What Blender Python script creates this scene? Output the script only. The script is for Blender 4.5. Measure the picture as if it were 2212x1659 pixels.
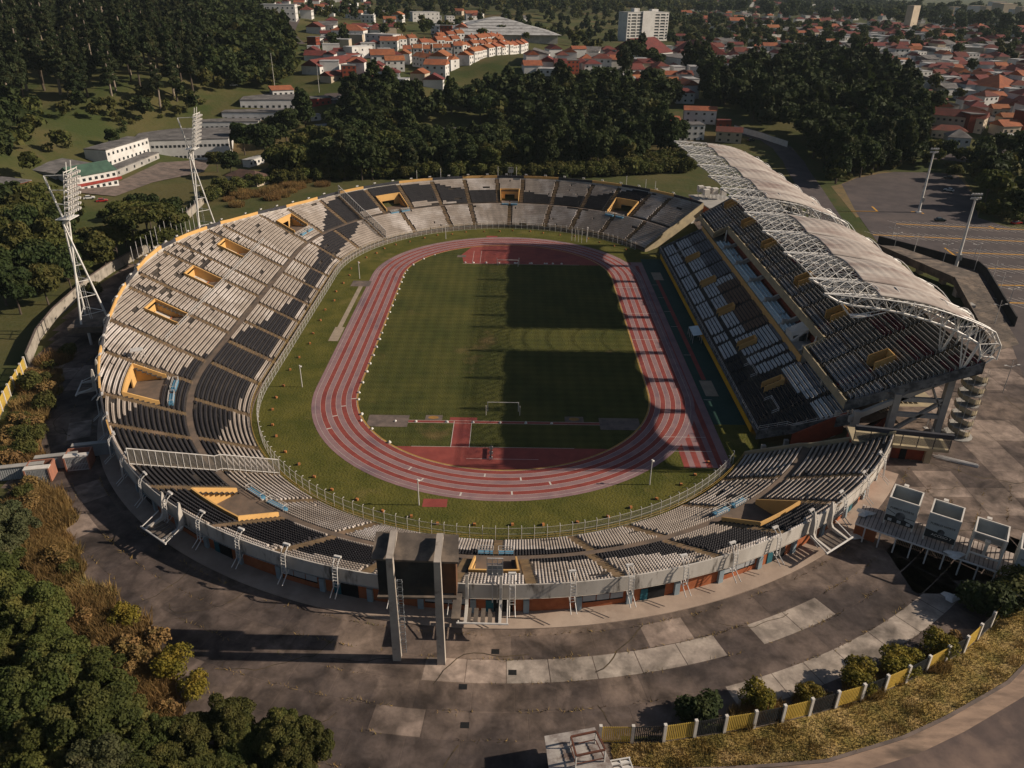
import bpy, math, random
import numpy as np
from mathutils import Vector, Matrix

# ------------------------------------------------------------------ camera, world, sun
scene = bpy.context.scene
for o in list(bpy.data.objects):
    bpy.data.objects.remove(o)
R = math.radians
CAM = np.array([1.958, -214.815, 91.264])
PITCH, YAW, ROLL = 0.47859, 0.000593, 0.014708
FOC = 1891.08 / 2500.0            # focal length in picture widths
def cam_axes():
    cy, sy, cp, sp = math.cos(YAW), math.sin(YAW), math.cos(PITCH), math.sin(PITCH)
    f = np.array([sy*cp, cy*cp, -sp]); r = np.array([cy, -sy, 0.0]); u = np.cross(r, f)
    cr, sr = math.cos(ROLL), math.sin(ROLL)
    return cr*r + sr*u, -sr*r + cr*u, f
AX = cam_axes()
cd = bpy.data.cameras.new('camera'); co = bpy.data.objects.new('camera', cd)
scene.collection.objects.link(co)
cd.sensor_width = 36.0; cd.lens = 36.0*FOC; cd.clip_start = 1.0; cd.clip_end = 20000
co.matrix_world = Matrix(((AX[0][0], AX[1][0], -AX[2][0], CAM[0]), (AX[0][1], AX[1][1], -AX[2][1], CAM[1]),
                          (AX[0][2], AX[1][2], -AX[2][2], CAM[2]), (0, 0, 0, 1)))
scene.camera = co
SUN_EL = 29.3
world = bpy.data.worlds.new('World'); scene.world = world; world.use_nodes = True
nt = world.node_tree
sky = nt.nodes.new('ShaderNodeTexSky'); sky.sky_type = 'NISHITA'; sky.sun_disc = False
sky.sun_elevation = R(SUN_EL); sky.sun_rotation = R(90); sky.air_density = 1.0; sky.dust_density = 1.5; sky.ozone_density = 1.0
nt.links.new(sky.outputs[0], nt.nodes['Background'].inputs[0]); nt.nodes['Background'].inputs[1].default_value = 0.05
sd = bpy.data.lights.new('sun', 'SUN'); sd.energy = 5.0; sd.angle = R(0.55); sd.color = (1.0, 0.86, 0.70)
so = bpy.data.objects.new('sun', sd); scene.collection.objects.link(so)
so.rotation_euler = (0, R(90-SUN_EL), 0)      # light travels towards -X
scene.view_settings.view_transform = 'Standard'; scene.view_settings.look = 'None'
scene.view_settings.exposure = 0.18; scene.view_settings.gamma = 1.0
scene.cycles.max_bounces = 5; scene.cycles.diffuse_bounces = 2; scene.cycles.volume_bounces = 0
scene.cycles.transparent_max_bounces = 6

COL = scene.collection
rng = np.random.default_rng(7); random.seed(7)

# ------------------------------------------------------------------ picture <-> place helpers (2212 x 1659 picture units)
def ray(px, py):
    u, v = (px-1106.0)/2212.0, (829.5-py)/2212.0
    d = AX[0]*u + AX[1]*v + AX[2]*FOC
    return d/np.linalg.norm(d)
def gz(px, py, z):
    d = ray(px, py); return CAM + d*((z-CAM[2])/d[2])
def pj(x, y, z):
    d = np.array([x, y, z])-CAM; w = AX[2]@d
    return 1106+2212*FOC*(AX[0]@d)/w, 829.5-2212*FOC*(AX[1]@d)/w

# ------------------------------------------------------------------ materials
MATS = {}
def mat(name, c1, c2=None, s=1.0, r=0.9, c3=None, s3=0.2, lo=0.38, hi=0.62, lo3=0.5, hi3=0.68, obj=False, rnd=0.0, metal=0.0, spec=0.25, stretch=None, det=5.0, trans=0.0, bump=0.0, bs=None):
    if name in MATS: return MATS[name]
    m = bpy.data.materials.new(name); m.use_nodes = True; n = m.node_tree.nodes; L = m.node_tree.links
    b = n['Principled BSDF']; b.inputs['Roughness'].default_value = r; b.inputs['Metallic'].default_value = metal
    b.inputs['Specular IOR Level'].default_value = spec
    m.diffuse_color = (*c1, 1)
    col = None
    if c2 is None:
        c2 = tuple(c*0.82 for c in c1)
    if obj:
        tc = n.new('ShaderNodeTexCoord').outputs['Object']
    else:
        tc = n.new('ShaderNodeNewGeometry').outputs['Position']
    if stretch:
        mp = n.new('ShaderNodeMapping'); mp.inputs['Scale'].default_value = stretch
        L.new(tc, mp.inputs[0]); tc = mp.outputs[0]
    def layer(base, c, sc, a, bb, off):
        nz = n.new('ShaderNodeTexNoise'); nz.inputs['Scale'].default_value = sc; nz.inputs['Detail'].default_value = det
        nz.inputs['Roughness'].default_value = 0.62
        if off:
            va = n.new('ShaderNodeVectorMath'); va.operation = 'ADD'; va.inputs[1].default_value = (37.0, 11.0, 5.0)
            L.new(tc, va.inputs[0]); L.new(va.outputs[0], nz.inputs['Vector'])
        else:
            L.new(tc, nz.inputs['Vector'])
        mr = n.new('ShaderNodeMapRange'); mr.inputs[1].default_value = a; mr.inputs[2].default_value = bb
        L.new(nz.outputs[0], mr.inputs[0])
        mx = n.new('ShaderNodeMix'); mx.data_type = 'RGBA'
        if isinstance(base, tuple): mx.inputs[6].default_value = (*base, 1)
        else: L.new(base, mx.inputs[6])
        mx.inputs[7].default_value = (*c, 1)
        L.new(mr.outputs[0], mx.inputs[0])
        return mx.outputs[2], nz
    col, nz1 = layer(c1, c2, s, lo, hi, False)
    if c3: col, _ = layer(col, c3, s3, lo3, hi3, True)
    if rnd:
        oi = n.new('ShaderNodeObjectInfo'); hs = n.new('ShaderNodeHueSaturation')
        mr = n.new('ShaderNodeMapRange'); mr.inputs[3].default_value = 1-rnd; mr.inputs[4].default_value = 1+rnd
        L.new(oi.outputs['Random'], mr.inputs[0]); L.new(mr.outputs[0], hs.inputs['Value'])
        mh = n.new('ShaderNodeMapRange'); mh.inputs[3].default_value = 0.5-rnd*0.06; mh.inputs[4].default_value = 0.5+rnd*0.06
        ml = n.new('ShaderNodeMath'); ml.operation = 'FRACT'; mm = n.new('ShaderNodeMath'); mm.operation = 'MULTIPLY'; mm.inputs[1].default_value = 7.3
        L.new(oi.outputs['Random'], mm.inputs[0]); L.new(mm.outputs[0], ml.inputs[0]); L.new(ml.outputs[0], mh.inputs[0]); L.new(mh.outputs[0], hs.inputs['Hue'])
        L.new(col, hs.inputs['Color']); col = hs.outputs[0]
    L.new(col, b.inputs['Base Color'])
    if bump:
        nb = n.new('ShaderNodeTexNoise'); nb.inputs['Scale'].default_value = bs or s*4; nb.inputs['Detail'].default_value = 3
        L.new(tc, nb.inputs['Vector'])
        bp = n.new('ShaderNodeBump'); bp.inputs['Strength'].default_value = bump; bp.inputs['Distance'].default_value = 0.5
        L.new(nb.outputs[0], bp.inputs['Height']); L.new(bp.outputs[0], b.inputs['Normal'])
    if trans:
        tr = n.new('ShaderNodeBsdfTranslucent'); L.new(col, tr.inputs[0])
        mx = n.new('ShaderNodeMixShader'); mx.inputs[0].default_value = trans
        L.new(b.outputs[0], mx.inputs[1]); L.new(tr.outputs[0], mx.inputs[2]); L.new(mx.outputs[0], n['Material Output'].inputs[0])
    MATS[name] = m
    return m

# ------------------------------------------------------------------ mesh builder
class MB:
    def __init__(s): s.v = []; s.f = []; s.m = []
    def quad(s, a, b, c, d, m=0):
        i = len(s.v); s.v += [tuple(a), tuple(b), tuple(c), tuple(d)]; s.f.append((i, i+1, i+2, i+3)); s.m.append(m)
    def tri(s, a, b, c, m=0):
        i = len(s.v); s.v += [tuple(a), tuple(b), tuple(c)]; s.f.append((i, i+1, i+2)); s.m.append(m)
    def hexa(s, p, m=0):                       # p: 4 bottom, 4 top (same order)
        i = len(s.v); s.v += [tuple(q) for q in p]
        for f in ((3, 2, 1, 0), (4, 5, 6, 7), (0, 1, 5, 4), (1, 2, 6, 5), (2, 3, 7, 6), (3, 0, 4, 7)):
            s.f.append(tuple(i+k for k in f)); s.m.append(m)
    def box(s, c, d, m=0, rz=0.0):             # centre of base, sizes
        x, y, z = c; a, b, h = d; ca, sa = math.cos(rz), math.sin(rz)
        q = [(-a/2, -b/2), (a/2, -b/2), (a/2, b/2), (-a/2, b/2)]
        q = [(x+ca*u-sa*v, y+sa*u+ca*v) for u, v in q]
        s.hexa([(u, v, z) for u, v in q]+[(u, v, z+h) for u, v in q], m)
    def prism(s, poly, z0, z1, m=0, mt=None):
        n = len(poly); i = len(s.v)
        s.v += [(p[0], p[1], z0) for p in poly]+[(p[0], p[1], z1) for p in poly]
        s.f.append(tuple(i+n+k for k in range(n))); s.m.append(m if mt is None else mt)
        s.f.append(tuple(i+n-1-k for k in range(n))); s.m.append(m)
        for k in range(n):
            s.f.append((i+k, i+(k+1) % n, i+n+(k+1) % n, i+n+k)); s.m.append(m)
    def tube(s, p, q, r, m=0, n=6, r2=None, cap=True):
        p = Vector(p); q = Vector(q); d = q-p
        if d.length < 1e-6: return
        d.normalize(); a = d.orthogonal().normalized(); b = d.cross(a); r2 = r if r2 is None else r2
        i = len(s.v)
        for k in range(n):
            t = 2*math.pi*k/n; w = a*math.cos(t)+b*math.sin(t)
            s.v.append(tuple(p+w*r)); s.v.append(tuple(q+w*r2))
        for k in range(n):
            k2 = (k+1) % n; s.f.append((i+2*k, i+2*k2, i+2*k2+1, i+2*k+1)); s.m.append(m)
        if cap:
            s.f.append(tuple(i+2*k for k in reversed(range(n)))); s.m.append(m)
            s.f.append(tuple(i+2*k+1 for k in range(n))); s.m.append(m)
    def path(s, pts, r, m=0, n=5):
        for a, b in zip(pts[:-1], pts[1:]): s.tube(a, b, r, m, n)
    def wall(s, pts, z0, z1, t, m=0):          # wall along a ground polyline; z0/z1 numbers or functions of (x, y)
        f0 = z0 if callable(z0) else (lambda x, y: z0); f1 = z1 if callable(z1) else (lambda x, y: z1)
        for (ax, ay), (bx, by) in zip(pts[:-1], pts[1:]):
            L = math.hypot(bx-ax, by-ay); nx, ny = -(by-ay)/L*t/2, (bx-ax)/L*t/2
            q = [(ax-nx, ay-ny), (bx-nx, by-ny), (bx+nx, by+ny), (ax+nx, ay+ny)]
            e = [(ax, ay), (bx, by), (bx, by), (ax, ay)]
            s.hexa([(u, v, f0(*w)) for (u, v), w in zip(q, e)]+[(u, v, f1(*w)) for (u, v), w in zip(q, e)], m)
    def add(s, V, F, m=0):
        i = len(s.v); s.v += [tuple(p) for p in V]; s.f += [tuple(i+k for k in f) for f in F]; s.m += [m]*len(F)
    def mesh(s, name, mats, org=(0, 0, 0), smooth=False):
        me = bpy.data.meshes.new(name)
        v = [(a-org[0], b-org[1], c-org[2]) for a, b, c in s.v]
        me.from_pydata(v, [], s.f)
        for m in mats: me.materials.append(m)
        if len(mats) > 1: me.polygons.foreach_set('material_index', s.m)
        if smooth: me.polygons.foreach_set('use_smooth', [True]*len(s.f))
        me.update()
        return me
    def build(s, name, mats, parent=None, smooth=False, org=None, kind=None):
        if not isinstance(mats, (list, tuple)): mats = [mats]
        if org is None: org = tuple(parent['_o']) if parent is not None and '_o' in parent else (0, 0, 0)
        me = s.mesh(name, mats, org, smooth)
        return put(name, me, parent, None if parent is not None else org, kind)

def put(name, me, parent=None, loc=None, kind=None, rot=None, sc=None):
    o = bpy.data.objects.new(name, me); COL.objects.link(o)
    if parent is not None: o.parent = parent
    if loc is not None: o.location = loc
    if rot is not None: o.rotation_euler = rot
    if sc is not None: o.scale = sc
    if kind: o['kind'] = kind
    return o
def tag(o, label, cat, group=None, kind=None):
    o['label'] = label; o['category'] = cat
    if group: o['group'] = group
    if kind: o['kind'] = kind
    return o
ROOTS = []
def thing(name, label, cat, loc=(0, 0, 0), group=None, rz=0.0, local=False):
    o = bpy.data.objects.new(name, None); COL.objects.link(o); o.empty_display_size = 0.5
    o.location = tuple(float(q) for q in loc); o.rotation_euler = (0, 0, rz)
    tag(o, label, cat, group)
    o['_o'] = (0.0, 0.0, 0.0) if local else tuple(float(q) for q in loc); ROOTS.append(o)
    return o
def dup(root, loc, rz=None, label=None, sc=None, group=None):
    r = root.copy(); COL.objects.link(r); r.location = tuple(float(q) for q in loc)
    if rz is not None: r.rotation_euler = (0, 0, rz)
    if sc is not None: r.scale = (sc, sc, sc) if not isinstance(sc, (tuple, list)) else sc
    if label: r['label'] = label
    if group: r['group'] = group
    for ch in list(root.children):
        c = ch.copy(); COL.objects.link(c); c.parent = r
        for g in list(ch.children):
            d = g.copy(); COL.objects.link(d); d.parent = c
    return r
def structure(o): o['kind'] = 'structure'; return o

def np_mesh(name, V, F, mats, midx=None, smooth=False):
    me = bpy.data.meshes.new(name); V = np.asarray(V, dtype=np.float32); F = np.asarray(F, dtype=np.int32); k = F.shape[1]
    me.vertices.add(len(V)); me.vertices.foreach_set('co', V.ravel())
    me.loops.add(F.size); me.loops.foreach_set('vertex_index', F.ravel())
    me.polygons.add(len(F)); me.polygons.foreach_set('loop_start', np.arange(0, F.size, k, dtype=np.int32))
    try: me.polygons.foreach_set('loop_total', np.full(len(F), k, dtype=np.int32))
    except Exception: pass
    for m in mats: me.materials.append(m)
    if midx is not None: me.polygons.foreach_set('material_index', np.asarray(midx, dtype=np.int32))
    if smooth: me.polygons.foreach_set('use_smooth', np.ones(len(F), dtype=bool))
    me.update(calc_edges=True); me.validate()
    return me
# ------------------------------------------------------------------ terrain
PL = 9.0                                   # level of the plaza round the sunken bowl
HAZE = 0.00004
def sstep(a, b, x): t = np.clip((x-a)/(b-a), 0, 1); return t*t*(3-2*t)
def rbowl(x, y): return np.hypot(x, np.maximum(np.abs(y)-42.2, 0))
CT = [(60,430,335),(250,385,385),(450,310,400),(650,240,480),(150,300,395),(400,262,430),(560,200,480),(300,150,520),(200,90,600),(100,30,720),
      (450,90,640),(560,30,850),(-200,300,395),(-200,120,600),(-500,250,420),(700,340,430),(1000,345,430),(1300,345,430),(1000,230,500),(800,150,540),(900,175,520),
      (1100,120,600),(1000,80,740),(1390,90,980),(700,40,950),(1300,25,1500),(1000,20,1300),(600,10,1300),(1600,300,450),(1500,250,500),(1700,170,650),
      (1900,110,900),(2150,240,600),(1900,250,540),(2000,160,760),(2100,70,1500),(1800,40,2000),(2150,35,3000),(1500,60,1200),(1700,60,1400),
      (2300,200,700),(2400,60,2000),(1700,12,3500),(1900,2,4200),(2050,8,4500),(2200,24,4500),(2350,30,4500),(1500,5,2600),(1200,0,2600),(900,-5,2600),(300,-60,1500),(-200,-80,1500)]
CP = []
for px, py, d in CT:
    q = ray(px, py); t = d/math.hypot(q[0], q[1]); CP.append(CAM+q*t)
CP = np.array(CP)
def Hn(x, y):
    x = np.asarray(x, dtype=float); y = np.asarray(y, dtype=float)
    dx = np.maximum(np.maximum(-140-x, x-250), 0); dy = np.maximum(np.maximum(-400-y, y-175), 0)
    dd = np.hypot(dx, dy)
    d2 = (x[..., None]-CP[:, 0])**2+(y[..., None]-CP[:, 1])**2
    sc = 30.0**2
    w = 1.0/(d2+sc)**1.6
    z = (w*CP[:, 2]).sum(-1)/w.sum(-1)
    z = PL+(z-PL)*sstep(5, 95, dd)
    back = sstep(-150, -400, y)*0
    return z*1.0+back
def ground_z(x, y):
    z = Hn(x, y); r = rbowl(np.asarray(x, float), np.asarray(y, float))
    return np.where(r < 90, PL*sstep(63, 86, r), z)
def gh(x, y): return float(ground_z(np.array(x), np.array(y)))
def gp(px, py):
    """ground point seen at a picture position"""
    d = ray(px, py); hd = math.hypot(d[0], d[1])
    ts = np.concatenate([np.arange(60, 900, 4.0), np.arange(900, 6000, 20.0)])/hd
    P = CAM[None, :]+ts[:, None]*d[None, :]
    e = P[:, 2]-ground_z(P[:, 0], P[:, 1])
    k = np.argmax(e < 0) if (e < 0).any() else len(ts)-1
    if k == 0: k = 1
    a, b = ts[k-1], ts[k]
    for _ in range(12):
        m = (a+b)/2; q = CAM+m*d
        if q[2]-gh(q[0], q[1]) < 0: b = m
        else: a = m
    q = CAM+b*d
    return np.array([q[0], q[1], gh(q[0], q[1])])

m_ground = mat('ground_grass', (0.045, 0.058, 0.018), (0.085, 0.075, 0.03), s=0.03, c3=(0.13, 0.085, 0.045), s3=0.012, lo3=0.56, hi3=0.7, r=1.0, spec=0.1, bump=0.4, bs=0.6)
xs = np.concatenate([np.arange(-1500, -420, 40), np.arange(-420, 420, 8), np.arange(420, 1200, 26), np.arange(1200, 5200, 130)])
ys = np.concatenate([np.arange(-420, -180, 16), np.arange(-180, 700, 8), np.arange(700, 1500, 26), np.arange(1500, 6400, 130)])
gx, gy = np.meshgrid(xs, ys)
gzv = ground_z(gx, gy)
gzv = gzv-0.3*(rbowl(gx, gy) < 66)
V = np.stack([gx.ravel(), gy.ravel(), gzv.ravel()], 1)
nx_, ny_ = len(xs), len(ys)
ii = (np.arange(ny_-1)[:, None]*nx_+np.arange(nx_-1)[None, :]).ravel()
F = np.stack([ii, ii+1, ii+1+nx_, ii+nx_], 1)
cx = (gx[:-1, :-1]+gx[1:, 1:])/2; cyy = (gy[:-1, :-1]+gy[1:, 1:])/2
keep = (rbowl(cx, cyy) > 50).ravel()
structure(put('ground', np_mesh('ground', V, F[keep], [m_ground], smooth=True)))

# ------------------------------------------------------------------ field and track
def stad(r, n=48, hs=42.195, off=0.0):
    p = []
    for k in range(n+1):
        t = math.pi*k/n; p.append((r*math.cos(t), hs+r*math.sin(t)))
    for k in range(n+1):
        t = math.pi+math.pi*k/n; p.append((r*math.cos(t), -hs+r*math.sin(t)))
    return p
def ring(mb, r0, r1, z, m=0, n=48):
    a, b = stad(r0, n), stad(r1, n); k = len(a)
    for i in range(k):
        j = (i+1) % k
        mb.quad((*a[i], z), (*b[i], z), (*b[j], z), (*a[j], z), m)
def sheet(name, mb, mats): return structure(mb.build(name, mats))
m_apron = mat('apron_grass', (0.062, 0.066, 0.014), (0.105, 0.096, 0.022), s=0.12, c3=(0.15, 0.12, 0.04), s3=0.09, lo3=0.58, hi3=0.74, r=1, spec=0.1, bump=0.5, bs=2.0)
m_pitch = mat('pitch_grass', (0.046, 0.052, 0.014), (0.074, 0.072, 0.019), s=0.07, c3=(0.12, 0.085, 0.035), s3=0.05, lo3=0.64, hi3=0.76, r=1, spec=0.1, bump=0.5, bs=2.5)
# mowing lines on the pitch: a fine weave of cutting lanes
def weave(m, f1=1.9, f2=2.3, amt=0.16):
    n = m.node_tree.nodes; L = m.node_tree.links; b = n['Principled BSDF']
    src = b.inputs['Base Color'].links[0].from_socket
    g = n.new('ShaderNodeNewGeometry'); sx = n.new('ShaderNodeSeparateXYZ'); L.new(g.outputs['Position'], sx.inputs[0])
    tot = None
    for ax, f in (('X', f1), ('Y', f2)):
        mu = n.new('ShaderNodeMath'); mu.operation = 'MULTIPLY'; mu.inputs[1].default_value = f; L.new(sx.outputs[ax], mu.inputs[0])
        si = n.new('ShaderNodeMath'); si.operation = 'SINE'; L.new(mu.outputs[0], si.inputs[0])
        if tot is None: tot = si.outputs[0]
        else:
            ad = n.new('ShaderNodeMath'); ad.operation = 'ADD'; L.new(tot, ad.inputs[0]); L.new(si.outputs[0], ad.inputs[1]); tot = ad.outputs[0]
    mr = n.new('ShaderNodeMapRange'); mr.inputs[1].default_value = -2; mr.inputs[2].default_value = 2; mr.inputs[3].default_value = 1-amt; mr.inputs[4].default_value = 1+amt
    L.new(tot, mr.inputs[0])
    hs = n.new('ShaderNodeHueSaturation'); L.new(mr.outputs[0], hs.inputs['Value']); L.new(src, hs.inputs['Color']); L.new(hs.outputs[0], b.inputs['Base Color'])
weave(m_pitch)
m_trackr = mat('track_red', (0.205, 0.044, 0.036), (0.25, 0.056, 0.044), s=0.35, c3=(0.17, 0.036, 0.034), s3=0.12, r=0.85)
m_trackl = mat('track_lilac', (0.215, 0.130, 0.135), (0.26, 0.160, 0.16), s=0.3, c3=(0.155, 0.10, 0.115), s3=0.10, r=0.85)
m_line = mat('line_white', (0.55, 0.50, 0.45), r=0.8)
m_kerby = mat('kerb_yellow', (0.42, 0.24, 0.06), (0.3, 0.18, 0.06), s=0.6, r=0.8)
m_tgreen = mat('apron_green', (0.012, 0.045, 0.035), (0.02, 0.055, 0.045), s=0.2, r=0.85)
m_conc = mat('concrete_pad', (0.17, 0.13, 0.11), (0.10, 0.08, 0.07), s=0.35, r=0.95)
m_sand = mat('sand', (0.32, 0.26, 0.19), (0.25, 0.2, 0.15), s=0.5, r=1)

mb = MB(); mb.f = []
p = stad(62.4, 64); c0 = len(mb.v)
mb.v += [(x, y, 0.0) for x, y in p]; mb.f.append(tuple(range(len(p)))); mb.m.append(0)
sheet('field_apron_grass', mb, [m_apron])
mb = MB(); p = stad(36.3, 48); mb.v += [(x, y, 0.016) for x, y in p]; mb.f.append(tuple(range(len(p)))); mb.m.append(0)
sheet('infield_grass', mb, [m_pitch])
mb = MB(); LW = 1.22
for k in range(8): ring(mb, 36.55+LW*k, 36.55+LW*(k+1), 0.03, k % 2)
for k in range(9): ring(mb, 36.55+LW*k-0.03, 36.55+LW*k+0.03, 0.042, 2)
ring(mb, 46.31, 46.31+0.9, 0.024, 1)
ring(mb, 36.1, 36.5, 0.055, 3)
# home straight: lanes run on past both bends
for k in range(2, 8):
    x0, x1 = 36.55+LW*k, 36.55+LW*(k+1)
    mb.quad((x0, -76.5, 0.020), (x1, -76.5, 0.020), (x1, -42.2, 0.020), (x0, -42.2, 0.020), k % 2)
    mb.quad((x0, 42.2, 0.020), (x1, 42.2, 0.020), (x1, 60, 0.020), (x0, 60, 0.020), k % 2)
mb.quad((46.31, -76.5, 0.012), (49.3, -76.5, 0.012), (49.3, 60, 0.012), (46.31, 60, 0.012), 1)
mb.quad((46.31, -76.5, 0.022), (47.5, -76.5, 0.022), (47.5, 56, 0.022), (46.31, 56, 0.022), 0)
for y in (-70, -64, -10, 10, 33): mb.quad((36.7, y, 0.046), (46.2, y, 0.046), (46.2, y+0.12, 0.046), (36.7, y+0.12, 0.046), 2)
# staggered marks
for th, k in ((-118, 3), (-112, 5), (-100, 7), (-95, 1), (-84, 2), (-76, 4), (-160, 4), (-166, 2), (-171, 0), (-153, 6), (-87, 6)):
    a = R(th); r0, r1 = 36.6+LW*k, 36.5+LW*(k+1); w = 0.004
    mb.quad((r0*math.cos(a-w), -42.2+r0*math.sin(a-w), .048), (r1*math.cos(a-w), -42.2+r1*math.sin(a-w), .048), (r1*math.cos(a+w), -42.2+r1*math.sin(a+w), .048), (r0*math.cos(a+w), -42.2+r0*math.sin(a+w), .048), 2)
sheet('running_track', mb, [m_trackr, m_trackl, m_line, m_kerby])
# red D areas, run-ups, pads: flat sheets laid on the infield
def seg_below(y0, r=36.5, sgn=-1, n=30):
    """part of the bend beyond y0 (in the bend's own centre frame)"""
    a0 = math.acos(max(-1, min(1, (abs(y0)-42.195)/r)))
    return [(r*math.sin(a0-2*a0*k/n), sgn*(42.195+r*math.cos(a0-2*a0*k/n))) for k in range(n+1)]
mb = MB()
p = seg_below(69.5); i = len(mb.v); mb.v += [(x, y, 0.026) for x, y in p]; mb.f.append(tuple(range(i, i+len(p)))); mb.m.append(0)
p = [(x, y) for x, y in seg_below(55.8, sgn=1) if x > -15]+[(-17.5, 66), (-16, 55.8)]; i = len(mb.v); mb.v += [(x, y, 0.026) for x, y in p]; mb.f.append(tuple(range(i, i+len(p)))); mb.m.append(0)
def rect(mb, x0, y0, x1, y1, z, m=0): mb.quad((x0, y0, z), (x1, y0, z), (x1, y1, z), (x0, y1, z), m)
rect(mb, -11.3, -70.0, -7.2, -56.6, 0.030)
rect(mb, -12.4, -57.8, -6.0, -56.4, 0.027)
rect(mb, -26, -59.1, 26, -58.0, 0.034)
rect(mb, -15.2, -91.6, -10.4, -88.9, 0.020)
rect(mb, -9.0, 88.8, -4.6, 90.9, 0.020)
for x in (-11.3, -7.2): rect(mb, x-.06, -69.6, x+.06, -58.2, 0.040, 1)
for y in (-59.1, -58.0): rect(mb, -26, y-.05, 26, y+.05, 0.042, 1)
rect(mb, -7.6, -74.2, 8, -74.1, 0.040, 1); rect(mb, -20, -69.5, 16, -69.4, 0.041, 1)
for x in (-13.0, -10.2): rect(mb, x-.05, 56.5, x+.05, 71, 0.040, 1)
rect(mb, -16.5, 55.8, 26, 55.95, 0.041, 1)
sheet('red_run_up_surface', mb, [m_trackr, m_line])
mb = MB()
for x0, y0, x1, y1 in ((-31.5, -61.2, -22.0, -55.8), (22.6, -61.2, 32, -55.8), (-18.2, -57.8, -14.2, -55.6), (14.6, -57.8, 19.0, -55.4), (-52.6, 30.5, -46.2, 36), (-19, 63, -15.8, 65.5)):
    rect(mb, x0, y0, x1, y1, 0.050)
mb2 = MB()
sheet('concrete_pad', mb, [m_conc])
for cx_, cy_ in ((-16.3, -56.7), (16.8, -56.6)):
    i = len(mb2.v); mb2.v += [(cx_+1.25*math.cos(R(15*k)), cy_+0.75*math.sin(R(15*k)), 0.066) for k in range(24)]; mb2.f.append(tuple(range(i, i+24))); mb2.m.append(0)
sheet('throwing_circle', mb2, [mat('circle_ochre', (0.32, 0.17, 0.04), (0.22, 0.12, 0.04), s=0.8)])
mb = MB()
rect(mb, -49.8, -4, -48.4, 31, 0.030); rect(mb, -50.4, -14, -47.6, -4, 0.031)
rect(mb, 50.6, -44, 53.8, -35.5, 0.030); rect(mb, 51, 41, 54.4, 49, 0.030)
sheet('jump_runway', mb, [m_sand])
mb = MB()
rect(mb, 49.35, -58, 57.5, 64, 0.008); rect(mb, 51.4, -35, 52.6, 41, 0.02, 1)
for y in (-46, -20, 0, 12, 24, 36): rect(mb, 49.6, y, 51.6, y+.15, 0.03, 2)
sheet('green_apron', mb, [m_tgreen, m_trackr, m_line])
# ------------------------------------------------------------------ the seating bowl
N1 = R(149.5)*72.0; UM = N1*2+84.4
def pt(u, r):
    u = np.asarray(u, float); r = np.asarray(r, float)
    t1 = R(-30.5)-u/72.0; t3 = math.pi-(u-N1-84.4)/72.0
    x = np.where(u < N1, r*np.cos(t1), np.where(u < N1+84.4, -r, r*np.cos(t3)))
    y = np.where(u < N1, -42.2+r*np.sin(t1), np.where(u < N1+84.4, -42.2+(u-N1), 42.2+r*np.sin(t3)))
    return x, y
def P3(u, r, z): x, y = pt(u, r); return (float(x), float(y), float(z))
def uA(a): return R(-30.5-a)*72.0 if a < 0 else N1+84.4+R(180-a)*72.0
def uY(y): return N1+42.2+y
def stretch_at(u, r): return np.where((u < N1) | (u > N1+84.4), r/72.0, 1.0)
_rim = [(uA(-30.5), 87.6), (uA(-50), 87.7), (uA(-90), 88.0), (uA(-150), 87.7), (uA(-156), 88.3), (uA(-161), 89.1), (uA(-168), 90.8), (uA(-172), 91.8), (uA(-178), 94.1), (uY(-35), 96.4),
        (uY(-27.6), 97.7), (uY(-18), 98.9), (uY(-9), 99.8), (uY(0), 100), (uY(9), 99.2), (uY(17.4), 98.2), (uY(25), 96.9), (uY(36.6), 95), (uA(174), 91.6), (uA(162), 88.5), (uA(153), 87.3), (uA(90), 87.2), (uA(30.5), 87.6)]
def rim(u): return np.interp(u, [a for a, _ in _rim], [b for _, b in _rim])
TR, RS = 0.95, 0.5
def zrow(r):
    r = np.asarray(r, float)
    return np.where(r < 72.15, 1.2+RS/TR*(r-60.8), np.where(r < 73.55, 7.2, 7.5+RS/TR*(r-73.6)))
ROWS = [(60.8+TR*k, 1.2+RS*k, 0) for k in range(12)]+[(73.6+TR*k, 7.55+RS*k, 1) for k in range(27)]
LOW = [uA(a) for a in (-41.5, -54, -67, -77.5, -90, -102.5, -112, -126, -138.5, -149.5, -164)]+[uY(y) for y in (-43.5, -30.5, -17.2, -3.9, 9.6, 22.9, 36.4)]+[uA(a) for a in (169.5, 156, 142, 128, 113, 103.4, 90, 76, 65.5, 53, 41)]
UPP = [uA(a) for a in (-41.5, -49.6, -58.8, -67.5, -78, -86.6, -93.8, -102.5, -112, -120.6, -132.1, -138.9, -149.5, -158.1, -170.1)]+[uY(y) for y in (-43.5, -30.5+4.4, -17.2, -3.9+4.6, 9.6, 23.2+4.3, 36.4)]+[uA(a) for a in (170, 160.6, 149, 142, 133.3, 123.1, 113, 103.4, 93.8, 86.2, 76, 65.5, 57.5, 47.7, 41)]
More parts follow.
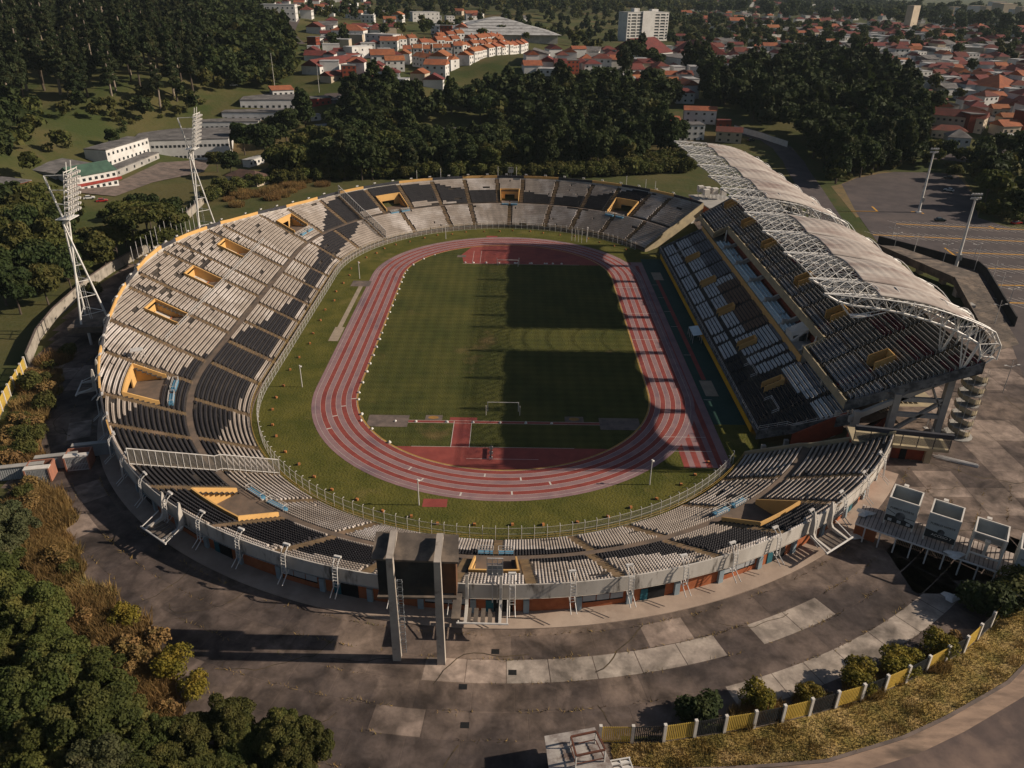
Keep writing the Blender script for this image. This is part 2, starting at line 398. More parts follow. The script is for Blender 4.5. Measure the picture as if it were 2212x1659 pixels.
# entrances (vomitories): u range, r range
VOM = [(uA(-50.6), uA(-57.6), 73.6, 81.5), (uA(-87.7), uA(-92.7), 73.6, 81.5), (uA(-121.8), uA(-130.8), 73.6, 81.5), (uA(-159.4), uA(-168.6), 78.4, 84.8),
       (uY(-33.2), uY(-27.2), 83.1, 90.7), (uY(-6.9), uY(-0.5), 83.1, 90.7), (uY(20.2), uY(26.4), 83.1, 90.7), (uA(168.6), uA(162), 78.4, 84.8),
       (uA(132), uA(124.5), 74.3, 81.7), (uA(92.8), uA(87.2), 73.6, 80.3), (uA(56.2), uA(49), 73.0, 80.5)]
def in_vom(u, r0, r1, pad=0.0):
    b = np.zeros(np.shape(u), bool)
    for ua, ub, ra, rb in VOM:
        if r1 > ra+0.05 and r0 < rb-0.05: b |= (u > ua-pad) & (u < ub+pad)
    return b
m_terr = mat('terrace_concrete', (0.060, 0.050, 0.044), (0.038, 0.032, 0.029), s=0.4, c3=(0.10, 0.08, 0.062), s3=0.15, r=0.95)
m_step = mat('stair_concrete', (0.185, 0.125, 0.065), (0.11, 0.075, 0.045), s=0.6, c3=(0.22, 0.15, 0.10), s3=0.2, r=0.95)
m_walk = mat('walkway_concrete', (0.165, 0.12, 0.09), (0.11, 0.085, 0.068), s=0.4, r=0.95)
m_white = mat('white_paint', (0.62, 0.58, 0.53), (0.52, 0.48, 0.43), s=0.5, r=0.6, obj=False)
m_metal = mat('white_metal', (0.58, 0.56, 0.53), (0.48, 0.45, 0.42), s=0.8, r=0.5)
m_fascia = mat('fascia_concrete', (0.50, 0.465, 0.42), (0.41, 0.375, 0.335), s=0.25, c3=(0.07, 0.058, 0.05), s3=0.55, lo3=0.56, hi3=0.70, r=0.95, stretch=(1, 1, 0.25))
m_brick = mat('brick', (0.36, 0.115, 0.045), (0.29, 0.09, 0.038), s=1.2, r=0.9, c3=(0.41, 0.14, 0.065), s3=0.3)
m_blue = mat('pale_blue_paint', (0.27, 0.33, 0.36), (0.22, 0.27, 0.30), s=0.6, r=0.8)
m_yel = mat('ochre_wall', (0.60, 0.36, 0.13), (0.53, 0.31, 0.11), s=0.25, c3=(0.38, 0.23, 0.10), s3=0.4, lo3=0.62, hi3=0.8, r=0.9)
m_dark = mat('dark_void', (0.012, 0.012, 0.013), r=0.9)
m_parap = mat('parapet_grey', (0.05, 0.05, 0.06), (0.035, 0.035, 0.04), s=0.4, r=0.9)
m_blueseat = mat('blue_panel', (0.07, 0.19, 0.30), (0.10, 0.24, 0.34), s=1.0, r=0.7)

bowl = thing('stadium_bowl', 'sunken oval concrete seating bowl of black and white seats curving round the athletics field', 'grandstand', (-60, 0, 0))
# terraces
us = np.arange(0, UM+0.01, UM/330)
mb = MB()
for r, z, up in ROWS:
    ua, ub = us[:-1], us[1:]; um_ = (ua+ub)/2
    ok = (r+TR <= np.minimum(rim(ua), rim(ub))+0.25) & ~in_vom(um_, r, r+TR)
    xa, ya = pt(ua, r); xb, yb = pt(ub, r); xc, yc = pt(ub, r+TR); xd, yd = pt(ua, r+TR)
    for i in np.nonzero(ok)[0]:
        mb.quad((xa[i], ya[i], z), (xb[i], yb[i], z), (xc[i], yc[i], z), (xd[i], yd[i], z), 0)
        mb.quad((xa[i], ya[i], z-RS), (xb[i], yb[i], z-RS), (xb[i], yb[i], z), (xa[i], ya[i], z), 0)
# walkway at mid height and the foot wall
for ua, ub in zip(us[:-1], us[1:]):
    mb.quad(P3(ua, 72.2, 7.2), P3(ub, 72.2, 7.2), P3(ub, 73.6, 7.2), P3(ua, 73.6, 7.2), 1)
    mb.quad(P3(ua, 60.8, -0.2), P3(ub, 60.8, -0.2), P3(ub, 60.8, 1.2), P3(ua, 60.8, 1.2), 1)
mb.build('terrace', [m_terr, m_walk], bowl)
# stairs
mb = MB()
def steps(u0, rows, w):
    for r, z, up in rows:
        if r+TR > rim(u0)+0.25: continue
        if bool(in_vom(np.array(u0), r, r+TR)): continue
        s = w/2/float(stretch_at(np.array(u0), r))
        q = [(u0-s, r), (u0+s, r), (u0+s, r+TR), (u0-s, r+TR)]
        mb.hexa([P3(a, b, z-0.02) for a, b in q]+[P3(a, b, z+0.05) for a, b in q], 0)
        q = [(u0-s, r-0.02), (u0+s, r-0.02), (u0+s, r+0.46), (u0-s, r+0.46)]
        mb.hexa([P3(a, b, z-0.5) for a, b in q]+[P3(a, b, z-0.2) for a, b in q], 0)
        q = [(u0-s, r+TR-0.46), (u0+s, r+TR-0.46), (u0+s, r+TR), (u0-s, r+TR)]
        mb.hexa([P3(a, b, z+0.05) for a, b in q]+[P3(a, b, z+0.27) for a, b in q], 0)
for u0 in LOW: steps(u0, [q for q in ROWS if not q[2]], 1.5)
for u0 in UPP: steps(u0, [q for q in ROWS if q[2]], 1.5)
mb.build('stairway', [m_step], bowl)
# black pattern of the seats: u -> (r lo, r hi)
BK = [(uA(-30.5), 0, 0), (uA(-43), 0, 0), (uA(-50), 82, 86), (uA(-57), 80, 87), (uA(-66), 75, 85), (uA(-72), 72, 79), (uA(-78), 70, 77), (uA(-87), 68, 75.6), (uA(-92), 68, 76), (uA(-97), 72, 80), (uA(-102), 75, 83.5), (uA(-111), 75, 85), (uA(-121), 73.5, 87),
      (uA(-131), 73, 88), (uA(-138), 71, 87), (uA(-149), 69, 86.5), (uA(-157), 65.5, 82), (uA(-164), 63.8, 79.2), (uA(-170), 63, 77), (uA(-179), 63, 74.6), (uY(-34), 63, 73), (uY(-22), 63, 70.2), (uY(-10), 63, 67.6), (uY(3), 63, 66),
      (uY(16), 62.9, 65.6), (uY(30), 62.9, 66.4), (uA(177), 63, 67), (uA(165), 64, 70.5), (uA(155), 66.5, 78), (uA(149), 69, 84), (uA(142), 76, 87), (uA(134), 77, 88), (uA(120), 76.5, 86), (uA(112), 75, 84.5), (uA(103), 73, 80.5), (uA(95), 73, 80),
      (uA(85), 73, 79.6), (uA(76), 72.6, 77.2), (uA(65), 71, 80), (uA(57), 75.5, 85), (uA(50), 81, 88), (uA(46), 88, 88), (uA(30.5), 0, 0)]
BU = [b[0] for b in BK]; BLO = [b[1] for b in BK]; BHI = [b[2] for b in BK]
def is_black(u, r):
    uq = np.floor(u/1.9)*1.9
    return (r > np.interp(uq, BU, BLO)) & (r < np.interp(uq, BU, BHI))
m_seatw = mat('seat_white', (0.38, 0.325, 0.28), (0.29, 0.245, 0.21), s=0.25, c3=(0.60, 0.55, 0.52), s3=0.06, r=0.7)
m_seatk = mat('seat_black', (0.016, 0.015, 0.019), (0.024, 0.022, 0.026), s=0.5, r=0.65)
def seat_tmpl():
    def bx(x0, x1, y0, y1, z0, z1):
        v = [(x0, y0, z0), (x1, y0, z0), (x1, y1, z0), (x0, y1, z0), (x0, y0, z1), (x1, y0, z1), (x1, y1, z1), (x0, y1, z1)]
        return v, [(4, 5, 6, 7), (0, 1, 5, 4), (1, 2, 6, 5), (3, 0, 4, 7), (2, 3, 7, 6)]
    v1, f1 = bx(-.215, .215, -.20, .20, .12, .40); v2, f2 = bx(-.205, .205, .16, .24, .40, .72)
    return np.array(v1+v2), np.array(f1+[tuple(k+8 for k in q) for q in f2])
ST_V, ST_F = seat_tmpl()
def seats_mesh(name, pos, tx, black, mats):
    """pos (n,3), tx (n,2) unit tangent; the radial (outward) direction is the tangent turned left"""
    n = len(pos); k = len(ST_V)
    T = np.zeros((n, 3)); T[:, :2] = tx; N = np.zeros((n, 3)); N[:, 0] = -tx[:, 1]; N[:, 1] = tx[:, 0]
    Vv = pos[:, None, :]+T[:, None, :]*ST_V[None, :, 0:1]+N[:, None, :]*ST_V[None, :, 1:2]
    Vv[:, :, 2] += ST_V[None, :, 2]
    Ff = (ST_F[None]+(np.arange(n)*k)[:, None, None]).reshape(-1, 4)
    return np_mesh(name, Vv.reshape(-1, 3), Ff, mats, np.repeat(black.astype(int), len(ST_F)))
SP, SX, SB = [], [], []
for r, z, up in ROWS:
    rs = r+0.52
    du = 0.5/ (rs/72.0)
    uu = np.concatenate([np.arange(0.4/(rs/72), N1, du), np.arange(N1+0.2, N1+84.4, 0.5), np.arange(N1+84.4+0.2, UM-0.4/(rs/72), du)])
    ok = (r+TR <= rim(uu)+0.25) & ~in_vom(uu, r, r+TR, 0.9)
    for a in (UPP if up else LOW): ok &= np.abs(uu-a)*stretch_at(uu, rs) > 1.0
    # blue-panelled standing boxes beside the entrances take some seat places away
    bk = is_black(uu, rs)
    nz = rng.random(len(uu)); gap = np.repeat(rng.random(len(uu)//6+1) < 0.012, 6)[:len(uu)]
    lefttop = (uu > uY(-25)) & (uu < uY(32)) & (r > 88)
    gap |= np.repeat(rng.random(len(uu)//5+1) < 0.16, 5)[:len(uu)] & lefttop
    gap |= (nz < 0.004)
    rightend = (uu < uA(-55)) & (rng.random(len(uu)) < 0.035)
    ok &= ~gap & ~rightend
    uu = uu[ok]; bk = bk[ok]
    x, y = pt(uu, rs); x2, y2 = pt(uu+0.05, rs); tx = np.stack([x2-x, y2-y], 1); tx /= np.linalg.norm(tx, axis=1)[:, None]
    # outward must be tangent turned left: u runs clockwise, so flip
    tl = np.stack([-tx[:, 1], tx[:, 0]], 1); cxn = np.stack([x, y-np.clip(y, -42.2, 42.2)], 1)
    fl = (tl*cxn).sum(1) < 0; tx[fl] *= -1
    SP.append(np.stack([x, y, np.full(len(x), z)], 1)); SX.append(tx); SB.append(bk)
SP = np.concatenate(SP); SX = np.concatenate(SX); SB = np.concatenate(SB)
def split_seats(root, SP, SX, SB, mats, hide=None):
    d = np.linalg.norm(SP-CAM, axis=1)
    if hide is not None: d = d+np.where(hide, 1e4, 0)
    near = np.argsort(d)[:100]; rest = np.ones(len(SP), bool); rest[near] = False
    org = np.array(root['_o'])
    o = put('seats', seats_mesh('seats', SP[rest]-org, SX[rest], SB[rest], mats), root); o['kind'] = 'stuff'
    singles = {}
    for b in (False, True):
        singles[b] = np_mesh('seat', ST_V, ST_F, [mats[int(b)]])
    for i in near:
        q = SP[i]-org
        put('seat', singles[bool(SB[i])], root, tuple(q), rot=(0, 0, math.atan2(SX[i, 1], SX[i, 0])))
split_seats(bowl, SP, SX, SB, [m_seatw, m_seatk], hide=(SP[:, 0] > -20) & (SP[:, 0] < -3))
# rim: fascia, parapet, soffit and brick wall below
mb = MB(); wl = MB(); pr = MB()
UB = sorted(UPP)
for i in range(len(us)-1):
    a, b = us[i], us[i+1]; ra, rb = float(rim(a)), float(rim(b)); za, zb = float(zrow(ra)), float(zrow(rb)); um1 = (a+b)/2
    tall = sstep(uA(-146), uA(-156), um1)
    ha, hb = za+0.15, zb+0.15
    q0 = [P3(a, ra-0.1, za-2.35), P3(b, rb-0.1, zb-2.35), P3(b, rb+0.12, zb-2.35), P3(a, ra+0.12, za-2.35)]
    q1 = [P3(a, ra-0.1, ha), P3(b, rb-0.1, hb), P3(b, rb+0.12, hb), P3(a, ra+0.12, ha)]
    mb.hexa(q0+q1, 0)
    mb.quad(P3(a, ra+0.3, za-2.35), P3(b, rb+0.3, zb-2.35), P3(b, 86.7, 12.1), P3(a, 86.7, 12.1), 0)
    wl.quad(P3(b, 86.95, PL-0.2), P3(a, 86.95, PL-0.2), P3(a, 86.95, 12.6), P3(b, 86.95, 12.6), 0)
    if um1 > uA(-146):
        k = sum(1 for q in UB if q < um1); yel = k % 2 == 0
        h = 1.0
        q2 = [P3(a, ra-0.14, ha), P3(b, rb-0.14, hb), P3(b, rb+0.12, hb), P3(a, ra+0.12, ha)]
        q3 = [(x, y, z+h) for x, y, z in q2]
        pr.hexa(q2+q3, 0 if yel else 1)
mb.build('fascia', [m_fascia], bowl)
wl.build('outer_wall', [m_brick], bowl)
pr.build('parapet', [m_yel, m_parap], bowl)
# end walls
for ue, sg in ((0.0, 1), (UM, -1)):
    mb = MB(); w = 0.35/1.0*sg
    prof = [(60.6, 1.6)]+[(r, z+1.0) for r, z, up in ROWS if r < 87.2]+[(87.95, 15.9)]
    for (r0, z0), (r1, z1) in zip(prof[:-1], prof[1:]):
        q = [(ue, r0), (ue, r1), (ue-w, r1), (ue-w, r0)]
        lo = [max(0.0, zrow(r0)-3.5), max(0.0, zrow(r1)-3.5)]
        mb.hexa([P3(a, b, l) for (a, b), l in zip(q, (lo[0], lo[1], lo[1], lo[0]))]+[P3(a, b, h) for (a, b), h in zip(q, (z0-0.1, z1-0.1, z1-0.1, z0-0.1))], 0)
    for r0 in np.arange(62, 87, 2.0):
        mb.quad(P3(ue-w/2, r0, -0.5), P3(ue-w/2, r0+2, -0.5), P3(ue-w/2, r0+2, zrow(r0+2)-3), P3(ue-w/2, r0, zrow(r0)-3), 1)
    mb.build('end_wall', [mat('cream_concrete', (0.40, 0.33, 0.21), (0.30, 0.25, 0.17), s=0.4, r=0.95), m_fascia], bowl)
# piers, doors and shutters on the outer wall
ra_ = 86.95
m_shut = mat('shutter_grey', (0.40, 0.41, 0.41), (0.33, 0.34, 0.35), s=0.6, r=0.7)
m_teal = mat('teal_door', (0.02, 0.10, 0.13), (0.03, 0.12, 0.15), s=0.8)
def on_wall(name, u0, u1, d0, d1, z0, z1, m, par=None):
    b = MB(); q = [P3(u0, ra_+d0, 0), P3(u1, ra_+d0, 0), P3(u1, ra_+d1, 0), P3(u0, ra_+d1, 0)]
    b.hexa([(x, y, z0) for x, y, z in q]+[(x, y, z1) for x, y, z in q], 0)
    return b.build(name, m, par or bowl, org=bowl['_o'])
for k, a in enumerate(np.arange(-36, -150, -5.1)):
    u = uA(a)
    on_wall('pier', u-0.35, u+0.35, 0, 0.45, PL-0.1, 11.6, m_blue)
    if k % 3 == 1:
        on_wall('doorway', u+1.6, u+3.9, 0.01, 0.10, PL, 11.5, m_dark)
        on_wall('door', u+3.95, u+4.9, 0.01, 0.12, PL, 11.3, m_teal)
    if k % 3 == 2:
        for j in range(3): on_wall('shutter', u+0.8+1.75*j, u+2.4+1.75*j, 0.02, 0.09, 10.45, 11.45, m_shut)
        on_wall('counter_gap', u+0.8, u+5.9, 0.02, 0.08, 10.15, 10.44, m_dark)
# entrances
for ua, ub, ra, rb in VOM:
    v = MB(); zf = float(zrow(ra-0.2)) if ra > 82.5 or ra < 75 else float(zrow(ra-0.2))
    t = 0.28
    su = t/float(stretch_at(np.array((ua+ub)/2), ra))
    lift = 0.75
    n = 10
    for ue, s in ((ua, -1), (ub, 1)):
        for k in range(n):
            r0 = ra+(rb-ra)*k/n; r1 = ra+(rb-ra)*(k+1)/n
            h0 = max(float(zrow(r0))+lift, zf+1.0); h1 = max(float(zrow(r1))+lift, zf+1.0)
            q = [(ue, r0), (ue, r1), (ue+s*su, r1), (ue+s*su, r0)]
            v.hexa([P3(a, b, zf-1.2) for a, b in q]+[P3(a, b, h) for (a, b), h in zip(q, (h0, h1, h1, h0))], 0)
    hb_ = float(zrow(rb))+lift
    um1 = (ua+ub)/2; wd = (ub-ua)
    for k in range(4):
        a, b = ua-su+(wd+2*su)*k/4, ua-su+(wd+2*su)*(k+1)/4
        q = [(a, rb), (b, rb), (b, rb+t), (a, rb+t)]
        v.hexa([P3(x, y, zf+2.1) for x, y in q]+[P3(x, y, hb_) for x, y in q], 0)
        if k in (0, 3):
            v.hexa([P3(x, y, zf-0.5) for x, y in q]+[P3(x, y, zf+2.1) for x, y in q], 0)
    v.quad(P3(ua, ra-0.4, zf+0.03), P3(ub, ra-0.4, zf+0.03), P3(ub, rb+3, zf-0.4), P3(ua, rb+3, zf-0.4), 1)
    # passage seen through the doorway
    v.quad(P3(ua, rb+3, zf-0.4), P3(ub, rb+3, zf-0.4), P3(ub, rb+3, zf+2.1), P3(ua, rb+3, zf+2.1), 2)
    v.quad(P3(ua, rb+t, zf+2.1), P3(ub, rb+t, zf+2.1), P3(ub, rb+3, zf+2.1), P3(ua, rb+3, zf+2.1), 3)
    v.build('vomitory', [m_yel, m_walk, m_blue, m_dark], bowl)
    # white railings with blue panels either side of the entrance mouth
    if ra < 82:
        rl = MB()
        for s in (-1, 1):
            c = (ua+ub)/2+s*(wd*0.27); w2 = wd*0.2
            r0 = ra-1.5
            for rr_ in (r0, r0-1.1):
                pts = [P3(c-w2, rr_, zrow(r0)+0.1), P3(c+w2, rr_, zrow(r0)+0.1)]
                for hz in (0.5, 1.0): rl.tube((pts[0][0], pts[0][1], pts[0][2]+hz), (pts[1][0], pts[1][1], pts[1][2]+hz), 0.05, 0, 4)
                for p_ in pts: rl.tube(p_, (p_[0], p_[1], p_[2]+1.0), 0.05, 0, 4)
            for e in (-1, 1):
                p0, p1 = P3(c+e*w2, r0, zrow(r0)+1.1), P3(c+e*w2, r0-1.1, zrow(r0)+1.1); rl.tube(p0, p1, 0.05, 0, 4)
            q = [(c-w2, r0-1.05), (c+w2, r0-1.05), (c+w2, r0-0.1), (c-w2, r0-0.1)]
            rl.hexa([P3(a, b, zrow(r0)-0.35) for a, b in q]+[P3(a, b, zrow(r0)+0.28) for a, b in q], 1)
        rl.build('railing', [m_metal, m_blueseat], bowl)
# ------------------------------------------------------------------ the main grandstand with its roof
main = thing('main_grandstand', 'two tier main grandstand under a long white tensile roof carried by white steel trusses', 'grandstand', (84, 0, PL))
m_seatg = mat('seat_grey', (0.20, 0.20, 0.215), (0.145, 0.145, 0.16), s=0.4, c3=(0.29, 0.28, 0.28), s3=0.08, r=0.7)
m_seatr = mat('seat_red', (0.16, 0.022, 0.034), (0.11, 0.018, 0.03), s=0.5, r=0.7)
m_seatb = mat('seat_brown', (0.20, 0.125, 0.085), (0.15, 0.095, 0.07), s=0.5, r=0.75)
m_stain = mat('stained_concrete', (0.17, 0.175, 0.18), (0.05, 0.053, 0.058), s=0.45, c3=(0.03, 0.03, 0.033), s3=0.9, r=0.95)
m_grey = mat('grey_concrete', (0.34, 0.325, 0.30), (0.26, 0.25, 0.235), s=0.3, c3=(0.42, 0.38, 0.33), s3=0.12, r=0.95)
m_cream = mat('cream_concrete', (0.40, 0.33, 0.21))
m_redw = mat('red_brick_wall', (0.21, 0.045, 0.022), (0.16, 0.036, 0.02), s=0.8, r=0.9)
m_vip = mat('pale_blue_cover', (0.55, 0.64, 0.67), (0.46, 0.55, 0.58), s=0.6, r=0.6)
m_steel = mat('white_steel', (0.70, 0.68, 0.64), (0.58, 0.55, 0.51), s=0.6, r=0.45, spec=0.4)
m_glass = mat('smoked_glass', (0.03, 0.034, 0.036), (0.05, 0.05, 0.05), s=0.3, r=0.15, spec=0.6)
LT, LR_ = 0.85, 0.447
def ynear_low(x): return -66.0-8.0*(x-57)/17.0
def yfar_low(x): return 67.0-1.0*(x-57)/17.0
lrows = [(57+LT*k, 3.0+LR_*k) for k in range(20)]
mb = MB()
for x, z in lrows:
    y0, y1 = ynear_low(x), yfar_low(x); y2, y3 = ynear_low(x+LT), yfar_low(x+LT)
    if x > 71.3: y1, y3 = -46.6, -46.6
    mb.quad((x, y0, z), (x+LT, y2, z), (x+LT, y3, z), (x, y1, z))
    mb.quad((x, y0, z-LR_-.01), (x, y0, z), (x, y1, z), (x, y1, z-LR_-.01))
mb.build('lower_terrace', [m_terr], main)
mb = MB()        # slab and end beams of the lower tier
for e, f in ((ynear_low, -1), (yfar_low, 1)):
    a, b = (57, e(57)), (74, e(74)); t = 0.45*f
    mb.hexa([(a[0]-.2, a[1], 1.2), (b[0], b[1], 10.2), (b[0], b[1]+t, 10.2), (a[0]-.2, a[1]+t, 1.2),
             (a[0]-.2, a[1], 3.5), (b[0], b[1], 12.6), (b[0], b[1]+t, 12.6), (a[0]-.2, a[1]+t, 3.5)])
mb.quad((57, -66, 2.4), (57, 67, 2.4), (74, 66, 11.2), (74, -74, 11.2))
mb.build('end_beam', [m_stain], main)
mb = MB()
for x, z in lrows[::5]:
    mb.box((x+1, -68.5-(x-57)*.3, -0.3 if x < 66 else 4), (0.9, 0.9, z-2.0+0.3), 0)
    for y in np.arange(-50, 66, 14): mb.box((x+1, y, -0.2), (0.7, 0.7, z-1.4), 0)
mb.build('lower_column', [m_grey], main)
mb = MB()
mb.hexa([(56.75, -62, 0.5), (57.0, -62, 0.5), (57.0, 64, 0.5), (56.75, 64, 0.5), (56.75, -62, 2.1), (57.0, -62, 2.1), (57.0, 64, 2.1), (56.75, 64, 2.1)], 0)
mb.hexa([(56.7, -66, 2.4), (57.0, -66, 2.4), (57.0, 67, 2.4), (56.7, 67, 2.4), (56.7, -66, 3.1), (57.0, -66, 3.1), (57.0, 67, 3.1), (56.7, 67, 3.1)], 1)
mb.build('front_wall', [mat('bright_yellow_wall', (0.55, 0.30, 0.015), (0.46, 0.25, 0.02), s=0.3), m_stain], main)
mb = MB()
pts = [(56.9, 67, 0)]+[(56.9, y, 0) for y in np.arange(64, -66, -3.0)]+[(56.9, -66, 0)]
for p in pts: mb.tube((p[0], p[1], 3.0), (p[0], p[1], 4.1), 0.035, 0, 4)
for h in (3.6, 4.1): mb.tube((56.9, 67, h), (56.9, -66, h), 0.04, 0, 4)
for a, b in (((57, -66.2), (62, -68.6)), ((62, -68.6), (62.8, -70.2)), ((62.8, -70.2), (74, -74.2))):
    za, zb = 3.5+(a[0]-57)*.53, 3.5+(b[0]-57)*.53
    for h in (0.55, 1.05): mb.tube((*a, za+h), (*b, zb+h), 0.04, 0, 4)
for x in np.arange(57, 74.1, 1.7): mb.tube((x, ynear_low(x)-.2, 3.4+(x-57)*.53), (x, ynear_low(x)-.2, 4.55+(x-57)*.53), 0.035, 0, 4)
mb.build('front_railing', [m_metal], main)
LA = [-62.5, -38.7, -50.6+6, -27-6.2, -27+5.9, -15.2, -3.6-0, 8.3, 20.2, 32.4, 44.7, 56]
LBOX = [44.7, 20.2, -3.6, -27.0, -50.5]
for y in LBOX:
    b = MB(); x0, x1 = 62.0, 66.4; z0, z1 = 5.4, 7.9
    for s in (-1, 1):
        q = [(x0, y+s*1.15-.12), (x1, y+s*1.15-.12), (x1, y+s*1.15+.12), (x0, y+s*1.15+.12)]
        b.hexa([(u, v, 4.5) for u, v in q]+[(u, v, h) for (u, v), h in zip(q, (6.9, 9.1, 9.1, 6.9))], 0)
    b.box((x1-.1, y, 6.5), (0.24, 2.05, 2.6), 0)
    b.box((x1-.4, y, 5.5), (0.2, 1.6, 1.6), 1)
    b.build('vomitory', [m_yel, m_dark], main)
mb = MB()
for y in (-41.5, -59.5, 52):
    for a, b in (((62.2, y-3), (62.2, y+3)), ((62.2, y+3), (60.6, y+3)), ((62.2, y-3), (60.6, y-3))):
        za, zb = 3+(a[0]-57)*.526+.3, 3+(b[0]-57)*.526+.3
        for h in (0.6, 1.1): mb.tube((*a, za+h), (*b, zb+h), 0.06, 0, 4)
        mb.tube((*a, za), (*a, za+1.1), 0.05, 0, 4)
mb.build('guard_rail', [m_metal], main)
# VIP level between the tiers
mb = MB()
mb.hexa([(71.6, -46, 10.2), (77, -46, 10.2), (77, 66, 10.2), (71.6, 66, 10.2), (71.6, -46, 12.2), (77, -46, 12.2), (77, 66, 12.2), (71.6, 66, 12.2)], 0)
mb.hexa([(71.4, -46, 10.4), (71.65, -46, 10.4), (71.65, 66, 10.4), (71.4, 66, 10.4), (71.4, -46, 12.4), (71.65, -46, 12.4), (71.65, 66, 12.4), (71.4, 66, 12.4)], 1)
mb.hexa([(76.8, -46, 12.2), (77.0, -46, 12.2), (77.0, 66, 12.2), (76.8, 66, 12.2), (76.8, -46, 16), (77.0, -46, 16), (77.0, 66, 16), (76.8, 66, 16)], 2)
mb.build('box_level', [m_grey, m_yel, m_redw], main)
for x0, ys_ in ((72.0, ((-31, 45.5),)), (73.55, ((-31.5, -21), (-20, 5), (6, 30), (31.2, 45))), (74.75, ((-31, -20.5), (-19.5, 5.5), (6.5, 29.5), (31, 44)))):
    for ya, yb in ys_:
        b = MB(); w = 1.2 if x0 < 73 else 0.85
        b.hexa([(x0, ya, 12.15), (x0+w, ya, 12.15), (x0+w, yb, 12.15), (x0, yb, 12.15), (x0, ya, 12.75), (x0+w, ya, 12.75), (x0+w, yb, 12.75), (x0, yb, 12.75)])
        b.hexa([(x0+w-.15, ya, 12.75), (x0+w, ya, 12.75), (x0+w, yb, 12.75), (x0+w-.15, yb, 12.75), (x0+w-.15, ya, 13.2), (x0+w, ya, 13.2), (x0+w, yb, 13.2), (x0+w-.15, yb, 13.2)])
        b.build('bench', [m_vip], main)
b = MB()
b.hexa([(72.0, -37, 12.1), (75.8, -37, 12.1), (75.8, -32, 12.1), (72.0, -32, 12.1), (72.0, -35.8, 14.2), (75.8, -37, 15.6), (75.8, -32, 15.6), (72.0, -32, 13.6)], 0)
b.quad((72.3, -36.9, 12.3), (75.5, -37.12, 12.3), (75.5, -37.12, 14.6), (72.3, -36.6, 13.5), 1)
b.build('commentary_box', [m_white, m_glass], main)
# upper tier
UT, UR = 0.85, 0.459
def ynear_up(x): return -73.2-5.6*(x-71.5)/21.5
def yfar_up(x): return 72.0+4.5*(x-71.5)/21.5
urows = [(71.6+UT*k, 14.46+UR*k) for k in range(26)]
UVOM = [-64.0, -38.0, -13.6, 19.0, 43.3, 67.5]
UA = [-46, -56.2, -70, -28.5, -20, -6, 4.0, 11.5, 27, 35.5, 51.5, 59]
mb = MB()
def useg(x):
    if x < 75.9: return [(ynear_up(x), -46.5), (47.5, yfar_up(x))]
    seg = [(ynear_up(x), yfar_up(x))]
    if 79.0 < x+.4 < 83.3:
        out = []
        a = seg[0][0]
        for y in UVOM: out.append((a, y-1.9)); a = y+1.9
        out.append((a, seg[0][1])); return [q for q in out if q[1] > q[0]]
    return seg
for x, z in urows:
    for y0, y1 in useg(x):
        mb.quad((x, y0, z), (x+UT, y0, z), (x+UT, y1, z), (x, y1, z))
        mb.quad((x, y0, z-UR-.01), (x, y0, z), (x, y1, z), (x, y1, z-UR-.01))
xb, zb = urows[-1][0]+UT, urows[-1][1]
for xa_, za_, y0, y1, y2, y3 in ((71.6, 13.2, -73.2, -46.5, -46.5, -78.8), (76.0, 15.2, -46.5, 47.5, 47.5, -46.5), (71.6, 13.2, 47.5, 72, 76.5, 47.5)):
    mb.quad((xa_, y0, za_), (xa_, y1, za_), (xb, y2, zb-1.6), (xb, y3, zb-1.6))
mb.hexa([(xb, -78.8, zb-1.6), (xb+.3, -78.8, zb-1.6), (xb+.3, 76.5, zb-1.6), (xb, 76.5, zb-1.6), (xb, -78.8, zb+1.1), (xb+.3, -78.8, zb+1.1), (xb+.3, 76.5, zb+1.1), (xb, 76.5, zb+1.1)])
mb.build('upper_terrace', [m_terr], main)
mb = MB()
for x in (79.1,):
    rect(mb, 78.35, -76, 79.3, 74, 18.25+.06, 0)
for y in UA:
    for x, z in urows:
        if x < 75.9 and not (y < -46.5 or y > 47.5): continue
        mb.hexa([(x, y-.7, z-.02), (x+UT, y-.7, z-.02), (x+UT, y+.7, z-.02), (x, y+.7, z-.02), (x, y-.7, z+.03), (x+UT, y-.7, z+.03), (x+UT, y+.7, z+.03), (x, y+.7, z+.03)], 1)
        mb.box((x+UT-.2, y, z), (0.4, 1.4, 0.24), 1)
for y in (-65.5, -40):
    for x, z in urows[:9]:
        if x < 75.9 and y > -46: continue
        mb.box((x+UT/2, y, z), (UT*.9, 1.3, 0.2), 2)
mb.build('stairway', [m_walk, mat('stair_ochre', (0.15, 0.11, 0.06), (0.1, 0.075, 0.05), s=0.5), mat('stair_red', (0.16, 0.02, 0.03), (0.11, 0.015, 0.025), s=0.7)], main)
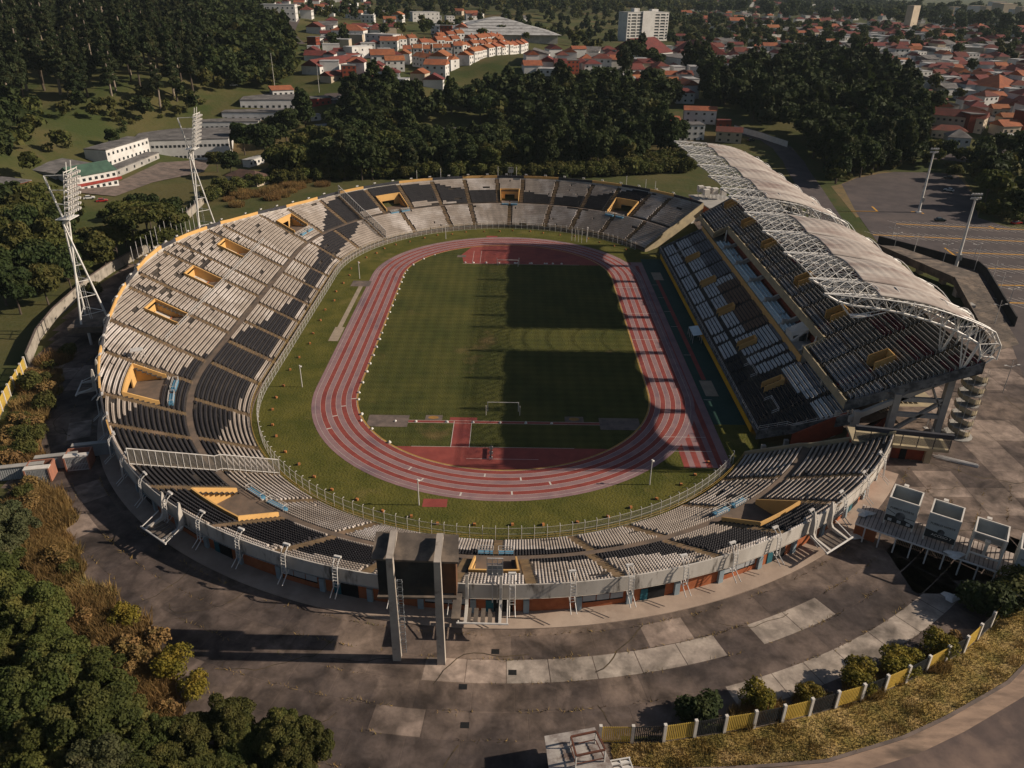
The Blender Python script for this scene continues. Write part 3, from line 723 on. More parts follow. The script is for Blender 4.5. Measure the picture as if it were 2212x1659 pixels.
for y in UVOM:
    b = MB(); x0, x1 = 79.3, 83.2
    for s in (-1, 1):
        q = [(x0, y+s*1.75-.12), (x1, y+s*1.75-.12), (x1, y+s*1.75+.12), (x0, y+s*1.75+.12)]
        b.hexa([(u, v, 16.6) for u, v in q]+[(u, v, h) for (u, v), h in zip(q, (20.4, 22.2, 22.2, 20.4))], 0)
    b.hexa([(x1-.1, y-1.6, 16.6), (x1+.1, y-1.6, 16.6), (x1+.1, y+1.6, 16.6), (x1-.1, y+1.6, 16.6), (x1-.1, y-1.6, 22.1), (x1+.1, y-1.6, 22.1), (x1+.1, y+1.6, 22.1), (x1-.1, y+1.6, 22.1)], 0)
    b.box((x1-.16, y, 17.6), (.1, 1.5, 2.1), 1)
    rect(b, x0, y-1.6, x1, y+1.6, 17.55, 2)
    b.build('vomitory', [m_yel, m_dark, mat('orange_floor', (0.42, 0.10, 0.03), (0.34, 0.08, 0.03), s=0.6)], main)
# front parapet: cream beam of the middle part, low parapets either side
def xwall(name, pts, h0, h1, t, m):
    b = MB()
    for (xa, ya, za), (xb_, yb, zb_) in zip(pts[:-1], pts[1:]):
        L = math.hypot(xb_-xa, yb-ya); nx, ny = -(yb-ya)/L*t, (xb_-xa)/L*t
        b.hexa([(xa, ya, za+h0), (xb_, yb, zb_+h0), (xb_+nx, yb+ny, zb_+h0), (xa+nx, ya+ny, za+h0), (xa, ya, za+h1), (xb_, yb, zb_+h1), (xb_+nx, yb+ny, zb_+h1), (xa+nx, ya+ny, za+h1)])
    return b.build(name, [m], main)
xwall('front_beam', [(75.7, 47.5, 16.7), (75.7, -46.5, 16.7)], -1.4, 1.0, 0.45, m_cream)
xwall('front_beam', [(71.2, -46.5, 14.4), (71.2, -73.4, 14.4)], -1.2, 0.9, 0.4, m_cream)
xwall('front_beam', [(71.2, 72, 14.4), (71.2, 47.5, 14.4)], -1.2, 0.9, 0.4, m_cream)
xwall('front_beam', [(75.9, -46.7, 16.7), (71.2, -46.7, 14.4)], -1.2, 0.9, 0.4, m_cream)
xwall('front_beam', [(71.2, 47.7, 14.4), (75.9, 47.7, 16.7)], -1.2, 0.9, 0.4, m_cream)
b = MB()
for y in (-46.2, -46.2+3, 47):
    b.tube((75.4, y, 12.1), (75.4, y, 16.4), 0.22, 0, 5); b.tube((75.4, y, 15.8), (75.4, y+2.2, 12.2), 0.16, 0, 5)
b.build('strut', [m_steel], main)
xwall('edge_beam', [(71.3, -73.5, 14.1), (93.6, -79.1, 26.2)], -1.5, 0.7, 0.5, m_stain)
xwall('edge_beam', [(93.6, 76.8, 26.2), (71.3, 72.2, 14.1)], -1.5, 0.7, 0.5, m_stain)
# guard rails along every row
b = MB()
for k, (x, z) in enumerate(urows):
    if k == 0: continue
    for y0, y1 in useg(x):
        ys2 = [y0]+[a for a in sorted(UA) if y0 < a < y1]+[y1]
        for a, c in zip(ys2[:-1], ys2[1:]):
            if c-a < 1.8: continue
            a2, c2 = a+.75, c-.75
            b.tube((x+.05, a2, z+.95), (x+.05, c2, z+.95), 0.042, 0, 4, cap=False)
            for y in (a2, c2): b.tube((x+.05, y, z), (x+.05, y, z+.95), 0.042, 0, 4, cap=False)
b.build('guard_rail', [m_metal], main)
# seats of both tiers
def lower_mat(x, y):
    if -20.5 < y < 15 and x > 65.4 and y > -21: return 2
    if y < -30 and x < 62.0 and not (x < 0): return 1
    if y < -44 and x < 66.5-(y+44)*.02: return 1
    if y < -58 and x < 68: return 1
    if x > 70.5 or (y > 20 and x > 66): return 3
    return 0
P_, T_, B_ = [], [], []
for x, z in lrows[1:]:
    y0, y1 = ynear_low(x)+1.0, yfar_low(x)-1.0
    yy = np.arange(y0, y1, 0.5); ok = np.ones(len(yy), bool)
    for a in LA: ok &= np.abs(yy-a) > 0.85
    if 61.6 < x+.5 < 66.8:
        for a in LBOX: ok &= np.abs(yy-a) > 2.2
    if 60.0 < x < 62.2:
        for a in (-41.5, -59.5): ok &= np.abs(yy-a) > 3.2
    if x > 71.0: ok &= yy < -47.5
    ok &= rng.random(len(yy)) > 0.02
    if 61.2 < x < 62.0: ok &= False
    yy = yy[ok]
    P_.append(np.stack([np.full(len(yy), x+.5), yy, np.full(len(yy), z)], 1)); T_.append(np.tile([0.0, -1.0], (len(yy), 1)))
    B_.append(np.array([lower_mat(x, y) for y in yy]))
for x, z in urows[1:]:
    for y0, y1 in useg(x):
        yy = np.arange(y0+.9, y1-.6, 0.5); ok = np.ones(len(yy), bool)
        if 78.3 < x+.4 < 79.4: continue
        for a in UA: ok &= np.abs(yy-a) > 0.85
        ok &= rng.random(len(yy)) > 0.03
        yy = yy[ok]
        red = ((x > 84.2) & (x < 90) & (((yy > -57) & (yy < -44)) | ((yy > -69) & (yy < -59) & (x > 85.5)))) | ((x > 88) & (yy < -72)) | ((x > 81) & (yy > -30) & (np.sin(yy*.31+x) > .55))
        red &= (np.floor((x-71.6)/UT+.5).astype(int) % 3 != 0)
        P_.append(np.stack([np.full(len(yy), x+.5), yy, np.full(len(yy), z)], 1)); T_.append(np.tile([0.0, -1.0], (len(yy), 1)))
        B_.append(np.where(red, 4, np.where(x > 79.3, 5, 3)))
P_ = np.concatenate(P_); T_ = np.concatenate(T_); B_ = np.concatenate(B_)
def split_multi(root, SP, SX, SB, mats):
    d = np.linalg.norm(SP-CAM, axis=1)+np.where(SP[:, 2] > 20, 40, 0)+np.where(SB == 1, 100, 0)
    near = np.argsort(d)[:100]; rest = np.ones(len(SP), bool); rest[near] = False
    org = np.array(root['_o'])
    o = put('seats', seats_mesh('seats', SP[rest]-org, SX[rest], SB[rest], mats), root); o['kind'] = 'stuff'
    single = {i: np_mesh('seat', ST_V, ST_F, [mats[i]]) for i in range(len(mats))}
    for i in near:
        put('seat', single[int(SB[i])], root, tuple(SP[i]-org), rot=(0, 0, math.atan2(SX[i, 1], SX[i, 0])))
m_seatw2 = mat('seat_offwhite', (0.58, 0.58, 0.58), (0.46, 0.46, 0.47), s=0.4, r=0.7)
m_seatt = mat('seat_tan', (0.22, 0.185, 0.15), (0.16, 0.14, 0.12), s=0.3, r=0.75)
split_multi(main, P_, T_, B_, [m_seatw2, m_seatk, m_seatb, m_seatg, m_seatr, m_seatt])
# raker frames that carry the upper tier
for y in (-75.5, -59, -43, -27, -11, 5, 21, 37, 53, 70):
    b = MB()
    for x, zt in ((73.2, 13.6), (80.5, 17.6), (90.5, 23.0)):
        b.box((x, y, PL-.3 if x > 74 else 0.0), (1.35, 1.1, zt-PL+.8 if x > 74 else zt+.3), 0)
    for x0, z0, x1, z1, h in ((80.5, 17.4, 90.5, 17.0, .9), (80.5, 13.9, 90.5, 13.3, .9), (81, 9.6, 90, 16.8, .8), (71.8, 12.6, 93.2, 24.2, 1.3), (86, 22, 90.5, 13.6, .6)):
        b.hexa([(x0, y-.4, z0-h), (x1, y-.4, z1-h), (x1, y+.4, z1-h), (x0, y+.4, z0-h), (x0, y-.4, z0), (x1, y-.4, z1), (x1, y+.4, z1), (x0, y+.4, z0)], 0)
    b.build('raker_frame', [m_grey], main)
b = MB()
for y0, y1, x0, x1 in ((-72.8, -72.5, 62, 72.5), (-74.9, -74.6, 73.9, 79.8)):
    b.hexa([(x0, y0, 2 if x0 < 70 else PL), (x1, y0, 7 if x0 < 70 else PL), (x1, y1, 7 if x0 < 70 else PL), (x0, y1, 2 if x0 < 70 else PL), (x0, y0, 6.4), (x1, y0, 12), (x1, y1, 12), (x0, y1, 6.4)], 0)
b.hexa([(81.2, -58, PL), (81.5, -58, PL), (81.5, 66, PL), (81.2, 66, PL), (81.2, -58, 16), (81.5, -58, 16), (81.5, 66, 16), (81.2, 66, 16)], 1)
b.hexa([(82, -60.5, PL), (92, -60.5, PL), (92, -60.2, PL), (82, -60.2, PL), (82, -60.5, 12.4), (92, -60.5, 12.4), (92, -60.2, 12.4), (82, -60.2, 12.4)], 1)
b.build('ground_floor_wall', [m_redw, m_cream], main)
b = MB()     # open stairs between the frames near the end
for k in range(14): b.box((82.5+.45*k, -66, PL+.33*k), (.46, 3.2, .2), 0)
for k in range(12): b.box((88.5-.45*k, -69.5, 13.6+.33*k), (.46, 2.6, .2), 0)
rect(b, 80, -72, 92, -61, 13.2, 0)
b.build('staircase', [m_cream], main)
# spiral stair tower
b = MB(); c0x, c0y, rad = 94.6, -76.2, 2.2
b.tube((c0x, c0y, PL-.3), (c0x, c0y, 25), 0.35, 0, 8)
for f in range(6):
    z0 = PL+.25+2.5*f
    b.prism([(c0x+rad*math.cos(R(a)), c0y+rad*math.sin(R(a))) for a in range(0, 360, 24)], z0-.35, z0-.12, 0)
    n = 16; seg = [R(-10-200*k/n) for k in range(n+1)]
    for k in range(n):
        a, c = seg[k], seg[k+1]; zz = z0+1.9*k/n
        for r0, r1, h, mi in ((0.35, rad, .14, 1), (rad-.07, rad, .95, 1)):
            q = [(c0x+r0*math.cos(a), c0y+r0*math.sin(a)), (c0x+r1*math.cos(a), c0y+r1*math.sin(a)), (c0x+r1*math.cos(c), c0y+r1*math.sin(c)), (c0x+r0*math.cos(c), c0y+r0*math.sin(c))]
            b.hexa([(u, v, zz-.1) for u, v in q]+[(u, v, zz+h) for u, v in q], mi)
for a in range(0, 360, 30):
    x, y = c0x+(rad+.05)*math.cos(R(a)), c0y+(rad+.05)*math.sin(R(a)); b.tube((x, y, PL-.2), (x, y, 24.5), .03, 2, 4)
b.prism([(c0x+2.9*math.cos(R(a)), c0y+2.9*math.sin(R(a))) for a in range(0, 360, 24)], PL-.1, PL+.12, 0)
b.build('spiral_stair', [m_grey, m_cream, m_metal], main)
# roof trusses
TOPC = [(60.6, 40.0), (65.5, 39.75), (68.7, 39.55), (71.8, 39.3), (74.8, 38.9), (78, 38.4), (81, 37.8), (83.8, 37.0), (86.6, 36.1), (89.5, 35.1), (92.3, 34.0), (94.4, 33.0), (96.3, 30.2), (96.3, 27.2)]
BOTC = [(60.6, 39.9), (63.3, 38.5), (66.1, 37.7), (70.8, 37.2), (73.4, 36.8), (76.3, 36.2), (79, 35.5), (81.8, 34.7), (84.5, 33.8), (87.3, 32.8), (90, 31.5), (92.6, 30.0), (93.6, 27.5), (93.4, 24.8)]
TY = [-77.2, -68.7, -52.0, -35.6, -18.9, -2.2, 7.0, 23.0, 39.1, 55.6, 71.6, 80.4]
def interp_c(C, x): return float(np.interp(x, [c[0] for c in C], [c[1] for c in C]))
for y in TY:
    b = MB(); hw = 0.95
    def P_at(c, s, yy=None): return (c[0], y+s*hw*min(1, (c[0]-59.5)/8), c[1])
    for s in (-1, 1):
        b.path([P_at(c, s) for c in TOPC], 0.15, 0, 6)
        for i in range(len(TOPC)-1):
            b.tube(P_at(TOPC[i], s), (BOTC[min(i+1, len(BOTC)-1)][0], y, BOTC[min(i+1, len(BOTC)-1)][1]), 0.085, 0, 5, cap=False)
            b.tube(P_at(TOPC[i], s), (BOTC[i][0], y, BOTC[i][1]), 0.085, 0, 5, cap=False)
    b.path([(c[0], y, c[1]) for c in BOTC], 0.24, 0, 7)
    for c in TOPC[1:]: b.tube(P_at(c, -1), P_at(c, 1), 0.08, 0, 4, cap=False)
    for i in range(1, len(TOPC)-1): b.tube(P_at(TOPC[i], -1), P_at(TOPC[i+1], 1), 0.06, 0, 4, cap=False)
    # tail to the column head
    b.tube((96.3, y, 27.2), (93.4, y, 24.6), 0.2, 0, 6); b.tube((96.3, y, 30.2), (92.6, y, 30.0), 0.14, 0, 5); b.tube((96.3, y, 27.2), (93.6, y, 27.5), 0.14, 0, 5)
    b.tube((92.6, y, 30.0), (90.6, y, 23.6), 0.3, 0, 6); b.tube((89.6, y-1.2, 31.6), (90.6, y, 23.6), 0.16, 0, 5); b.tube((89.6, y+1.2, 31.6), (90.6, y, 23.6), 0.16, 0, 5)
    if y < -70:    # inspection cradle under the end truss
        for s in (-1, 1): b.path([(64, y+s*.8, 38.2), (66.2, y+s*.8, 35.6), (68.2, y+s*.8, 35.55), (72.7, y+s*.6, 36.6)], 0.1, 0, 5)
        rect(b, 66.2, y-.7, 70.5, y+.7, 35.75, 0)
    b.build('roof_truss', [m_steel], main)
# lattice between the truss tips and purlins under the membrane
for ya, yb in zip(TY[:-1], TY[1:]):
    b = MB(); n = max(2, int(round((yb-ya)/2.7)))
    Lx = [61.6, 64.2, 66.8, 69.4, 72.0]
    def nod(i, j, top):
        x = Lx[i]; t = j/n; arch = 0.9*math.sin(math.pi*t)*min(1, (x-61)/5)
        zt = interp_c(TOPC, x)+arch; return (x, ya+(yb-ya)*t, zt if top else zt-max(.15, (x-60.6)*.21))
    for i in range(len(Lx)):
        for j in range(n):
            b.tube(nod(i, j, 1), nod(i, j+1, 1), 0.06, 0, 4, cap=False)
            if i: b.tube(nod(i, j, 0), nod(i, j+1, 0), 0.05, 0, 4, cap=False)
            b.tube(nod(i, j, 1), nod(i, j+1, 0), 0.04, 0, 4, cap=False)
            if i < len(Lx)-1:
                b.tube(nod(i, j, 1), nod(i+1, j+1, 1), 0.045, 0, 4, cap=False); b.tube(nod(i, j+1, 1), nod(i+1, j, 1), 0.045, 0, 4, cap=False)
                b.tube(nod(i, j, 0), nod(i+1, j, 1), 0.045, 0, 4, cap=False); b.tube(nod(i, j, 1), nod(i+1, j, 1), 0.05, 0, 4, cap=False)
                b.tube(nod(i, j, 1), nod(i+1, j, 0), 0.045, 0, 4, cap=False); b.tube(nod(i, j, 0), nod(i+1, j+1, 0), 0.04, 0, 4, cap=False)
    for x in (76, 81, 86, 91):
        zt = interp_c(TOPC, x)
        pts = [(x, ya+(yb-ya)*t, zt-.5+1.6*math.sin(math.pi*t)) for t in np.linspace(0, 1, 7)]
        b.path(pts, 0.09, 0, 4)
    b.build('tip_lattice', [m_steel], main)
m_memb = mat('roof_membrane', (0.42, 0.375, 0.335), (0.31, 0.265, 0.235), s=0.16, c3=(0.215, 0.155, 0.135), s3=0.14, lo3=0.47, hi3=0.68, r=0.75, stretch=(0.5, 2.2, 1), det=8)
mc = m_memb.node_tree
for ya, yb in zip(TY[:-1], TY[1:]):
    if ya == -18.9: continue                      # the bay that has lost its membrane
    V, F = [], []; nu, nv = 15, 56
    for i in range(nu):
        t = i/(nu-1); a = math.sin(math.pi*t)
        for j in range(nv):
            s = j/(nv-1); x = 71.2+(94.6-0.9*a-71.2)*s
            span = (yb-ya)/16.4
            z = interp_c(TOPC, x)+0.35-0.25*s+1.35*span*a*(0.12+0.80*math.sin(math.pi*min(1.0, 0.15+0.85*s)))-1.3*s**5+0.55*a*s
            # folds fanning out over the arch
            z += (0.22*abs(math.sin(11*math.pi*(s+.16*t)))-.11)*a
            V.append((x-84, ya+.25+(yb-ya-.5)*t, z-PL))
    for i in range(nu-1):
        for j in range(nv-1):
            k = i*nv+j; F.append((k, k+1, k+nv+1, k+nv))
    me = np_mesh('roof_membrane', V, F, [m_memb], smooth=True)
    o = put('roof_membrane', me, main)
    so_ = o.modifiers.new('thick', 'SOLIDIFY'); so_.thickness = 0.05
    b = MB()       # scalloped lacing of small hoops along the rear edge
    for i in range(0, nu-1):
        p0 = V[i*nv+nv-1]; p1 = V[(i+1)*nv+nv-1]
        b.tube((p0[0]+84, p0[1], p0[2]+PL), (p1[0]+84, p1[1], p1[2]+PL), .1, 0, 4, cap=False)
        b.tube((p0[0]+84, p0[1], p0[2]+PL), (p0[0]+84.5, (p0[1]+p1[1])/2, p0[2]+PL-.5), .05, 0, 4, cap=False)
        b.tube((p1[0]+84, p1[1], p1[2]+PL), (p1[0]+84.5, (p0[1]+p1[1])/2, p1[2]+PL-.5), .05, 0, 4, cap=False)
    b.build('edge_cable', [m_steel], main)
# ------------------------------------------------------------------ things on and round the bowl
m_wood = mat('weathered_concrete', (0.13, 0.105, 0.085), (0.08, 0.066, 0.056), s=0.5, c3=(0.22, 0.17, 0.13), s3=0.25, r=0.95)
m_post = mat('pale_concrete', (0.40, 0.35, 0.30), (0.31, 0.27, 0.235), s=0.35, c3=(0.16, 0.13, 0.11), s3=0.5, lo3=.58, hi3=.75, r=0.95)
m_black = mat('black_paint', (0.02, 0.022, 0.024), (0.035, 0.037, 0.038), s=0.4, c3=(0.06, 0.045, 0.035), s3=0.25, r=0.7)
sb = thing('scoreboard', 'old concrete scoreboard with dark rear panel raised on two tall slender posts', 'scoreboard', (-10, -138, PL))
for x, y in ((-13.1, -138.2), (-7.0, -138.8)):
    b = MB(); b.hexa([(x-.55, y-.5, PL-.3), (x+.55, y-.5, PL-.3), (x+.55, y+.6, PL-.3), (x-.55, y+.6, PL-.3), (x-.5, y-.2, 26.2), (x+.35, y-.2, 26.2), (x+.35, y+.7, 26.2), (x-.5, y+.7, 26.2)])
    b.hexa([(x-.5, y-.2, 26.2), (x+.35, y-.2, 26.2), (x+.35, y+.7, 26.2), (x-.5, y+.7, 26.2), (x-.5, y+3.9, 27.5), (x+.35, y+3.9, 27.5), (x+.35, y+4.6, 27.3), (x-.5, y+4.6, 27.3)])
    b.hexa([(x-.5, y-.2, 26.2), (x+.35, y-.2, 26.2), (x+.35, y+4.6, 26.6), (x-.5, y+4.6, 26.6), (x-.5, y-.2, 26.6), (x+.35, y-.2, 26.6), (x+.35, y+4.6, 27.4), (x-.5, y+4.6, 27.4)])
    b.build('post', [m_post], sb)
b = MB(); b.hexa([(-15.7, -137.2, 25.2), (-4.5, -137.4, 25.0), (-4.7, -133.6, 26.3), (-15.6, -133.4, 26.5), (-15.7, -137.2, 25.5), (-4.5, -137.4, 25.3), (-4.7, -133.6, 26.7), (-15.6, -133.4, 26.9)]); b.build('roof_slab', [m_wood], sb)
b = MB(); b.hexa([(-15.2, -136.6, 18.9), (-7.1, -136.6, 18.9), (-7.1, -136.2, 18.9), (-15.2, -136.2, 18.9), (-15.2, -136.6, 25.2), (-7.1, -136.6, 25.2), (-7.1, -136.2, 25.2), (-15.2, -136.2, 25.2)]); b.build('back_panel', [m_black], sb)
b = MB(); b.hexa([(-7.1, -136.5, 19.2), (-5.2, -136.4, 19.2), (-5.2, -136.1, 19.2), (-7.1, -136.2, 19.2), (-7.1, -136.5, 25.2), (-5.2, -136.4, 25.2), (-5.2, -136.1, 25.2), (-7.1, -136.2, 25.2)])
b.hexa([(-5.25, -136.5, 18.9), (-4.95, -136.5, 18.9), (-4.95, -134.2, 18.9), (-5.25, -134.2, 18.9), (-5.25, -136.5, 25.2), (-4.95, -136.5, 25.2), (-4.95, -134.2, 25.9), (-5.25, -134.2, 25.9)])
b.build('side_panel', [mat('rusty_panel', (0.13, 0.062, 0.03), (0.09, 0.045, 0.025), s=0.5)], sb)
b = MB(); b.hexa([(-15.4, -137.0, 18.6), (-4.9, -137.0, 18.6), (-4.9, -134.2, 18.6), (-15.4, -134.2, 18.6), (-15.4, -137.0, 18.9), (-4.9, -137.0, 18.9), (-4.9, -134.2, 18.9), (-15.4, -134.2, 18.9)])
b.hexa([(-5.8, -136.2, 14.2), (-4.6, -136.2, 14.2), (-4.6, -131, 14.2), (-5.8, -131, 14.2), (-5.8, -136.2, 14.5), (-4.6, -136.2, 14.5), (-4.6, -131, 14.5), (-5.8, -131, 14.5)])
b.build('catwalk', [m_wood], sb)
b = MB(); x, y = -12.2, -137.6
for s in (-.3, .3): b.tube((x+s, y, 9.5), (x+s, y, 22.5), .05, 0, 4)
for z in np.arange(9.6, 22.5, .45): b.tube((x-.3, y, z), (x+.3, y, z), .035, 0, 4)
for z in np.arange(12, 22.5, 1.3):
    ring_ = [(x+.45*math.cos(R(a)), y-.35+.45*math.sin(R(a)), z) for a in range(0, 361, 60)]; b.path(ring_, .025, 0, 4)
b.build('caged_ladder', [mat('grey_metal', (0.30, 0.32, 0.34), (0.24, 0.26, 0.27), s=0.8, r=0.5)], sb)

# lamp brackets on the rim
def bracket_mesh():
    b = MB()
    for s in (-.42, .42):
        b.path([(s, 2.0, -3.9), (s*.9, 0.75, -2.9), (s*.9, 0.5, 0.2), (s*.9, 0.1, 1.1), (s*.9, -0.7, 1.7)], .075, 0, 5)
        b.tube((s*.9, .5, -2.9), (s*.9, 0, -2.4), .06, 0, 4)
    for z in np.arange(-2.8, 1.0, .55): b.tube((-.38, .62-.04*(z+2.8), z), (.38, .62-.04*(z+2.8), z), .06, 0, 4)
    b.box((0, -.75, 1.55), (1.1, .35, .3), 0)
    return b.mesh('lamp_bracket', [m_metal])
bm_ = bracket_mesh(); first = None; nb = 0
def place_bracket(u, where):
    global first, nb
    r = float(rim(u))+.35; z = float(zrow(r-.4))+.15
    x, y = pt(u, r); x2, y2 = pt(u+.1, r)
    o = put('lamp_bracket', bm_, None, (float(x), float(y), z), rot=(0, 0, math.atan2(y2-y, x2-x)))
    tag(o, where, 'lamp bracket', 'lamp brackets along the stadium rim'); nb += 1
for a in np.arange(-38, -180, -5.6): place_bracket(uA(a), 'white ladder shaped lamp bracket hung over the rim of the near bend of the bowl')
for y in np.arange(-36, 42, 6.6): place_bracket(uY(y), 'white ladder shaped lamp bracket on the parapet of the deep side stand')
for a in np.arange(175, 36, -5.6): place_bracket(uA(a), 'white hoop shaped lamp bracket on the parapet of the far bend')

# flag poles outside the deep side stand
b = MB(); b.tube((0, 0, 0), (0, 0, 14.2), .11, 0, 6, r2=.07); pm = b.mesh('flag_pole', [m_metal])
for k in range(15):
    y = -2+3.6*k; x = -107.0-.11*k*(1 if k < 8 else .3)
    o = put('flag_pole', pm, None, (x, y, PL)); o.scale = (1, 1, 1.0+.02*(k % 3))
    tag(o, 'bare white flag pole in the row behind the deep side stand', 'flag pole', 'flag poles behind the side stand')
b = MB(); b.tube((0, 0, 0), (0, 0, 6.5), .09, 0, 6); pm2 = b.mesh('flag_pole', [m_metal])
for a in (117, 110, 93.5, 88.2, 56, 50, 47):
    x, y, z = P3(uA(a), 88.0, 13.0)
    tag(put('flag_pole', pm2, None, (x, y, z)), 'short white pole standing behind the parapet of the far bend', 'flag pole', 'short poles behind the far bend')

# small white signs standing on the rim
def rim_sign(loc, label, w, h, hz, facing):
    t = thing('sign_board', label, 'sign', loc)
    x, y, z = loc; b = MB()
    for s in (-.35, .35): b.box((x+s, y, z), (.14, .14, hz), 0)
    b.build('post', [m_metal], t)
    b = MB(); yy = y+.1*facing
    for xx in np.linspace(-w/2, w/2, 4): b.box((x+xx, yy, z+hz-.4), (.10, .12, h), 0)
    for zz in np.linspace(0, h, 4): b.box((x, yy, z+hz-.4+zz-.05), (w, .12, .10), 0)
    b.build('frame', [m_metal], t)
    b = MB(); b.box((x, yy+.12*facing, z+hz-.4), (w*.94, .06, h*.55), 0); b.build('panel', [mat('grey_mesh_panel', (0.36, 0.36, 0.35), (0.28, 0.28, 0.28), s=1.5)], t)
rim_sign((0.0, -130.6, 12.2), 'white framed sign board seen from behind on the rim of the near bend', 2.2, 3.0, 5.4, 1)
rim_sign((0.2, 129.6, 13.5), 'small white number board on a post at the top of the far bend', 2.3, 2.2, 4.0, -1)

# canopies over the outer entrances: two bent concrete arms, slats and an edge pipe
def canopy(u, label, seatside=True):
    r = float(rim(u))+.35; z = float(zrow(r-.4))
    x, y = pt(u, r); x2, y2 = pt(u+.1, r); rz = math.atan2(y2-y, x2-x)
    t = thing('entrance_canopy', label, 'canopy', (float(x), float(y), z), 'canopies over the outer entrances', rz, local=True)
    for s in (-2.4, 2.4):
        b = MB()
        prof = [((.1, 2.2), (.35, 2.3)), ((.05, .5), (.75, .5)), ((.0, -1.6), (.9, -1.6)), ((.5, -2.7), (1.3, -2.2)), ((4.2, -3.1), (4.2, -2.75))]
        for (a0, b0), (a1, b1) in zip(prof[:-1], prof[1:]):
            b.hexa([(s-.2, a0[0], a0[1]), (s+.2, a0[0], a0[1]), (s+.2, a1[0], a1[1]), (s-.2, a1[0], a1[1]), (s-.2, b0[0], b0[1]), (s+.2, b0[0], b0[1]), (s+.2, b1[0], b1[1]), (s-.2, b1[0], b1[1])])
        b.build('arm', [m_fascia], t)
    b = MB(); b.tube((-3.6, 4.2, -2.85), (3.6, 4.2, -2.85), .16, 0, 6); b.tube((-3.4, .9, -1.5), (-3.4, 4.2, -2.85), .09, 0, 5); b.tube((3.4, .9, -1.5), (3.4, 4.2, -2.85), .09, 0, 5); b.build('edge_pipe', [m_metal], t)
    for k in range(5):
        b = MB(); b.box((-2.0+k*1.0, 2.6, -3.0), (.62, 2.9, .10), 0); b.build('slat', [m_wood], t)
canopy(uA(-91.0), 'entrance canopy with two bent arms under the framed sign beside the scoreboard')
canopy(uA(-53.6), 'entrance canopy with two bent arms near the covered ticket gate')
canopy(uA(-126.5), 'entrance canopy with two bent arms in shade left of the scoreboard')
canopy(uA(-163.5), 'entrance canopy on the shaded outer side below the pale platform')

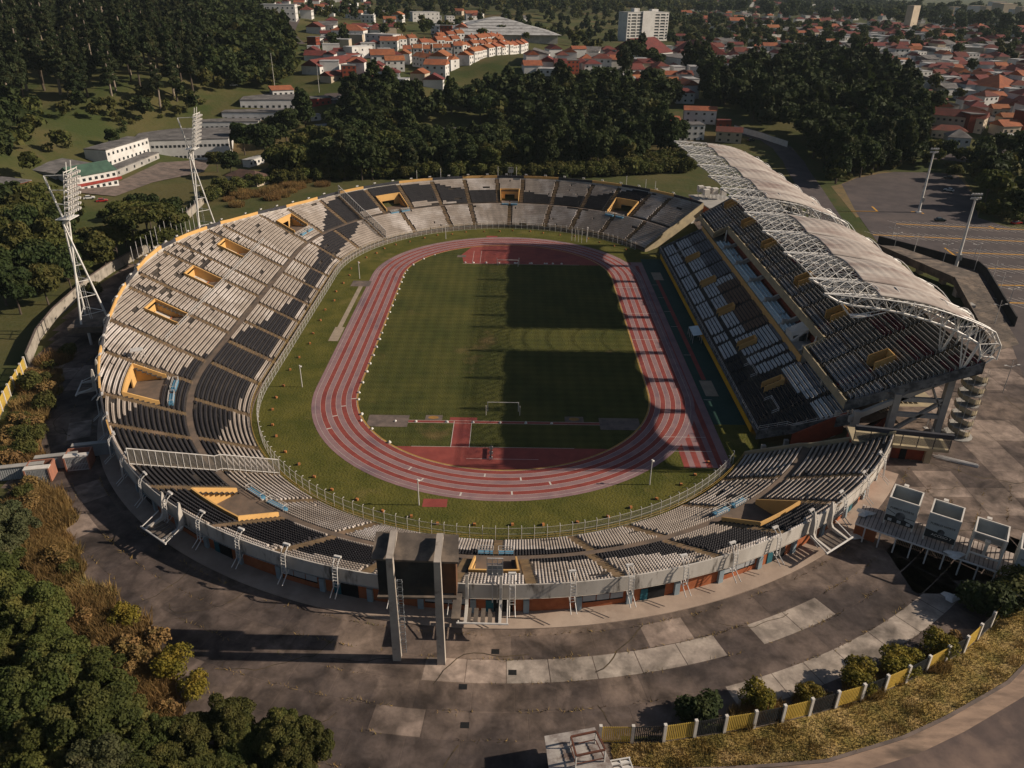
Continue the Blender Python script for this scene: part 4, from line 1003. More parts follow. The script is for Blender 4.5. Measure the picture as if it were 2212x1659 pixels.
# floodlight towers
def tower(x0, y0, zb, label, ped):
    t = thing('floodlight_tower', label, 'floodlight', (x0, y0, PL), 'floodlight towers')
    legs = [(-105.8-x0+XL, -36.9+32), (-107.8-x0+XL, -30.2+32), (-101.4-x0+XL, -32.3+32)]
    legs = [(-1.0, -4.9), (-3.4, 2.0), (3.4, -.3)]
    neck = Vector((x0-1.4, y0, 38.5)); lv = []
    m = m_steel
    b = MB()
    for k, (dx, dy) in enumerate(legs):
        p = Vector((x0+dx, y0+dy, zb)); q = neck+Vector((.9*math.cos(k*2.1+.5), .9*math.sin(k*2.1+.5), 0)); lv.append((p, q)); b.tube(p, q, .26, 0, 7, r2=.2)
    b.build('leg', [m], t)
    b = MB()
    for f in (.08, .26, .42, .58, .74, .9):
        P = [p.lerp(q, f) for p, q in lv]
        for i in range(3): b.tube(P[i], P[(i+1) % 3], .09, 0, 5)
    b.build('brace', [m], t)
    b = MB(); c = [sum(((p.lerp(q, f)) for p, q in lv), Vector())/3 for f in (0, 1)]
    for s in (-.25, .25): b.tube(c[0]+Vector((s, 0, 0)), c[1]+Vector((s, 0, 0)), .05, 0, 4)
    for f in np.linspace(0, 1, 60): b.tube(c[0].lerp(c[1], f)+Vector((-.25, 0, 0)), c[0].lerp(c[1], f)+Vector((.25, 0, 0)), .03, 0, 4, cap=False)
    b.build('ladder', [m], t)
    b = MB()       # back arm and struts
    tip = Vector((x0-3.8, y0+.2, 49.5)); b.tube(neck+Vector((.6, 0, -3)), tip, .24, 0, 6)
    b.tube(tip, (x0+2.3, y0, 49.9), .12, 0, 5); b.tube((x0-2.8, y0, 46.2), (x0+2.2, y0, 46.3), .10, 0, 5); b.tube((x0-2.2, y0, 43), (x0+2, y0, 42.6), .10, 0, 5)
    b.build('back_arm', [m], t)
    b = MB()       # lamp frame
    for dy in (-2.9, -1.0, 1.0, 2.9): b.tube((x0+.6, y0+dy, 40.6), (x0+2.9, y0+dy, 51.2 if abs(dy) > 2 else 53.0), .13, 0, 5)
    for z in np.linspace(41, 51, 8): b.tube((x0+.6+(z-40.6)*.217, y0-3, z), (x0+.6+(z-40.6)*.217, y0+3, z), .10, 0, 5)
    for z in np.linspace(41, 50, 8): b.tube((x0+.7+(z-40.6)*.217, y0-3, z), (x0+.7+(z-39.4)*.217, y0+3, z+1.2), .06, 0, 4)
    for dy in (-2, 0, 2): b.tube(neck+Vector((0, 0, -1)), (x0+.6, y0+dy, 40.8), .14, 0, 5)
    b.box((x0-.6, y0, 39.6), (3.4, 4.6, .18), 0)
    b.build('lamp_frame', [m], t)
    k = 0
    for z in np.linspace(41.6, 50.4, 8):
        for dy in np.linspace(-2.7, 2.7, 6):
            b = MB(); px_ = x0+.75+(z-40.6)*.217
            b.tube((px_, y0+dy, z), (px_+.75, y0+dy, z-.28), .18, 0, 7, r2=.40); b.build('floodlight', [m_metal], t)
    b = MB()
    if ped:
        b.hexa([(x0-3.4, y0-7.2, 12.4), (x0+4.6, y0-6.0, 12.4), (x0+4.6, y0+4, 12.4), (x0-4.8, y0+4, 12.4), (x0-3.4, y0-7.2, zb), (x0+4.6, y0-6.0, zb), (x0+4.6, y0+4, zb), (x0-4.8, y0+4, zb)])
        b.tube((x0+.9, y0-6.0, PL-.3), (x0+.9, y0-6.0, 12.5), .35, 1, 8); b.tube((x0-2, y0+2, PL-.3), (x0-2, y0+2, 12.5), .6, 0, 8); b.tube((x0+3, y0+2, PL-.3), (x0+3, y0+2, 12.5), .6, 0, 8)
    else:
        b.box((x0, y0, PL-.5), (9, 9, zb-PL+.5), 0)
    b.build('pedestal', [m_wood, m_metal], t)
XL = 0
tower(-104.7, -32, 14.0, 'nearer white floodlight tower on a raised concrete slab outside the side stand', True)
tower(-107.2, 55, 12.0, 'farther white floodlight tower behind the yellow parapet near the school', False)

# railing halfway up the side stand, the platform and the divider fences
rl = thing('stand_railing', 'white railing running along the middle of the deep side stand', 'railing', (-82.6, 0, 12.5))
b = MB()
for ya, yb in ((-42.5, -27.6), (-27, -13.8), (-13.2, -.4), (.2, 13), (13.6, 26), (26.6, 40)):
    for h in (.5, 1.15): b.tube((-82.6, ya, 12.4+h), (-82.6, yb, 12.4+h), .07, 0, 4)
    for y in np.arange(ya, yb+.01, (yb-ya)/12): b.tube((-82.6, y, 12.2), (-82.6, y, 13.5), .05, 0, 4)
b.build('rail', [m_metal], rl)
def divider(u, label, slope):
    x, y, z = P3(u, 74, 8)
    t = thing('divider_fence', label, 'fence', (x, y, z))
    n = 24; R0, R1 = 60.9, float(rim(u))-.2
    fr = MB(); gl = MB(); du_ = 0.9
    H1 = 3.7
    rs_ = np.linspace(R0, R1, n+1)
    for k in range(n):
        a, c = rs_[k], rs_[k+1]
        for uo, ho in ((0.0, .3), (du_, H1)):
            pass
        fr.tube(P3(u, a, zrow(a)+.4), P3(u, c, zrow(c)+.4), .10, 0, 4); fr.tube(P3(u+slope, a, zrow(a)+H1), P3(u+slope, c, zrow(c)+H1), .10, 0, 4)
        fr.tube(P3(u, a, zrow(a)-.3), P3(u+slope, a, zrow(a)+H1), .085, 0, 4)
        gl.quad(P3(u, a, zrow(a)+.4), P3(u, c, zrow(c)+.4), P3(u+slope, c, zrow(c)+H1), P3(u+slope, a, zrow(a)+H1))
    fr.tube(P3(u, R1, zrow(R1)), P3(u+slope, R1, zrow(R1)+H1), .1, 0, 4)
    fr.build('frame', [m_metal], t)
    me = gl.mesh('mesh_panel', [m_mesh], org=t['_o']); put('mesh_panel', me, t)
m_mesh = bpy.data.materials.new('wire_mesh'); m_mesh.use_nodes = True
_n = m_mesh.node_tree.nodes; _l = m_mesh.node_tree.links; _n['Principled BSDF'].inputs['Base Color'].default_value = (.16, .145, .125, 1)
_tr = _n.new('ShaderNodeBsdfTransparent'); _mx = _n.new('ShaderNodeMixShader'); _mx.inputs[0].default_value = .5
_l.new(_tr.outputs[0], _mx.inputs[1]); _l.new(_n['Principled BSDF'].outputs[0], _mx.inputs[2]); _l.new(_mx.outputs[0], _n['Material Output'].inputs[0])
m_mesh2 = m_mesh.copy(); m_mesh2.name = 'wire_fence'; m_mesh2.node_tree.nodes['Mix Shader'].inputs[0].default_value = .16
m_mesh2.node_tree.nodes['Principled BSDF'].inputs['Base Color'].default_value = (.35, .33, .30, 1)
divider(uA(-138.0), 'white framed mesh divider fence climbing the terrace left of the scoreboard', -.25)
divider(uA(142.0), 'white framed mesh divider fence climbing the far left corner of the terrace', .2)
pl = thing('viewing_platform', 'small white platform roof above the yellow entrance on the side stand', 'platform', P3(uA(-171), 84.5, 14))
b = MB(); x, y, z = pl['_o']
b.box((x, y, z+1.9), (2.6, 1.9, .18), 0, .4)
for s in (-1, 1):
    for t_ in (-.8, .8): b.tube((x+s*1.1, y+t_*.9, z-.6), (x+s*1.1, y+t_*.9, z+1.9), .07, 0, 4)
b.build('platform_frame', [m_metal], pl)

# fence between field and stands
fn = thing('field_fence', 'tall thin wire fence with white posts curving between the field and the seats', 'fence', (0, -101.4, 0))
b = MB(); g = MB(); FR = 59.3
fu = np.arange(3, UM-2, 2.9)
for k, u in enumerate(fu):
    x, y = pt(u, FR); z0 = 0.0
    pb = MB(); xi, yi = pt(u, FR-.45)
    pb.path([(float(x), float(y), 0), (float(x), float(y), 2.75), (float((x*2+xi)/3), float((y*2+yi)/3), 3.1), (float(xi), float(yi), 3.0)], .06, 0, 5)
    if k < 100: pb.build('post', [m_metal], fn)
    else: b.v += pb.v; b.f += [tuple(i+len(b.v)-len(pb.v) for i in f) for f in pb.f]; b.m += pb.m
if b.v: b.build('posts', [m_metal], fn, kind='stuff')
b = MB()
for ua, ub in zip(fu[:-1], fu[1:]):
    for h in (.1, 1.45, 2.75): b.tube(P3(ua, FR, h), P3(ub, FR, h), .03, 0, 4, cap=False)
    g.quad(P3(ua, FR, 0.05), P3(ub, FR, 0.05), P3(ub, FR, 2.75), P3(ua, FR, 2.75))
b.build('wire', [m_metal], fn)
put('mesh_panel', g.mesh('mesh_panel', [m_mesh2], org=fn['_o']), fn)
yr = thing('front_railing', 'low yellow pipe railing along the front row of the oval terrace', 'railing', (0, -103, 1.2))
b = MB(); fu = np.arange(0, UM, 1.6)
for ua, ub in zip(fu[:-1], fu[1:]):
    for h in (.45, .95): b.tube(P3(ua, 60.75, 1.2+h), P3(ub, 60.75, 1.2+h), .04, 0, 4, cap=False)
    b.tube(P3(ua, 60.75, 1.2), P3(ua, 60.75, 2.15), .04, 0, 4, cap=False)
b.build('rail', [mat('yellow_pipe', (0.42, 0.27, 0.07), (0.33, 0.22, 0.07), s=0.6, r=0.6)], yr)

# field lamps, loudspeaker boxes, sacks, goals
lp = None
def field_lamp(px, py, label):
    global lp
    q = gz(px, py, 0)
    if lp is None:
        lp = thing('field_lamp', label, 'lamp post', q, 'lamp posts round the track', local=True)
        b = MB(); b.tube((0, 0, 0), (0, 0, 6.0), .14, 0, 7, r2=.10); b.build('pole', [m_metal], lp)
        b = MB(); b.tube((0, 0, 5.75), (.35, .25, 5.6), .12, 0, 6, r2=.26); b.tube((0, 0, 5.9), (0, 0, 6.1), .2, 0, 6); b.build('lamp_head', [m_metal], lp)
    else: dup(lp, q, label=label)
for px, py, l in ((905, 1091, 'white lamp post on the grass in front of the near bend'), (1403, 1047, 'white lamp post beside the track below the sprint start'), (653, 836, 'white lamp post on the grass near the long jump pit'),
                  (777, 602, 'white lamp post beside the grey pad at the end of the jump runway'), (963, 516, 'white lamp post in front of the far left divider fence'), (1267, 523, 'white lamp post beside the throwing cage poles')):
    field_lamp(px, py, l)
m_orange = mat('orange_box', (0.42, 0.17, 0.05), (0.34, 0.14, 0.05), s=1.0)
bx_ = thing('speaker_box', 'small orange box with a dark front on the grass inside the fence', 'box', (0, 0, 0), 'small boxes on the grass verge', local=True)
b = MB(); b.box((0, 0, 0), (.5, .42, .45), 0); b.build('box_body', [m_orange], bx_)
b = MB(); b.box((0, .25, .02), (.46, .07, .4), 0); b.box((-.33, 0, 0), (.15, .42, .5), 0); b.build('box_front', [m_black], bx_)
k = 0
for u in np.arange(6, UM-4, 8.3):
    x, y = pt(u+rng.uniform(-1, 1), 55.6+rng.uniform(-.8, .8)); loc = (float(x), float(y), 0)
    if k == 0: bx_.location = loc
    else: dup(bx_, loc, rng.uniform(-.6, .6))
    k += 1
sk = None
m_sack = mat('white_sack', (0.62, 0.60, 0.57), (0.50, 0.48, 0.45), s=2.0, r=0.8)
def sack_mesh():
    b = MB(); n, mrows = 8, 4; V = []
    for j in range(mrows+1):
        ph = math.pi/2*j/mrows
        for i in range(n):
            a = 2*math.pi*i/n; rr_ = math.cos(ph)*(1+.15*math.sin(3*a)); V.append((.42*rr_*math.cos(a), .36*rr_*math.sin(a), .46*math.sin(ph)+.03*math.cos(2*a)))
    F = [(j*n+i, j*n+(i+1) % n, (j+1)*n+(i+1) % n, (j+1)*n+i) for j in range(mrows) for i in range(n)]
    b.add(V, F); return b.mesh('ballast_sack', [m_sack], smooth=True)
sm_ = sack_mesh()
def sack(x, y, label, g):
    o = put('ballast_sack', sm_, None, (x, y, .02), rot=(0, 0, rng.uniform(0, 6))); s = rng.uniform(.8, 1.15); o.scale = (s, s, s*rng.uniform(.8, 1.1)); tag(o, label, 'sack', g)
for y in np.arange(-44, 46, 5.2): sack(-36.0, y+rng.uniform(-1, 1), 'white sack on the inner kerb of the back straight', 'sacks along the inner kerb')
for a in (150, 162, 172, 140, 190, 202, 214, 226):
    yc = 42.2 if a < 180 else -42.2; sack(36.0*math.cos(R(a)), yc+36.0*math.sin(R(a)), 'white sack on the inner kerb where the bend begins', 'sacks along the inner kerb')
for x in (-33, -25, -20.2, -13.0, -6.9, -.6, 5.4, 11.4): sack(x, -58.7, 'white sack on the narrow red runway behind the near goal', 'sacks on the near runway')
for x in (-15.6, -12.6, -8, -3.2, 2.6, 3.4, 7.9, 8.6, 13.4, 14.2, 16.4, 19.6): sack(x, 56.8, 'white sack on the edge of the red area behind the far goal', 'sacks behind the far goal')
def goal(y0, sg, label):
    t = thing('football_goal', label, 'goal', (0, y0, 0)); m = m_white
    b = MB()
    for s in (-1, 1): b.tube((s*3.66, y0, 0), (s*3.66, y0, 2.44), .085, 0, 7)
    b.tube((-3.75, y0, 2.44), (3.75, y0, 2.44), .085, 0, 7); b.build('goal_frame', [m], t)
    for s in (-1, 1):
        b = MB(); b.tube((s*4.0, y0-1.9 if sg < 0 else y0+2.2, 0), (s*4.0, y0-1.9 if sg < 0 else y0+2.2, 2.6), .08, 0, 6); b.build('net_post', [m], t)
goal(-53.2, -1, 'white football goal without a net at the near end of the pitch')
goal(53.3, 1, 'white football goal without a net at the far end of the pitch')
cg = thing('throwing_cage', 'cluster of thin white throwing cage poles on the far grass verge', 'cage', (29, 97, 0))
for px, py in ((1235, 520), (1242, 521), (1249, 523), (1256, 525)):
    q = gz(px, py, 0); b = MB(); b.tube(q, (q[0], q[1], 5), .07, 0, 5); b.build('pole', [m_metal], cg)
wj = thing('steeplechase_barrier', 'dark steeplechase barrier standing on the red area of the near bend', 'barrier', (-2.3, -72.2, 0))
b = MB(); b.box((-2.3, -72.2, .6), (.3, 4.4, .4), 0); b.build('beam', [m_black], wj)
for y in (-74.2, -72.2, -70.2):
    b = MB(); b.box((-2.3, y, 0), (.8, .25, .65), 0); b.build('support', [m_metal], wj)
mo = thing('covered_mat', 'domed pile of landing mats under a pale grey cover at the sprint start', 'mat pile', (52.8, -78.2, 0), local=True)
b = MB(); V = []; n = 20
for j in range(6):
    ph = math.pi/2*j/5
    for i in range(n):
        a = 2*math.pi*i/n; w = 1+.08*math.sin(4*a+j); V.append((2.9*w*math.cos(ph)**.6*math.cos(a), 2.6*w*math.cos(ph)**.6*math.sin(a), 1.5*math.sin(ph)))
b.add(V, [(j*n+i, j*n+(i+1) % n, (j+1)*n+(i+1) % n, (j+1)*n+i) for j in range(5) for i in range(n)]); b.build('cover', [mat('grey_cover', (0.50, 0.47, 0.44), (0.38, 0.36, 0.34), s=1.2)], mo, smooth=True)
b = MB()
for x, y, s in ((-2.2, -2.2, .8), (-.9, -2.8, .7), (.6, -2.6, .6), (-2.9, -1.2, .6)): b.add([(x+s*math.cos(a)*.8, y+s*math.sin(a)*.8, h) for h, rr_ in ((0, 1),) for a in np.linspace(0, 5.2, 6)]+[(x, y, s)], [(i, (i+1) % 6, 6) for i in range(6)])
b.build('folded_sheet', [m_sack], mo)
cn = thing('team_shelter', 'white team shelter roof on a steel frame below the main grandstand', 'shelter', (56, -8.6, 0))
b = MB(); x0, y0 = 53.6, -12.0
b.hexa([(x0, y0, 2.3), (x0+2.6, y0, 2.75), (x0+2.6, y0+6.6, 2.75), (x0, y0+6.6, 2.3), (x0, y0, 2.4), (x0+2.6, y0, 2.85), (x0+2.6, y0+6.6, 2.85), (x0, y0+6.6, 2.4)]); b.build('roof_panel', [m_vip], cn)
b = MB()
for x in (x0, x0+2.5):
    for y in np.linspace(y0, y0+6.5, 4): b.tube((x, y, 0), (x, y, 2.4), .06, 0, 5)
b.build('frame', [m_metal], cn)
# ------------------------------------------------------------------ plaza, pavements, fences, gates
def inside(x, y, poly):
    c = False; n = len(poly)
    for i in range(n):
        (x1, y1), (x2, y2) = poly[i], poly[(i+1) % n]
        if (y1 > y) != (y2 > y) and x < (x2-x1)*(y-y1)/(y2-y1)+x1: c = not c
    return c
PLZ = [(-110, 62), (-119, 40), (-122, 15), (-119, -22), (-111, -50), (-105, -68), (-99, -80), (-94, -92), (-80, -113), (-62, -132), (-45, -146), (-28, -154), (-10, -162), (14, -166), (16, -150.5), (33, -148), (49, -143.5), (56, -140.5), (66, -135), (75, -128.5), (84, -127), (92, -134), (112, -142), (170, -142), (170, -40), (131, -36), (124, 0), (118, 60), (108, 104), (92, 112), (80, 100), (50, 128)]
def weathered(name, base, dark, pale):
    """old concrete: pale dusty zones, dark damp stains and fine mottling that run on across the slabs"""
    m = mat(name, base, dark, s=0.085, lo=.40, hi=.60, c3=pale, s3=0.045, lo3=.50, hi3=.70, r=0.95, det=10, bump=.05, bs=3)
    n = m.node_tree.nodes; L = m.node_tree.links; b = n['Principled BSDF']; src = b.inputs['Base Color'].links[0].from_socket
    g = n.new('ShaderNodeNewGeometry')
    for sc, lo, hi, v0, v1, dist in ((.42, .35, .70, 1.28, .62, .6), (2.2, .30, .75, 1.12, .88, 0), (.13, .50, .66, 1.05, .50, 1.0)):
        nz = n.new('ShaderNodeTexNoise'); nz.inputs['Scale'].default_value = sc; nz.inputs['Detail'].default_value = 8; nz.inputs['Distortion'].default_value = dist; L.new(g.outputs['Position'], nz.inputs['Vector'])
        mr = n.new('ShaderNodeMapRange'); mr.inputs[1].default_value = lo; mr.inputs[2].default_value = hi; mr.inputs[3].default_value = v0; mr.inputs[4].default_value = v1; L.new(nz.outputs[0], mr.inputs[0])
        hs = n.new('ShaderNodeHueSaturation'); L.new(mr.outputs[0], hs.inputs['Value']); L.new(src, hs.inputs['Color']); src = hs.outputs[0]
    L.new(src, b.inputs['Base Color']); return m
m_plz = weathered('plaza_concrete', (0.115, 0.086, 0.071), (0.062, 0.047, 0.042), (0.21, 0.155, 0.12))
m_plz2 = weathered('plaza_concrete_dark', (0.090, 0.068, 0.058), (0.050, 0.039, 0.036), (0.17, 0.125, 0.098))
m_plz3 = weathered('plaza_concrete_light', (0.31, 0.26, 0.215), (0.23, 0.19, 0.16), (0.36, 0.31, 0.26))
m_plz4 = weathered('plaza_concrete_warm', (0.23, 0.175, 0.142), (0.13, 0.098, 0.082), (0.34, 0.265, 0.215))
mb = MB()
for x in np.arange(-130, 172, 2.0):
    for y in np.arange(-170, 130, 2.0):
        c = (x+1, y+1); r = float(rbowl(*c))
        if r < 86 and not (c[0] > 72 and -84 < c[1] < 84): continue
        if inside(*c, PLZ): rect(mb, x, y, x+2, y+2, PL+.02)
sheet('plaza', mb, [m_plz])
mb = MB(); rg = random.Random(4)
RINGS = [91.6, 96, 100.1, 104.6, 108.8, 114, 120, 127, 135]
for k in range(len(RINGS)-1):
    r0, r1 = RINGS[k]+.07, RINGS[k+1]-.07; a = -27.0+rg.random()*3
    while a > -182:
        w = math.degrees((5.2+2.2*rg.random())/r0); am = a-w/2
        x, y = (r0+r1)/2*math.cos(R(am)), -42.2+(r0+r1)/2*math.sin(R(am))
        ok = inside(x, y, PLZ) and rbowl(x, y) > 88 and not (x > 62 and y > -112)
        m = rg.choice([0, 0, 1, 1, 1, 3])
        if k == 1 and -86.8 > am > -90: m = 2
        if k == 1 and -62 > am > -84.6: m = 2 if rg.random() < .9 else 0
        if k == 1 and -50 > am > -62: m = rg.choice([0, 2, 1])
        if k == 3 and -49 > am > -72: m = 2 if rg.random() < .85 else 1
        if k == 2 and -52 > am > -75: m = rg.choice([1, 1, 0])
        if ok:
            n = 3; g = .06/r0
            for i in range(n):
                b0, b1 = R(a)-R(w)*i/n-(g if i == 0 else 0), R(a)-R(w)*(i+1)/n+(g if i == n-1 else 0)
                mb.quad((r0*math.cos(b0), -42.2+r0*math.sin(b0), PL+.035), (r0*math.cos(b1), -42.2+r0*math.sin(b1), PL+.035), (r1*math.cos(b1), -42.2+r1*math.sin(b1), PL+.035), (r1*math.cos(b0), -42.2+r1*math.sin(b0), PL+.035), m)
        a -= w
for i, x in enumerate(np.arange(64, 168, 7.5)):
    for y in np.arange(-124, -38, 8.5):
        yy = y+(3.1 if i % 2 else 0); c = (x+3.7, yy+4.2)
        if inside(*c, PLZ) and rbowl(*c) > 91 and not (c[0] < 94 and c[1] > -82):
            rect(mb, x+.05, yy+.05, x+7.45, yy+8.45, PL+.035, rg.choice([3, 3, 0, 3, 0] if c[1] > -100 else [0, 1, 3, 0]))
sheet('plaza_slabs', mb, [m_plz, m_plz2, m_plz3, m_plz4])
mb = MB()
ua = uA(-33)
for u in np.arange(ua, uA(-168), 1.6):
    q = [(u, 85.5), (u+1.6, 85.5), (u+1.6, 90.4), (u, 90.4)]
    mb.hexa([P3(a, b, PL-.1) for a, b in q]+[P3(a, b, PL+.16) for a, b in q], 0)
sheet('pavement', mb, [mat('pavement_pink', (0.37, 0.285, 0.225), (0.28, 0.215, 0.17), s=0.25, c3=(0.42, 0.335, 0.27), s3=0.1, r=0.95, det=7)])
mb = MB(); rg = random.Random(12)      # cracks wandering over the concrete
for k in range(90):
    a_ = R(-25-155*rg.random()); r = rg.uniform(92, 132); x, y = r*math.cos(a_), -42.2+r*math.sin(a_)
    if rg.random() < .3: x, y = rg.uniform(66, 160), rg.uniform(-122, -45)
    h = rg.uniform(0, 6.28); w = rg.uniform(.04, .10)
    for j in range(rg.randint(4, 14)):
        h += rg.gauss(0, .35); x2, y2 = x+1.3*math.cos(h), y+1.3*math.sin(h)
        if not inside(x2, y2, PLZ) or rbowl(x2, y2) < 91.2: break
        nx, ny = -math.sin(h)*w, math.cos(h)*w; mb.quad((x-nx, y-ny, PL+.05), (x2-nx, y2-ny, PL+.05), (x2+nx, y2+ny, PL+.05), (x+nx, y+ny, PL+.05)); x, y = x2, y2
sheet('plaza_cracks', mb, [mat('crack_dirt', (.035, .027, .022), (.09, .065, .035), s=.6)])
mb = MB(); rg = random.Random(9)      # weeds in the joints
m_dry = mat('dry_grass', (0.30, 0.19, 0.07), (0.20, 0.14, 0.05), s=1.2, c3=(0.10, 0.10, 0.03), s3=0.5, r=1)
for k in range(620):
    a = R(-28-152*rg.random()); r = rg.choice(RINGS)+rg.uniform(-.1, .1); x, y = r*math.cos(a), -42.2+r*math.sin(a)
    if not inside(x, y, PLZ) or rbowl(x, y) < 90: continue
    for j in range(rg.randint(4, 14)):
        t = rg.uniform(-1.6, 1.6); px_, py_ = x-t*math.sin(a)+rg.gauss(0, .12), y+t*math.cos(a)+rg.gauss(0, .12); d = rg.uniform(0, 6.28); h = rg.uniform(.15, .5)
        mb.tri((px_, py_, PL), (px_+.12*math.cos(d), py_+.12*math.sin(d), PL), (px_+rg.gauss(0, .3), py_+rg.gauss(0, .3), PL+h))
o = mb.build('joint_weeds', [m_dry]); tag(o, 'dry tufts of weed growing in the joints of the concrete plaza', 'weeds', kind='stuff')

# grass bank and road at the lower right
FP = [(13.3, -151.0), (20.1, -150.9), (26.3, -149.8), (33.5, -148.4), (38.6, -147.1), (48.7, -143.9), (55.4, -140.9), (65.6, -135.6), (74.4, -128.9), (80.5, -123)]
m_bank = mat('bank_grass', (0.30, 0.205, 0.062), (0.19, 0.15, 0.042), s=0.45, c3=(0.42, 0.29, 0.125), s3=0.3, lo3=.5, hi3=.7, r=1, bump=.6, bs=2.5)
m_road = mat('old_asphalt', (0.125, 0.09, 0.077), (0.085, 0.063, 0.057), s=0.3, c3=(0.20, 0.14, 0.11), s3=0.12, r=0.95, det=8)
mb = MB(); fpd = []
for (a, b), (c, d) in zip(FP[:-1], FP[1:]):
    for t in np.linspace(0, 1, 6)[:-1]: fpd.append((a+(c-a)*t, b+(d-b)*t))
fpd.append(FP[-1])
def offs(P, d):
    out = []
    for i, p in enumerate(P):
        a, b = P[max(0, i-1)], P[min(len(P)-1, i+1)]; L = math.hypot(b[0]-a[0], b[1]-a[1]); out.append((p[0]+(b[1]-a[1])/L*d, p[1]-(b[0]-a[0])/L*d))
    return out
wv = [2.8+3.2*min(1, i/20) for i in range(len(fpd))]
o1 = offs(fpd, .1); o2 = [(p[0]*(1-0)+0, p[1]) for p in offs(fpd, 1.0)]; o2 = [(a[0]+(b[0]-a[0])*w, a[1]+(b[1]-a[1])*w) for a, b, w in zip(fpd, o2, wv)]
o1[0] = (15.5, -151.5); o2[0] = (16, -153.4)
for i in range(len(fpd)-1):
    mb.quad((*o1[i], PL+.06), (*o2[i], PL+.05), (*o2[i+1], PL+.05), (*o1[i+1], PL+.06), 0)
sheet('grass_bank', mb, [m_bank])
mb = MB(); o3 = [(a[0]+(b[0]-a[0])*(w+.45), a[1]+(b[1]-a[1])*(w+.45)) for a, b, w in zip(fpd, offs(fpd, 1.0), wv)]; o4 = [(a[0]+(b[0]-a[0])*22, a[1]+(b[1]-a[1])*22) for a, b in zip(fpd, offs(fpd, 1.0))]; o5 = [(a[0]+(b[0]-a[0])*(w+2.6), a[1]+(b[1]-a[1])*(w+2.6)) for a, b, w in zip(fpd, offs(fpd, 1.0), wv)]
for i in range(1, len(fpd)-1):
    mb.hexa([(*o2[i], PL), (*o3[i], PL), (*o3[i+1], PL), (*o2[i+1], PL), (*o2[i], PL+.14), (*o3[i], PL+.14), (*o3[i+1], PL+.14), (*o2[i+1], PL+.14)], 1)
    mb.quad((*o3[i], PL+.03), (*o4[i], PL+.03), (*o4[i+1], PL+.03), (*o3[i+1], PL+.03), 0)
    mb.quad((*o3[i], PL+.045), (*o5[i], PL+.045), (*o5[i+1], PL+.045), (*o3[i+1], PL+.045), 2)
mb.quad((15, -158, PL+.03), (15, -190, PL+.03), (150, -190, PL+.03), (120, -130, PL+.015), 0)
sheet('road', mb, [m_road, m_conc, mat('road_dust', (0.33, 0.23, 0.165), (0.20, 0.14, 0.105), s=0.4, c3=(0.1, .075, .06), s3=.2, r=1, stretch=(.5, 1.5, 1))])
# fence of black and yellow slatted panels between white posts
m_fy = mat('fence_yellow', (0.62, 0.43, 0.09), (0.54, 0.37, 0.08), s=0.8, r=0.6)
L = [0]
for a, b in zip(FP[:-1], FP[1:]): L.append(L[-1]+math.hypot(b[0]-a[0], b[1]-a[1]))
def along(P, L, s): return float(np.interp(s, L, [p[0] for p in P])), float(np.interp(s, L, [p[1] for p in P]))
def panel_fence(P, L, step, z0, label, pcols):
    fx, fy = along(P, L, L[-1]/2); t = thing('panel_fence', label, 'fence', (fx, fy, z0)); n = int(L[-1]/step); step = L[-1]/n
    for k in range(n+1):
        x, y = along(P, L, k*step); x2, y2 = along(P, L, min(L[-1], k*step+.2)); x1, y1 = along(P, L, max(0, k*step-.2)); rz = math.atan2(y2-y1, x2-x1)
        b = MB(); b.box((x, y, z0-.2), (.38, .38, 3.3), 0, rz); b.build('post', [m_white], t)
        if k == n: break
        xb, yb = along(P, L, (k+1)*step); d = math.hypot(xb-x, yb-y); rz = math.atan2(yb-y, xb-x); b = MB(); ca, sa = (xb-x)/d, (yb-y)/d
        ns = 15
        for i in range(ns):
            s = .3+(d-.6)*i/(ns-1); b.box((x+ca*s, y+sa*s, z0+.18), (.13, .06, 2.65), 0, rz)
        for h in (.3, 2.65): b.box((x+ca*d/2, y+sa*d/2, z0+h), (d-.35, .05, .10), 0, rz)
        b.build('slat_panel', [pcols[k % len(pcols)]], t)
        b = MB(); b.box((x+ca*d/2, y+sa*d/2, z0-.1), (d-.34, .2, .26), 0, rz); b.build('base_beam', [m_wood], t)
panel_fence(FP, L, 3.75, PL, 'black and yellow slatted panel fence with white posts above the dry grass bank', [m_fy, m_black])
LW2 = [(-103.5, -79), (-106.8, -70), (-109.5, -61), (-112.3, -52)]
L2 = [0]
for a, b in zip(LW2[:-1], LW2[1:]): L2.append(L2[-1]+math.hypot(b[0]-a[0], b[1]-a[1]))
panel_fence(LW2, L2, 3.5, PL, 'yellow slatted panel fence with white posts in dry weeds at the left edge', [m_fy, m_fy])
m_wallc = mat('boundary_wall', (0.36, 0.32, 0.27), (0.27, 0.24, 0.20), s=0.3, c3=(0.10, 0.09, 0.075), s3=0.35, lo3=.52, hi3=.7, r=0.95)
def bwall(pts, label, h, name='boundary_wall', t=.35, m=None):
    cx_, cy_ = pts[len(pts)//2]; th = thing(name, label, 'wall', (cx_, cy_, gh(cx_, cy_)))
    P = []
    for (a, b), (c, d) in zip(pts[:-1], pts[1:]):
        n = max(1, int(math.hypot(c-a, d-b)/6))
        for i in range(n): P.append((a+(c-a)*i/n, b+(d-b)*i/n))
    P.append(pts[-1]); b = MB(); b.wall(P, lambda x, y: gh(x, y)-.5, lambda x, y: gh(x, y)+h, t); b.build('wall_panel', [m or m_wallc], th)
    b = MB(); b.wall(P, lambda x, y: gh(x, y)+h+.003, lambda x, y: gh(x, y)+h+.16, t+.12); b.build('coping', [m_conc], th)
